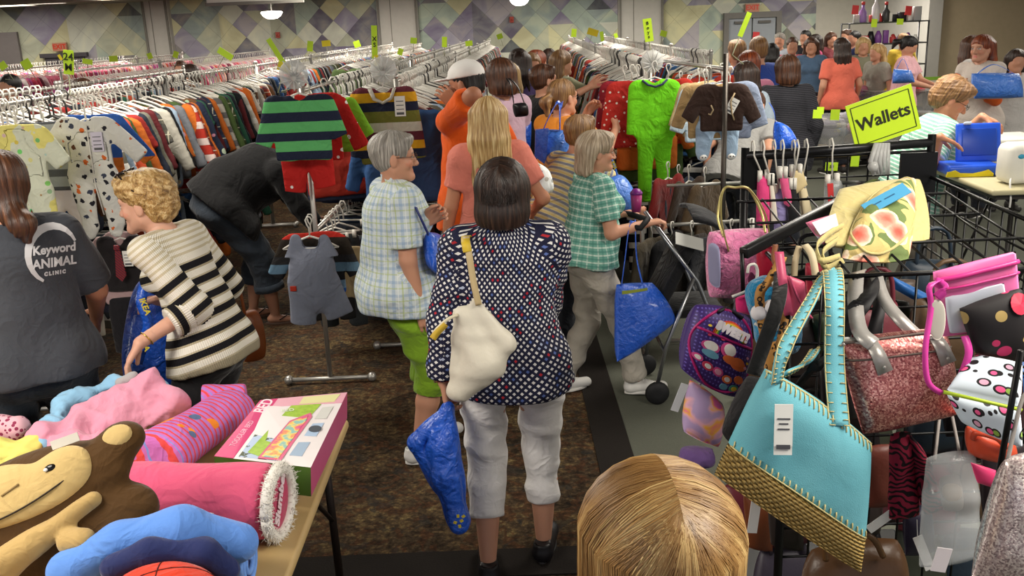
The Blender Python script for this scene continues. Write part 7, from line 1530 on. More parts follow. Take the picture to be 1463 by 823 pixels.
# ---- turquoise tote with straw base
Yt = 1.93; t = empty('straw_tote', (0, 0, 0), 0, 'turquoise tote bag with woven straw base and cream blanket stitching', 'tote bag')
tb = Pillow([P(1092, 524, Yt + .03), P(1247, 632, Yt), P(1232, 822, Yt - .02), P(1018, 678, Yt + .02)], .055, .055, 3.4, 44, 44, .0035, 22, 6, .06, sag=-.012)
tq = N('turquoise_canvas', .8, .2); tq.bump(tq.noise(10, detail=2, dist=.5) * .5 + tq.noise(420, detail=2) * .08, .5, .02); tq = tq.out(tq.mix(tq.noise(5, detail=4), hexc('54a0b0'), hexc('7fc2ce')))
st = N('woven_straw', .8, .2); u, v = st.uv; rw = (v * 120.); cl_ = (u * 75. + (rw.floor() * .5).fract()).fract(); hgt = (cl_ - .5).abs() * -1. + .5; rf = (rw.fract() - .5).abs(); hh_ = hgt * 1.2 - rf * 1.3; st.bump(hh_, 1., .02); st = st.out(st.ramp(hh_ + st.noise(60) * .3 + .28, [(-.0, hexc('8a6428')), (.18, hexc('cfa455')), (.5, hexc('eccb80'))]))
vb = .70
tb.build('canvas_body', tq, t, None, 0., vb + .005)
tb2 = Pillow([tb.c[0], tb.c[1], tb.c[2], tb.c[3]], .060, .060, 3.4, 44, 30, .002, 22, 6, .06); tb2.build('straw_base', st, t, 'woven straw base', vb, 1.)
cream = plain('cfc088', .7)
mb = MB()
for k in range(24):
    u = .02 + k * .0417; 
    for (v0, v1) in ((.004, .065), (vb - .055, vb + .005)):
        mb.tube([tb.pt(u, v0 if v0 > .01 else .012, .002), tb.pt(u + .004, (v0 + v1) / 2, .003), tb.pt(u + .002, v1, .002)], .0017, 5)
mb.tube([tb.pt(u, .01, .001) for u in np.linspace(.01, .99, 40)], .0026, 5); mb.tube([tb.pt(u, vb - .002, .004) for u in np.linspace(.01, .99, 40)], .0018, 5); mb.build('blanket_stitching', cream, t, True)
def tote_strap(pts, w, side):
    pp_ = spline(pts, 7); mb = MB(); mb.strip(pp_, w, .006, side); mb.build('strap', tq, t, True)
    mb = MB(); sd = []
    for i, p in enumerate(pp_):
        d = nrm(pp_[min(i + 1, len(pp_) - 1)] - pp_[max(i - 1, 0)]); s_ = np.array(side[min(i, len(side) - 1)] if np.ndim(side) == 2 else side, float); s_ = nrm(s_ - d * (s_ @ d)); nn = np.cross(s_, d); nn = nn if nn @ (CC - p) > 0 else -nn; sd.append((p, s_, nn))
    for g in (-1, 1):
        mb.tube([p + s_ * g * w * .5 + n_ * .003 for p, s_, n_ in sd], .0015, 5)
        L = 0
        for i in range(1, len(sd)):
            p, s_, n_ = sd[i]; mb.tube([p + s_ * g * w * .49 + n_ * .0045, p + s_ * g * w * .22 + n_ * .0045], .0013, 4)
    mb.build('strap_stitching', cream, t, True)
tote_strap([tb.pt(.10, .05, .006), P(1120, 500, Yt + .0), P(1158, 430, Yt + .12), P(1176, 396, Yt + .25), P(1186, 388, Yt + .33)], .030, (1, .4, .5))
tote_strap([P(1186, 388, Yt + .33), P(1190, 391, Yt + .22), P(1192, 430, Yt + .12), P(1192, 520, Yt + .06), tb.pt(.66, .06, .004)], .044, (1, .1, .1))
tote_strap([tb.pt(.22, .0, -.05), P(1150, 520, Yt + .12), P(1165, 500, Yt + .2)], .026, (1, .3, .4))
mb = MB(); p0 = tb.pt(.20, .20, .006); p1 = tb.pt(.26, .40, .008); dn_ = nrm(p1 - p0); sd_ = nrm(np.cross(dn_, tb.nor)); p0 = p0 + tb.nor * .012
mb.box(p0 + dn_ * .03, (.040, .0015, .095), (sd_, tb.nor, dn_)); mb.box(p0 + dn_ * .062 - tb.nor * .002, (.040, .0015, .07), (sd_, tb.nor, dn_))
for k, (a_, l_) in enumerate(((-.005, .028), (.006, .02), (.018, .026), (.058, .030))): mb.box(p0 + dn_ * (.02 + a_) + tb.nor * .0015, (l_, .001, .003 if k < 3 else .010), (sd_, tb.nor, dn_), 1)
mb.build('price_tag', [plain('e6e6e2', .7), plain('4a4a50')], t)
# ---- rose sequin bag
Ys = 2.02; t = empty('sequin_handbag', (0, 0, 0), 0, 'rose pink sequin handbag with silver straps and tabs', 'handbag')
sb = Pillow([P(1194, 484, Ys), P(1352, 466, Ys), P(1374, 592, Ys - .03), P(1232, 622, Ys - .03)], .05, .05, 3.4, 60, 50, .010, 24, 8, .08)
sq = N('rose_sequins', .32, .6, .75); u, v = sq.uv; d, vc = sq.voro(260, sq.vec(u, v, 0.)); r_ = sq.white(vc); nm = sq.node('ShaderNodeNormalMap') if False else None
sq.bump(r_ * 1., 1., .006); sq = sq.out(sq.ramp(r_, [(0, hexc('8a4448')), (.35, hexc('b86a68')), (.7, hexc('d69088')), (.9, hexc('f0b8ac'))]))
sb.build('sequin_body', sq, t); sil = plain('a9a6a2', .35, .35, bump=.2)
[MB().tube([sb.pt(u, v_, o_) for u in np.linspace(.02, .98, 30)], r_, 6).build('metal_piping', plain('6a5e58', .4, .4), t, True) for v_, o_, r_ in ((.985, -.01, .005), (.03, 0, .004), (.20, .002, .0025))]
for (u, w) in ((.28, 0), (.86, 1)):
    mb = MB(); mb.strip([sb.pt(u - .02, .04, .008), sb.pt(u, .17, .008), sb.pt(u + .02, .34, .007)], [.028, .032, .036], .004, (1, 0, 0)); mb.ball(sb.pt(u + .015, .28, .012), .004, 8); mb.build('tab', sil, t, True, 'silver tab')
for pts_, w_ in (([sb.pt(.27, .06, .008), P(1228, 472, Ys), P(1222, 430, Ys + .14), P(1224, 394, Ys + .25), P(1228, 388, Ys + .32)], .036), ([sb.pt(.85, .06, .008), P(1312, 480, Ys), P(1282, 452, Ys + .04), P(1262, 425, Ys + .12), P(1252, 394, Ys + .24)], .030), ([sb.pt(.05, .04, .0), P(1192, 500, Ys), P(1200, 486, Ys), sb.pt(.28, .05, .006)], .016)):
    mb = MB(); mb.strip(spline(pts_), w_, .005, (1, 0, .25)); mb.build('strap', sil, t, True, 'silver strap')
# ---- black wide straps over the rail
t = empty('black_handbag', (0, 0, 0), 0, 'black handbag with wide straps hanging between the turquoise tote and the rose bag', 'handbag')
Pillow([P(1170, 520, 2.14), P(1205, 500, 2.14), P(1230, 600, 2.14), P(1175, 600, 2.14)], .03, .04, 2.6, 16, 16, .006, 30, 3, .2).build('bag_body', plain('131114', .5), t)
for pts_, w_ in (([P(1240, 390, 2.33), P(1242, 420, 2.16), P(1215, 455, 2.12), P(1180, 520, 2.12)], .045), ([P(1252, 390, 2.33), P(1256, 440, 2.16), P(1240, 500, 2.12)], .03), ([P(1196, 500, 2.08), P(1160, 528, 2.05), P(1140, 552, 2.1)], .03)):
    mb = MB(); mb.strip(spline(pts_), w_, .006, (1, .1, .5)); mb.build('strap', plain('141316', .6), t, True)
# ---- floral bag lying on the shelf
fl = N('yellow_rose_print_cotton', .75, .2); fabric_bump(fl); n1 = fl.noise(11, detail=2, dist=.8); n2 = fl.noise(30, detail=3); d, c = fl.voro(8.5); c0 = fl.mix(n1.gt(.57), hexc('cdb878'), hexc('6b7c4a')); ros = fl.ramp(d + n2 * .22 - .1, [(.0, hexc('983430')), (.14, hexc('cf6252')), (.26, hexc('e29a86')), (.34, hexc('ecd9bc'))]); fl = fl.out(fl.mix((d + n2 * .12).lt(.42), c0, ros))
yl = cloth('cdbf82', .2); t = empty('floral_bag', (0, 0, 0), 0, 'yellow bag with pink rose print and a blue tag lying on top of the rack', 'bag')
f0 = Pillow([P(1196, 268, 2.75), P(1318, 252, 2.8), P(1334, 345, 2.5), P(1172, 352, 2.42)], .02, .05, 3, 24, 24, .004, 26, 3, .25); f0.build('back_panel', yl, t)
f1 = Pillow([P(1236, 290, 2.62), P(1312, 250, 2.72), P(1302, 376, 2.40), P(1196, 372, 2.40)], .06, .03, 3, 30, 30, .005, 24, 4, .30); f1.build('flap', fl, t, 'rose printed flap')
curve_on(f1, [(.5 + .48 * math.copysign(abs(math.cos(a)) ** .8, math.cos(a)), .5 + .48 * math.copysign(abs(math.sin(a)) ** .8, math.sin(a))) for a in np.linspace(0, 2 * PI, 50)], .004, yl, 'piping', .0, t)
mb = MB(); 
for pts_ in ([P(1200, 366, 2.38), P(1172, 372, 2.36), P(1168, 350, 2.40), P(1190, 330, 2.45), P(1205, 322, 2.5)], [P(1205, 372, 2.36), P(1180, 382, 2.36), P(1176, 360, 2.39), P(1198, 342, 2.45)]): mb.strip(spline(pts_), .016, .004, (.3, .4, 1))
mb.build('strap', yl, t, True); mb = MB(); a_ = f1.pt(.24, .10, .02); b_ = f1.pt(.66, -.02, .03); X_ = nrm(P(1292, 270, 2.5) - P(1240, 298, 2.5)); Nf = nrm(f1.nor); Y_ = nrm(np.cross(Nf, X_)); ctr = P(1266, 284, 2.52)
mb.box(ctr, (.125, .002, .048), (X_, Nf, Y_)); [mb.box(ctr + X_ * (-.03 + .04 * k) + Nf * .002, (.03, .0006, .004), (X_, Nf, Y_), 1) for k in range(2)]; mb.build('price_tag', [plain('5aaedc', .6), plain('3a6a90')], t, label='blue price tag')
t, pl = hungbag('floral_pouch', 'pink floral pouch with a white paper left of the yellow rose bag', 'pouch', [(1150, 318), (1190, 306), (1200, 338), (1176, 350)], 2.5, m_objspot, .02, seed=9); t.children[0].color = lin('d87a98')
mb = MB(); mb.poly([P(1160, 318, 2.46), P(1194, 305, 2.48), P(1198, 322, 2.46), P(1172, 336, 2.44)], .002, (0, -1, 0)); mb.build('paper_slip', plain('dcd8dc', .7), t)
# ---- row of purses between the backpack and the tote
t, pl = hungbag('pink_purse', 'dusty pink flat purse with a long strap hanging behind the tote strap', 'purse', [(1122, 392), (1150, 402), (1156, 452), (1128, 452)], 2.2, plain('c4506e', .35, bump=.2), .016, seed=11); mb = MB(); mb.strip(spline([P(1113, 360, 2.22), P(1118, 400, 2.18), P(1127, 450, 2.17)]), .022, .004, (1, 0, 0)); mb.strip(spline([P(1128, 395, 2.17), P(1142, 430, 2.17), P(1160, 455, 2.17)]), .006, .003, (1, 0, 0)); mb.build('strap', plain('b84a6a', .4), t, True)
leo = N('leopard_print', .6, .3); d, c = leo.voro(60); leo = leo.out(leo.mix(d.band(.22, .42), hexc('a8783c'), hexc('1c120a')))
t, pl = hungbag('leopard_purse', 'leopard print purse with dotted strap hanging right of the backpack', 'purse', [(1092, 492), (1120, 486), (1122, 530), (1092, 534)], 2.25, leo, .03, seed=12); mb = MB(); mb.strip(spline([P(1118, 368, 2.32), P(1100, 400, 2.25), P(1085, 425, 2.22), P(1096, 500, 2.2)]), .024, .005, (1, 0, .3)); mb.strip(spline([P(1124, 400, 2.3), P(1122, 450, 2.25), P(1112, 500, 2.2)]), .02, .005, (1, 0, .3)); mb.build('strap', leo, t, True)
t = empty('black_strap_bag', (0, 0, 0), 0, 'black bag with a thick diagonal strap behind the backpack and the tote', 'bag'); mb = MB(); mb.strip(spline([P(1116, 385, 2.28), P(1112, 430, 2.12), P(1092, 490, 2.1), P(1076, 535, 2.1)]), .034, .008, (1, 0, .3)); mb.build('strap', cloth('1b1b1c'), t, True); Pillow([P(1068, 535, 2.1), P(1090, 540, 2.1), P(1050, 640, 2.06), P(1030, 620, 2.06)], .04, .05, 2.6, 16, 16, .008, 30, 3, .2).build('bag_body', cloth('18171a'), t)
bf = N('blue_plush', .95, .1, sheen=.5); bf.bump(bf.noise(60, detail=4), 1., .015); bf = bf.out(hexc('1d7fae'))
t = empty('plush_bag', (0, 0, 0), 0, 'bright blue plush bag with white pompoms behind the white hanger', 'bag'); s = SDF(.006); s.cone(P(1092, 420, 2.35), P(1110, 480, 2.35), .05, .055, k=.02).cone(P(1125, 440, 2.35), P(1130, 490, 2.35), .03, .03, k=.02); V, Q = s.build(1); V += normals_np(V, Q) * (.005 * wob(V, 80, 3, 5))[:, None]; link('plush_body', mesh_np('c', V, Q), bf, t)
mb = MB(); mb.ball(P(1084, 447, 2.22), .021, 12); mb.ball(P(1102, 440, 2.22), .022, 12); mb.build('pompoms', plain('dcd8dc', .95), t, True)
def big_hanger(lab, pts, r=.0042):
    mb = MB(); mb.tube(spline(pts, 6), r, 8); return tag(mb.build('plastic_hanger', M_HANGW, None, True), lab, 'hanger')
t = empty('satin_garment', (0, 0, 0), 0, 'hot pink satin cloth draped on a white hanger behind the backpack', 'garment'); Pillow([P(1050, 426, 2.42), P(1078, 416, 2.42), P(1082, 452, 2.42), P(1052, 446, 2.42)], .025, .02, 2.6, 16, 16, .008, 40, 5, .2).build('cloth', cloth('d0266e'), t)
big_hanger('white plastic hanger with hooked top behind the purple backpack', [P(1068, 390, 2.40), P(1070, 380, 2.40), P(1078, 378, 2.40), P(1082, 386, 2.40), P(1080, 402, 2.40), P(1070, 414, 2.40), P(1046, 424, 2.40)])
big_hanger('white plastic hanger bent toward the leopard purse', [P(1070, 414, 2.39), P(1080, 428, 2.36), P(1095, 446, 2.33), P(1110, 456, 2.3), P(1110, 468, 2.3), P(1102, 474, 2.3), P(1078, 462, 2.32)])
big_hanger('white hanger end poking out left of the dusty pink purse', [P(1102, 408, 2.24), P(1112, 400, 2.22), P(1120, 404, 2.22), P(1120, 412, 2.22)], .005)
for i, (pts_, hcol, lab, nm, w_) in enumerate((([P(1142, 352, 2.35), P(1136, 375, 2.32), P(1134, 410, 2.3)], 'b9a888', 'cream looped strap left of the yellow rose bag', 'cream_strap', .016), ([P(1150, 350, 2.34), P(1160, 365, 2.3), P(1166, 400, 2.28), P(1168, 430, 2.28)], 'c9b998', 'pale looped strap right of the cream strap', 'pale_strap', .018), ([P(1108, 350, 2.4), P(1106, 372, 2.35), P(1118, 392, 2.3)], '7a4a30', 'brown strap hanging above the dusty pink purse', 'brown_strap', .014))):
    mb = MB(); mb.strip(spline(pts_), w_, .004, (1, 0, .2)); tag(mb.build(nm, plain(hcol, .6), None, True), lab, 'strap')
k_ = 0
for (px, Y, hcol, lab) in (([(1080, 350), (1106, 350), (1106, 400), (1082, 398)], 2.7, 'b01f3a', 'crimson purse hanging behind the sloping rack arm'), ([(1150, 375), (1185, 372), (1188, 420), (1152, 424)], 2.5, 'c03048', 'red purse hanging behind the tote strap'), ([(1130, 455), (1158, 452), (1162, 510), (1132, 514)], 2.45, '9a1f38', 'dark red purse low behind the tote strap'), ([(1160, 450), (1185, 448), (1186, 505), (1162, 508)], 2.4, '3f4a34', 'dark olive purse just left of the wide tote strap'), ([(1205, 420), (1250, 416), (1252, 480), (1208, 484)], 2.6, '1a181c', 'black purse hanging behind the silver straps'), ([(1255, 400), (1310, 398), (1312, 450), (1258, 452)], 2.7, '4b3f38', 'brown-grey purse hanging on the rear side of the rack'), ([(1270, 392), (1345, 430), (1348, 452), (1275, 412)], 2.5, '2a64a8', 'long blue purse lying aslant behind the silver straps'),
    ([(1310, 440), (1330, 438), (1334, 480), (1312, 484)], 2.5, 'a8b832', 'yellow-green pouch behind the pink ribbon'), ([(1255, 425), (1300, 430), (1300, 470), (1262, 466)], 2.55, '2a2624', 'dark purse inside the rack behind the rose bag'),
    ([(1230, 640), (1275, 632), (1285, 720), (1238, 728)], 2.2, '5a2a20', 'rust brown bag low behind the tote edge'), ([(1290, 730), (1330, 720), (1336, 790), (1292, 796)], 2.2, '1e1a2a', 'dark navy purse low under the zebra scarf'), ([(1345, 560), (1390, 548), (1392, 620), (1350, 626)], 2.3, '17151a', 'black purse in the shadow below the rose bag'), ([(1095, 690), (1140, 700), (1150, 790), (1100, 780)], 2.3, '2a2422', 'dark brown bag low behind the straw base'), ([(1060, 700), (1100, 710), (1105, 790), (1068, 784)], 2.4, '6a3820', 'small rust bag low at the left of the straw base'), ([(1085, 600), (1120, 600), (1120, 690), (1080, 680)], 2.5, '2c2830', 'charcoal bag hidden behind the tote'), ([(1210, 560), (1250, 580), (1260, 660), (1215, 650)], 2.35, '1c1618', 'black bag hanging behind the rose bag corner'), ([(1300, 640), (1370, 630), (1380, 720), (1310, 740)], 2.5, '26201f', 'dark bag deep in the rack behind the clear plastic bag'), ([(1395, 520), (1460, 510), (1465, 620), (1398, 630)], 2.35, '3a2228', 'dark plum bag behind the leopard lunch box'), ([(1400, 640), (1465, 630), (1470, 730), (1402, 740)], 2.2, '2a2226', 'dark bag behind the glittery bag at the right'), ([(1160, 610), (1215, 640), (1220, 720), (1165, 700)], 2.45, '3a2c24', 'brown-black bag at the back of the rack behind the tote')):
    k_ += 1; hungbag('hanging_purse', lab, 'purse', px, Y, plain(hcol, .45, bump=.25), .03, seed=20 + k_, rd=.2, wr=.006)
# ---- right edge: pink clutch, black polka bag, ribbon, leopard lunch box, coral case, plastic bag, glitter bag
Yr = 1.95
t, pl = hungbag('pink_wallet', 'pink wallet with clear front window clipped at the right edge', 'wallet', [(1332, 388), (1452, 358), (1460, 470), (1342, 482)], Yr, plain('e070a8', .35), .015, seed=50, rd=.05); Pillow([pl.pt(.08, .38, .004), pl.pt(.8, .33, .004), pl.pt(.82, .95, .004), pl.pt(.1, .95, .004)], .006, .004, 3, 14, 14, .003, 40, 3, .1).build('clear_window', plain('c3c8d4', .15), t); mb = MB(); mb.tube([pl.pt(u, .12, .006) for u in np.linspace(.0, 1, 20)], .006, 6); mb.tube([pl.pt(u, .26, .006) for u in np.linspace(.05, 1, 20)], .003, 6); mb.build('zip', plain('d03a88', .3), t, True)
t = empty('white_label', (0, 0, 0), 0, 'oval white cardboard label hanging from the pink wallet', 'label'); s = SDF(.004); 
ov = Pillow([P(1326, 428, Yr - .05), P(1352, 428, Yr - .05), P(1350, 486, Yr - .05), P(1328, 486, Yr - .05)], .002, .002, 3, 14, 14, .0, 30, 1, .9); ov.build('card', plain('cfc9bc', .6), t)
mb = MB(); mb.strip(spline([P(1345, 400, Yr - .03), P(1328, 410, Yr - .05), P(1330, 440, Yr - .05), P(1322, 500, Yr - .07), P(1326, 545, Yr - .07), P(1345, 562, Yr - .07)]), .012, .003, (1, 0, .2)); mb.strip(spline([P(1336, 402, Yr - .03), P(1350, 412, Yr - .05), P(1338, 425, Yr - .05)]), .02, .003, (.3, 0, 1)); mb.strip(spline([P(1378, 480, Yr - .04), P(1384, 505, Yr - .06), P(1372, 540, Yr - .06)]), .016, .003, (1, 0, .2)); tag(mb.build('pink_ribbon', plain('d0409c', .4), None, True), 'thin magenta ribbon strap looping down over the rose bag', 'ribbon')
bk = N('black_pink_print', .6, .3); d, c = bk.voro(16); bk = bk.out(bk.mix(d.lt(.25), hexc('1a1618'), bk.ramp(bk.white(c), [(0, hexc('c03060')), (.5, hexc('c9c4c0')), (.75, hexc('a89058'))], True)))
t, pl = hungbag('patterned_handbag', 'black handbag with pink and cream print tilted at the right edge', 'handbag', [(1368, 440), (1462, 408), (1470, 520), (1392, 505)], Yr - .03, bk, .035, seed=51, rd=.15); disc = MB(); disc_on(pl, .85, .15, .16, .13, .006, 0, disc); disc.build('red_applique', plain('d0304c', .5), t)
lb = N('leopard_spots_multicolour', .5, .35); u, v = lb.uv; d, c = lb.voro(38, lb.vec(u, v, 0.)); r_ = lb.white(c); lb = lb.out(lb.mix(d.lt(.42), hexc('c9d4e0'), lb.mix(d.lt(.27), hexc('1d1a1c'), lb.ramp(r_, [(0, hexc('e0588c')), (.4, hexc('e89838')), (.6, hexc('88a848')), (.8, hexc('d8a0b8'))], True))))
t = empty('lunch_box', (0, 0, 0), 0, 'white lunch box with multicoloured leopard spots and lime piping at the right edge', 'lunch box')
l1 = Pillow([P(1392, 508, 1.92), P(1462, 520, 1.84), P(1458, 582, 1.80), P(1350, 558, 1.86)], .02, .02, 4, 18, 18, .001, 30, 1, .1); l1.build('lid', lb, t); l2 = Pillow([P(1350, 560, 1.86), P(1458, 584, 1.80), P(1462, 640, 1.80), P(1372, 602, 1.86)], .02, .03, 4, 18, 18, .001, 30, 2, .1); l2.build('front_panel', lb, t)
mb = MB(); mb.tube([P(1348, 560, 1.83), P(1400, 572, 1.80), P(1460, 586, 1.775)], .004, 6); mb.build('lime_piping', plain('a8c030', .5), t, True)
t, pl = hungbag('coral_case', 'coral red case with a rolled handle below the leopard lunch box', 'case', [(1380, 606), (1450, 628), (1452, 666), (1382, 650)], 1.95, plain('c04a30', .35), .04, seed=52, rd=.2); mb = MB(); mb.tube(spline([pl.pt(.05, .3, .0), pl.pt(.02, .0, .04), pl.pt(.4, -.05, .05), pl.pt(.6, .2, .01)]), .007, 8); mb.build('handle', plain('b8442c', .35), t, True)
zb = N('red_zebra_print', .8, .2); u, v = zb.uv; w = (v * 55. + zb.noise(16, detail=2) * 7. + (u * 30.).sin() * .6); zb = zb.out(zb.mix(w.fract().lt(.45), hexc('8a2038'), hexc('1a0f14')))
t = empty('zebra_scarf', (0, 0, 0), 0, 'dark red and black zebra striped fabric bag hanging below the rose bag', 'bag'); Pillow([P(1272, 618, 2.02), P(1302, 615, 2.02), P(1315, 738, 2.0), P(1268, 744, 2.0)], .03, .03, 2.6, 20, 30, .008, 34, 3, .15).build('left_fold', zb, t); Pillow([P(1298, 618, 2.0), P(1318, 640, 2.0), P(1348, 728, 1.98), P(1320, 738, 1.98)], .025, .03, 2.6, 20, 30, .008, 34, 4, .15).build('right_fold', zb, t)
t = empty('clear_plastic_bag', (0, 0, 0), 0, 'crumpled clear plastic bag holding a pale pouch low at the right', 'plastic bag'); Pillow([P(1322, 650, 1.95), P(1395, 640, 1.95), P(1402, 800, 1.9), P(1310, 815, 1.9)], .05, .03, 2.4, 26, 30, .014, 34, 5, .2).build('plastic_film', clr, t)
Pillow([P(1340, 680, 1.97), P(1372, 676, 1.97), P(1378, 730, 1.96), P(1346, 732, 1.96)], .015, .01, 3, 14, 14, .002, 30, 6, .5).build('pale_pouch', plain('a89a88', .5), t); mb = MB(); mb.box(P(1345, 800, 1.84), (.035, .002, .06), Ry(.2).T); mb.build('price_tag', plain('d8d0d4', .7), t)
for (px, rot, lab) in (((1265, 740), .9, 'white tag hanging diagonally right of the straw base'), ((1078, 735), .1, 'white tag hanging left below the straw base'), ((1320, 790), -.4, 'white tag hanging low beside the clear plastic bag')):
    t = empty('price_tag', P(px[0], px[1], 2.0), 0, lab, 'tag'); mb = MB(); mb.box((0, 0, 0), (.024, .002, .10), Ry(rot).T); mb.build('paper', plain('dddbd8', .7), t); mb = MB(); mb.tube([Ry(rot) @ np.array([0, 0, .05]), Ry(rot) @ np.array([0, .01, .05]) + np.array([0, 0, .04])], .001, 4); mb.build('string', plain('dddbd8', .7), t)
gl = N('pale_glitter', .3, .7, .55); d, c = gl.voro(300); r_ = gl.white(c); gl.bump(r_, 1., .008); gl = gl.out(gl.ramp(r_, [(0, hexc('8a7a7c')), (.4, hexc('b8a4a4')), (.8, hexc('e4d8d4'))]))
t = empty('glitter_bag', (0, 0, 0), 0, 'pale pink glitter bag filling the lower right corner', 'bag'); Pillow([P(1436, 655, 1.6), P(1500, 640, 1.6), P(1500, 860, 1.55), P(1385, 830, 1.6)], .04, .05, 3, 30, 30, .004, 30, 7, .1).build('bag_body', gl, t)
t = empty('brown_handbag', (0, 0, 0), 0, 'dark brown rounded leather handbag below the straw tote', 'handbag'); Pillow([P(1150, 780, 2.1), P(1290, 762, 2.1), P(1305, 860, 2.05), P(1140, 870, 2.05)], .06, .06, 2.6, 22, 22, .003, 20, 8, .5).build('bag_body', plain('4a321e', .35, bump=.2), t); mb = MB(); mb.tube(spline([P(1180, 800, 2.03), P(1185, 770, 2.02), P(1240, 765, 2.02), P(1262, 795, 2.03)]), .008, 8); mb.build('handle', plain('5c4026', .35), t, True)
t, pl = hungbag('magenta_wallet', 'bright magenta wallet tucked at the right edge beside the thick post', 'wallet', [(1386, 660), (1424, 672), (1430, 700), (1396, 690)], 1.85, plain('d03a6c', .3), .012, seed=60)
mb = MB(); a_ = P(1448, 560, 1.62); b_ = P(1416, 740, 1.66); mb.tube([a_ + (a_ - b_) * .3, b_], .006, 8); tag(mb.build('display_hook', RKB, None, True), 'slanted black display rod at the right edge', 'hook')
for lab_, a_, b_ in (('crumpled clear plastic bag', (1355, 645, 1.95), (1350, 560, 2.25)), ('pale pink glitter bag', (1462, 650, 1.6), (1466, 560, 1.66)), ('small pastel pink', (1012, 545, 2.56), (1034, 480, 2.72)), ('dark brown rounded', (1220, 768, 2.1), (1225, 690, 2.25))):
    t = [q for q in COL.objects if q.get('label', '').startswith(lab_)][0]; MB().tube(spline([P(*a_) + [-.03, 0, -.02], P(*b_), P(*a_) + [.03, 0, -.02]]), .004, 6).build('hanging_loop', plain('8a8480', .5), t, True)
# deeper bags packed inside the rack
rg = random.Random(11); ck = 0
HC_ = [('2a2220', 'dark brown'), ('1b191e', 'black'), ('4a2028', 'burgundy'), ('3a3440', 'plum grey'), ('5a4632', 'tan brown'), ('24303c', 'slate blue'), ('6a2a34', 'wine red'), ('35382c', 'olive black')]
for j, (zz, hn) in enumerate(((1.22, 'near the top'), (.98, 'in the middle'), (.74, 'low down'), (.50, 'at the bottom'))):
    for i, (xx, wn) in enumerate(((.80, 'left end'), (.98, 'left half'), (1.16, 'right half'), (1.34, 'right end'))):
        for m_, (yy, dn) in enumerate(((2.42, 'behind the front wires'), (2.85, 'at the back'))):
            h_, nm_ = HC_[(ck * 3 + j) % 8]; ck += 1; x_ = xx + rg.uniform(-.03, .03); z_ = zz + rg.uniform(-.04, .04); w2 = rg.uniform(.09, .13); a_ = rg.uniform(-.03, .03)
            t = empty('packed_handbag', (0, 0, 0), 0, '%s handbag %s inside the wire rack, %s, %s' % (nm_, hn, wn, dn), 'handbag')
            Pillow([(x_ - w2 * .8, yy, z_ + .10 + a_), (x_ + w2 * .8, yy + .03, z_ + .10 - a_), (x_ + w2, yy, z_ - .12 - a_), (x_ - w2, yy, z_ - .12)], .05, .05, 2.6, 14, 14, .008, 30, ck, .25).build('bag_body', plain(h_, .45, bump=.2), t)
            mb = MB(); mb.tube(spline([(x_ - w2 * .5, yy - .01, z_ + .08), (x_ - w2 * .35, yy, z_ + .19), (x_ + w2 * .35, yy, z_ + .19), (x_ + w2 * .5, yy - .01, z_ + .08)], 4), .007, 6); mb.build('handle', plain(h_, .4), t, True)
# black handle on printed tee
for I, txt, sz, uv, nm in ((I5, (('Keyword', .042, .015), ('ANIMAL', .044, -.032), ('C L I N I C', .017, -.068)), 1, (68, 366), 'white'),):
    bv = bvh_of(I['root'], 't_shirt'); Lw = lambda p_: Rz(-I['yaw']) @ (np.array(p_, float) - I['pos']) / I['s']
    c0 = Lw(P(70, 362, 3.2)); d_ = nrm(c0 - Lw(CC)); X0 = nrm(Rz(-I['yaw']) @ CR); X0 = nrm(X0 - d_ * (X0 @ d_)); Y0 = np.cross(X0, d_); Y0 = Y0 if Y0[2] > 0 else -Y0
    for tx, s_, dz in txt:
        me = text_mesh(tx, s_, 0, bold=.0015)
        for v in me.vertices: p_ = c0 - d_ * .15 + X0 * (v.co.x * .86 + .018) + Y0 * (v.co.y + dz + .12 * v.co.x); v.co = tuple(p_)
        project(me, bv, d_, .003); link('lettering', me, plain('c9c9cc', .8), I['root'], False)
    me = bpy.data.meshes.new('ring'); vs = []; fs = []
    for k in range(15):
        a = .6 + k / 14. * 3.6; w = .010 + .022 * math.sin(k / 14. * PI)
        for r_ in (.098, .098 + w): vs.append(tuple(c0 - d_ * .15 + X0 * (math.cos(a) * r_ * .75 + .02) + Y0 * (math.sin(a) * r_ * .95 - .01)))
    fs = [(2 * k, 2 * k + 1, 2 * k + 3, 2 * k + 2) for k in range(14)]; me.from_pydata(vs, [], fs); project(me, bv, d_, .003); link('printed_swoosh', me, plain('c9c9cc', .8), I['root'], False)
# ------------------------------------------------------------------ tables with tubs on the right, shelf, signs
M_TUB = plain('c4c6c4', .3, alpha=.36, name='translucent_plastic'); M_TUBR = plain('d6d8d6', .3, alpha=.85)
def folding_table(x, y, w, d, lab, rz=0, group=None, top='a8916a', z=.74):
    t = empty('folding_table', (x, y, 0), rz, lab, 'table', group)
    mb = MB(); mb.box((0, 0, z - .015), (w, d, .03), bev=.01); mb.build('tabletop', plain(top, .45), t, True)
    mb = MB(); mb.box((0, 0, z - .045), (w - .08, d - .08, .03)); mb.build('apron', plain('2a2622', .5), t)
    for sx in (-1, 1):
        for sy in (-1, 1): mb = MB(); mb.tube([(sx * (w / 2 - .15), sy * (d / 2 - .08), z - .05), (sx * (w / 2 - .15), sy * (d / 2 - .08), .01)], .014, 8); mb.tube([(sx * (w / 2 - .15), sy * (d / 2 - .08), .4), (sx * (w / 2 - .4), sy * (d / 2 - .08), z - .06)], .008, 6); mb.build('leg', plain('221f1d', .4, .4), t, True)
    return t
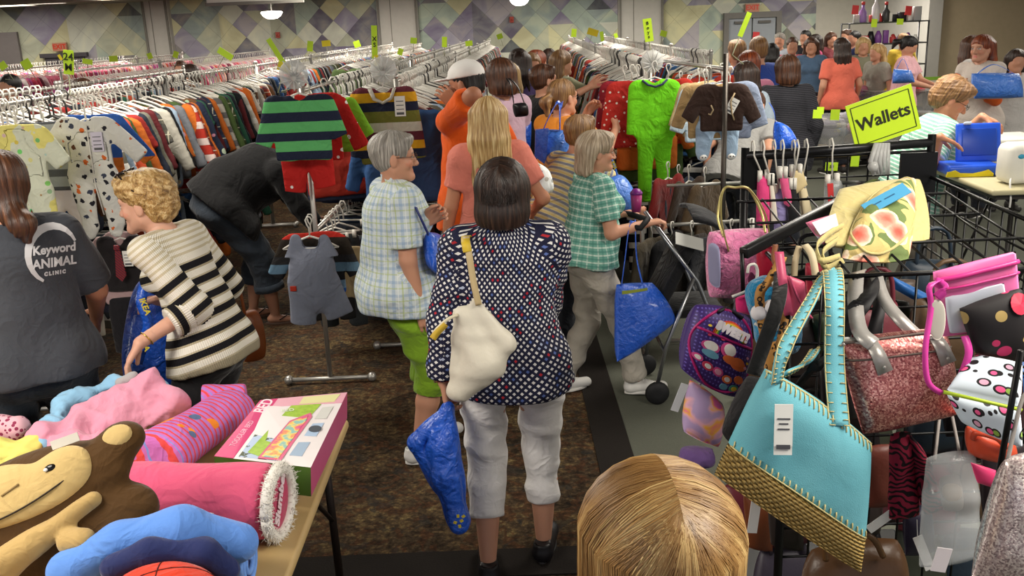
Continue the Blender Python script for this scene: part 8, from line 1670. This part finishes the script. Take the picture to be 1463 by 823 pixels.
def tub(x, y, z, w, d, h, rz, lab, pal, group=None, seed=1, body=None, heap_=.5):
    t = empty('storage_tub', (x, y, z), rz, lab, 'storage tub', group); r = random.Random(seed)
    mb = MB(); R = []
    for (zz, s_, off) in ((0, .9, 0), (.01, .92, 0), (h, 1., 0), (h, 1.05, 0), (h - .015, 1.05, 0), (h - .015, 1.0, 0)):
        R.append([(math.copysign(abs(math.cos(a)) ** .25, math.cos(a)) * w / 2 * s_, math.copysign(abs(math.sin(a)) ** .25, math.sin(a)) * d / 2 * s_, zz) for a in np.linspace(0, 2 * PI, 32, endpoint=False)])
    mb.rings(R, cap=False); mb.f.append(tuple(range(31, -1, -1))); mb.m.append(0); mb.uv.append([(0, 0)] * 32)
    mb.build('tub_body', body or M_TUB, t, True)
    s = MB(); mats = [cloth(c) for c in pal]
    for k in range(14):
        s.ball((r.uniform(-.36, .36) * w, r.uniform(-.34, .34) * d, h * r.uniform(.55, .8 + heap_ * .35)), (r.uniform(.06, .12), r.uniform(.05, .09), r.uniform(.03, .07)), 8, k % len(mats))
    o = s.build('tub_contents', mats, t, True); o['kind'] = 'stuff'; return t
PT = ['cfc9c4', 'b8b4c0', 'd8a8b0', 'a8b8c8', '7a7880', 'd8d4b8']; PB = ['d890a8', 'e8d8b0', '8a5aa0', 'c83a4a', '2a2a30', 'e8c83a', 'cfc9c4']
X = lambda u, v, z=.75: G(u, v, z)
tabs = []
def tab_px(u, v, w, d, lab, top='a8916a', rz=0.):
    g_ = X(u, v); tabs.append((g_[0], g_[1], w, d)); return folding_table(g_[0], g_[1], w, d, lab, rz, None, top), g_
tab_px(1170, 212, 2.0, .8, 'tan folding table under clear tubs behind the Wallets sign'); tab_px(1200, 160, 3.2, .9, 'long folding table with tubs behind the pinstriped jacket'); tab_px(1330, 150, 3.0, .9, 'folding table of tubs behind the green striped t-shirt'); tab_px(1290, 117, 3.6, .9, 'farthest folding table of tubs before the pale pink t-shirt')
for i, (u, v, z, w, d, h, lab, pal, hp) in enumerate((
    (1165, 208, .75, .62, .45, .30, 'clear tub left on the table behind the Wallets sign', PT, .2), (1215, 208, .75, .62, .45, .34, 'clear tub of pale clothes just left of the Wallets sign', PT, .3), (1200, 176, .75, .65, .45, .3, 'clear tub on the second table left of the sign', PT, .4),
    (1160, 172, .75, .6, .45, .3, 'clear tub with pale wrap behind the striped jacket', ['b8b4c0', 'cfcfd4'], .6), (1240, 166, .75, .7, .45, .28, 'tub with red and dark shoes above the sign', ['c83a4a', '1d1d24', '2a3a6a', '1d1d24'], 1.), (1225, 148, .75, .8, .5, .3, 'wide tub heaped with yellow, purple and pink items', PB, 1.), (1290, 146, .75, .7, .5, .3, 'tub heaped with pink and black items behind the sign', PB, .9),
    (1335, 160, .75, .8, .5, .32, 'clear tub of white goods left of the green striped t-shirt', PT, .3), (1290, 200, .75, .8, .55, .34, 'clear tub half hidden behind the Wallets sign', PT, .4), (1420, 152, .75, .7, .5, .30, 'clear tub at the right edge behind the curly-haired woman', PT, .5), (1320, 128, .75, .7, .5, .3, 'clear tub with folded goods far right', PT, .6), (1365, 128, .75, .7, .5, .3, 'far clear tub before the woman with the drink', PT, .6), (1180, 138, .75, .6, .4, .25, 'far clear tub with pale pink items by the denim dress', ['d8a8b0', 'cfc9c4'], .6))):
    g_ = X(u, v + 14, z); b_ = min(tabs, key=lambda q: abs(q[1] - g_[1]) + max(0, abs(q[0] - g_[0]) - q[2] / 2)); g_[1] = min(max(g_[1], b_[1] - b_[3] / 2 + .1), b_[1] + b_[3] / 2 - .1); g_[0] = min(max(g_[0], b_[0] - b_[2] / 2 + .2), b_[0] + b_[2] / 2 - .2); tub(g_[0], g_[1], z + .003, w, d, h, .1 * (i % 3 - 1), lab, pal, None, i, heap_=hp)
# blue tub with cartoon label
g_ = P(1405, 150, 10.4); tub(g_[0], g_[1], .80, .42, .4, .24, 0, 'periwinkle blue tub with an orange label behind the blue case', PT, None, 77, plain('5f86d0', .4), .3); t = [o for o in COL.objects if o.get('label', '').startswith('periwinkle')][0]
mb = MB(); mb.box((-.05, -.212, .14), (.18, .004, .08)); mb.box((-.05, -.215, .14), (.12, .004, .05), mi=1); mb.build('printed_label', [plain('c9cdd6', .5), plain('d88a3a', .5)], t)
zq = P(1384, 250, 5.45)[2] - .004; g_ = G(1336, 243, zq); folding_table(g_[0] + .95, g_[1] - .36, 1.9, .85, 'beige folding table under the blue play case', -.05, None, 'b8b08c', zq)
# green table skirts
for (u0, u1, v, h_, lab) in ((1105, 1235, 152, .22, 'green strip edging the far left tub table'), (1300, 1400, 112, .16, 'green strip edging the farthest tub table')):
    a = X(u0, v, .8); b = X(u1, v - 6, .8); mb = MB(); mb.box(((a[0] + b[0]) / 2, (a[1] + b[1]) / 2, .72), (b[0] - a[0], .03, h_)); tag(mb.build('table_skirt', plain('6f9a32', .6)), lab, 'table skirt')
for (u, v, Y, w, h_, txt, lab) in ((1193, 164, 8.2, 13, 15, '', 'green card on the tub behind the striped jacket'), (1168, 163, 6.9, 13, 12, '', 'green card on the tub left of the sign'), (1188, 238, 6.2, 18, 12, '50', 'green card low on the table end behind the rack'), (1222, 225, 6.1, 12, 26, '', 'tall green card low right behind the rack'), (1172, 158, 6.95, 10, 10, '', 'tiny green card between two clear tubs'), (1249, 33, 19, 8, 11, '', 'green card on the wire shelf, upper left'), (1286, 31, 19, 9, 8, '', 'green card on the wire shelf, upper right'), (1368, 215, 6.3, 30, 14, '', 'green strip card behind the blue case')):
    card(u, v, Y, w, h_, 3, txt, lab, stem=False)
# blue play case with yellow front foot
c = P(1384, 250, 5.45); t = empty('play_case', (c[0], c[1], zq + .003), -.12, 'open blue plastic play case with a yellow front on the beige table', 'toy case', s=.58); BLU = plain('2452c8', .32); BL2 = plain('1b3f9e', .35)
mb = MB(); mb.box((.02, .1, .06), (.52, .40, .11), bev=.03); mb.build('case_base', BLU, t, True)
mb = MB(); o_ = [(-.25, -.105, -.0), (-.24, -.11, .05), (-.17, -.11, .07), (-.12, -.11, .04), (.0, -.11, .035), (.08, -.11, .05), (.15, -.11, .07), (.2, -.11, .03), (.2, -.105, .0)]; mb.poly(o_, .03, (0, -1, 0)); mb.build('yellow_front', plain('d8c41e', .4), t)
axl = Rx(-.25).T; mb = MB(); lc = np.array([.14, .22, .30]); mb.box(lc, (.44, .05, .40), axl, bev=.02); mb.build('open_lid', BLU, t, True); mb = MB(); mb.box(lc + np.array([0, -.03, .01]), (.34, .02, .28), axl, bev=.008); mb.build('lid_recess', BL2, t, True); mb = MB(); mb.box(lc + np.array([-.05, -.05, -.12]), (.3, .01, .07), axl, bev=.003); mb.build('teal_tray', plain('2f8a96', .4), t, True); mb = MB(); mb.box(lc + np.array([-.12, -.0, .20]), (.07, .06, .03), axl, bev=.01); mb.build('latch', plain('b8c4d8', .3), t, True)
c = P(1440, 262, 5.15); t = empty('white_appliance', (c[0], c[1], zq + .003), 0, 'white moulded plastic baby appliance with a dangling strap at the right edge', 'appliance', s=.66); mb = MB(); mb.box((.08, 0, .17), (.3, .26, .34), bev=.06); mb.build('housing', plain('e0ded4', .4), t, True); mb = MB(); mb.tube(spline([(-.05, -.13, .06), (-.09, -.2, .03), (-.10, -.25, -.08), (-.1, -.25, -.16)]), .008, 6); mb.build('strap', plain('d8d6d0', .5), t, True); mb = MB(); mb.ball((.02, -.13, .24), (.03, .012, .02)); mb.build('blue_knob', plain('3a9ac0', .3), t, True)
for (u, v, Y, d3, hcol, lab) in ((1425, 172, 6.1, (.5, .35, .12), 'dcdad0', 'white plastic baby tub on the right table'), (1430, 185, 5.9, (.36, .25, .08), 'd0ccc0', 'cream box behind the blue case at the right edge'), (1440, 300, 4.6, (.5, .4, .3), '2a6ab8', 'blue crate under the beige table at the right edge')):
    c = P(u, v, Y); z = zq + .003 if 'under' not in lab else .0; t = empty('plastic_box', (c[0], c[1], z), 0, lab, 'box'); mb = MB(); mb.box((0, 0, d3[2] / 2), d3, bev=.03); mb.build('box_body', plain(hcol, .4), t, True); mb = MB(); mb.box((0, 0, d3[2] + .004), (d3[0] + .02, d3[1] + .02, .02), bev=.006); mb.build('rim', plain(hcol, .35), t, True)
# wire shelf with goods
a = P(1208, 35, 19.5); b = P(1320, 35, 19.5); t = empty('wire_shelf', ((a[0] + b[0]) / 2, 19.5, 0), 0, 'tall black wire shelving unit against the far right wall', 'shelf'); w = b[0] - a[0]; top = a[2] + .02
for sx in (-1, 1):
    for sy in (-.22, .22): mb = MB(); mb.tube([(sx * w / 2, sy, 0), (sx * w / 2, sy, top)], .018, 6); mb.build('post', plain('5a5a5c', .4, .6), t, True)
zs = [top, top - .42, top - .84, top - 1.26]
for z in zs: mb = MB(); mb.box((0, 0, z - .01), (w, .46, .025)); mb.build('shelf_board', plain('4a4a4a', .4, .5), t)
r = random.Random(5); names = [('white_mug', 'white', 'e4e2dc'), ('dark_box', 'black', '1f1d22'), ('purple_toy', 'purple', '7a4a90'), ('red_jar', 'red', 'b03a3a'), ('silver_tin', 'silver', 'a8a8a8'), ('brown_box', 'brown', '7a5a3a')]
for k in range(26):
    z = zs[k % 3]; nm, cn_, hc_ = names[r.randrange(6)]; x = -w / 2 + .12 + (w - .24) * ((k // 3) + .5) / 9; hh = r.uniform(.12, .28); t2 = empty('shelf_' + nm.split('_')[1], ((a[0] + b[0]) / 2 + x, 19.42, z + .003), 0, '%s item, %s from the left on the %s shelf of the wire unit' % (cn_, ('first', 'second', 'third', 'fourth', 'fifth', 'sixth', 'seventh', 'eighth', 'ninth')[min(8, k // 3)], ('top', 'second', 'third')[k % 3]), 'household item')
    mb = MB(); rr = r.uniform(.05, .09); mb.lathe([(rr * .8, 0), (rr, .02), (rr * r.uniform(.7, 1.1), hh * .6), (rr * r.uniform(.3, .9), hh), (.01, hh)], n=10) if r.random() < .6 else mb.box((0, 0, hh / 2), (rr * 2, rr * 1.6, hh), bev=.01); mb.build('item_body', plain(hc_, .4), t2, True)
for (u, v, lab) in ((1222, 14, 'red paper flag at the top left of the wire shelf'), (1298, 15, 'dark red paper flag at the top right of the wire shelf'), (1080, 52, 'pink-red paper notice on the grey double doors')):
    Yf = 19.3 if v < 20 else 23.9; c = P(u, v, Yf); t2 = empty('paper_flag', c, 0, lab, 'sign'); mb = MB(); mb.box((0, 0, 0), (9 * Yf / F, .006, 12 * Yf / F), Ry(.1).T); mb.build('paper', plain('c83a3c', .6), t2)
    if v < 20: mb = MB(); mb.tube([(0, .01, -.05), (0, .01, top - c[2])], .008, 5); mb.build('stick', plain('8a8680', .5), t2)
for (u, v, hcol, lab) in ((1233, 16, '8a6aa8', 'tall purple bottle above the wire shelf'), (1252, 5, 'c9c4c8', 'tall pale bottle with a red cap above the wire shelf'), (1266, 16, '3a3a3c', 'slim dark figure on top of the wire shelf')):
    c = P(u, v, 19.4); t2 = empty('bottle', (c[0], 19.4, top + .003), 0, lab, 'bottle'); hh = max(.25, c[2] - top + .12); mb = MB(); mb.lathe([(.07, 0), (.08, .03), (.075, hh * .6), (.03, hh * .8), (.03, hh), (.005, hh)], n=12); mb.build('bottle_body', plain(hcol, .4), t2, True); mb = MB(); mb.lathe([(.034, hh), (.034, hh + .06), (.005, hh + .06)], n=12); mb.build('cap', plain('b03a3a', .4), t2, True)
# white chairs and table in the far right corner
for i, (u, v, lab) in enumerate(((1150, 92, 'white folding chair left of the denim dress'), (1180, 90, 'white folding chair right of the denim dress'), (1192, 92, 'white folding chair just left of the coral top'))):
    g_ = P(u, v, 14.5); t2 = empty('folding_chair', (g_[0], 14.5, 0), .2 * i, lab, 'chair'); wm = plain('c9ccd2', .5)
    mb = MB(); mb.box((0, 0, .45), (.4, .4, .03), bev=.01); mb.build('seat', wm, t2); mb = MB(); mb.box((0, .2, .78), (.4, .03, .22), bev=.01); mb.build('backrest', wm, t2)
    for sx in (-1, 1):
        for sy in (-1, 1): mb = MB(); mb.tube([(sx * .18, sy * .18, .45 if sy < 0 else .88), (sx * .19, sy * .22, 0.01)], .013, 6); mb.build('leg', wm, t2, True)
g_ = G(1160, 108, .74); folding_table(g_[0], 13.2, 2.4, .8, 'white folding table behind the green strip at the far right', 0, None, 'b8bcc0')
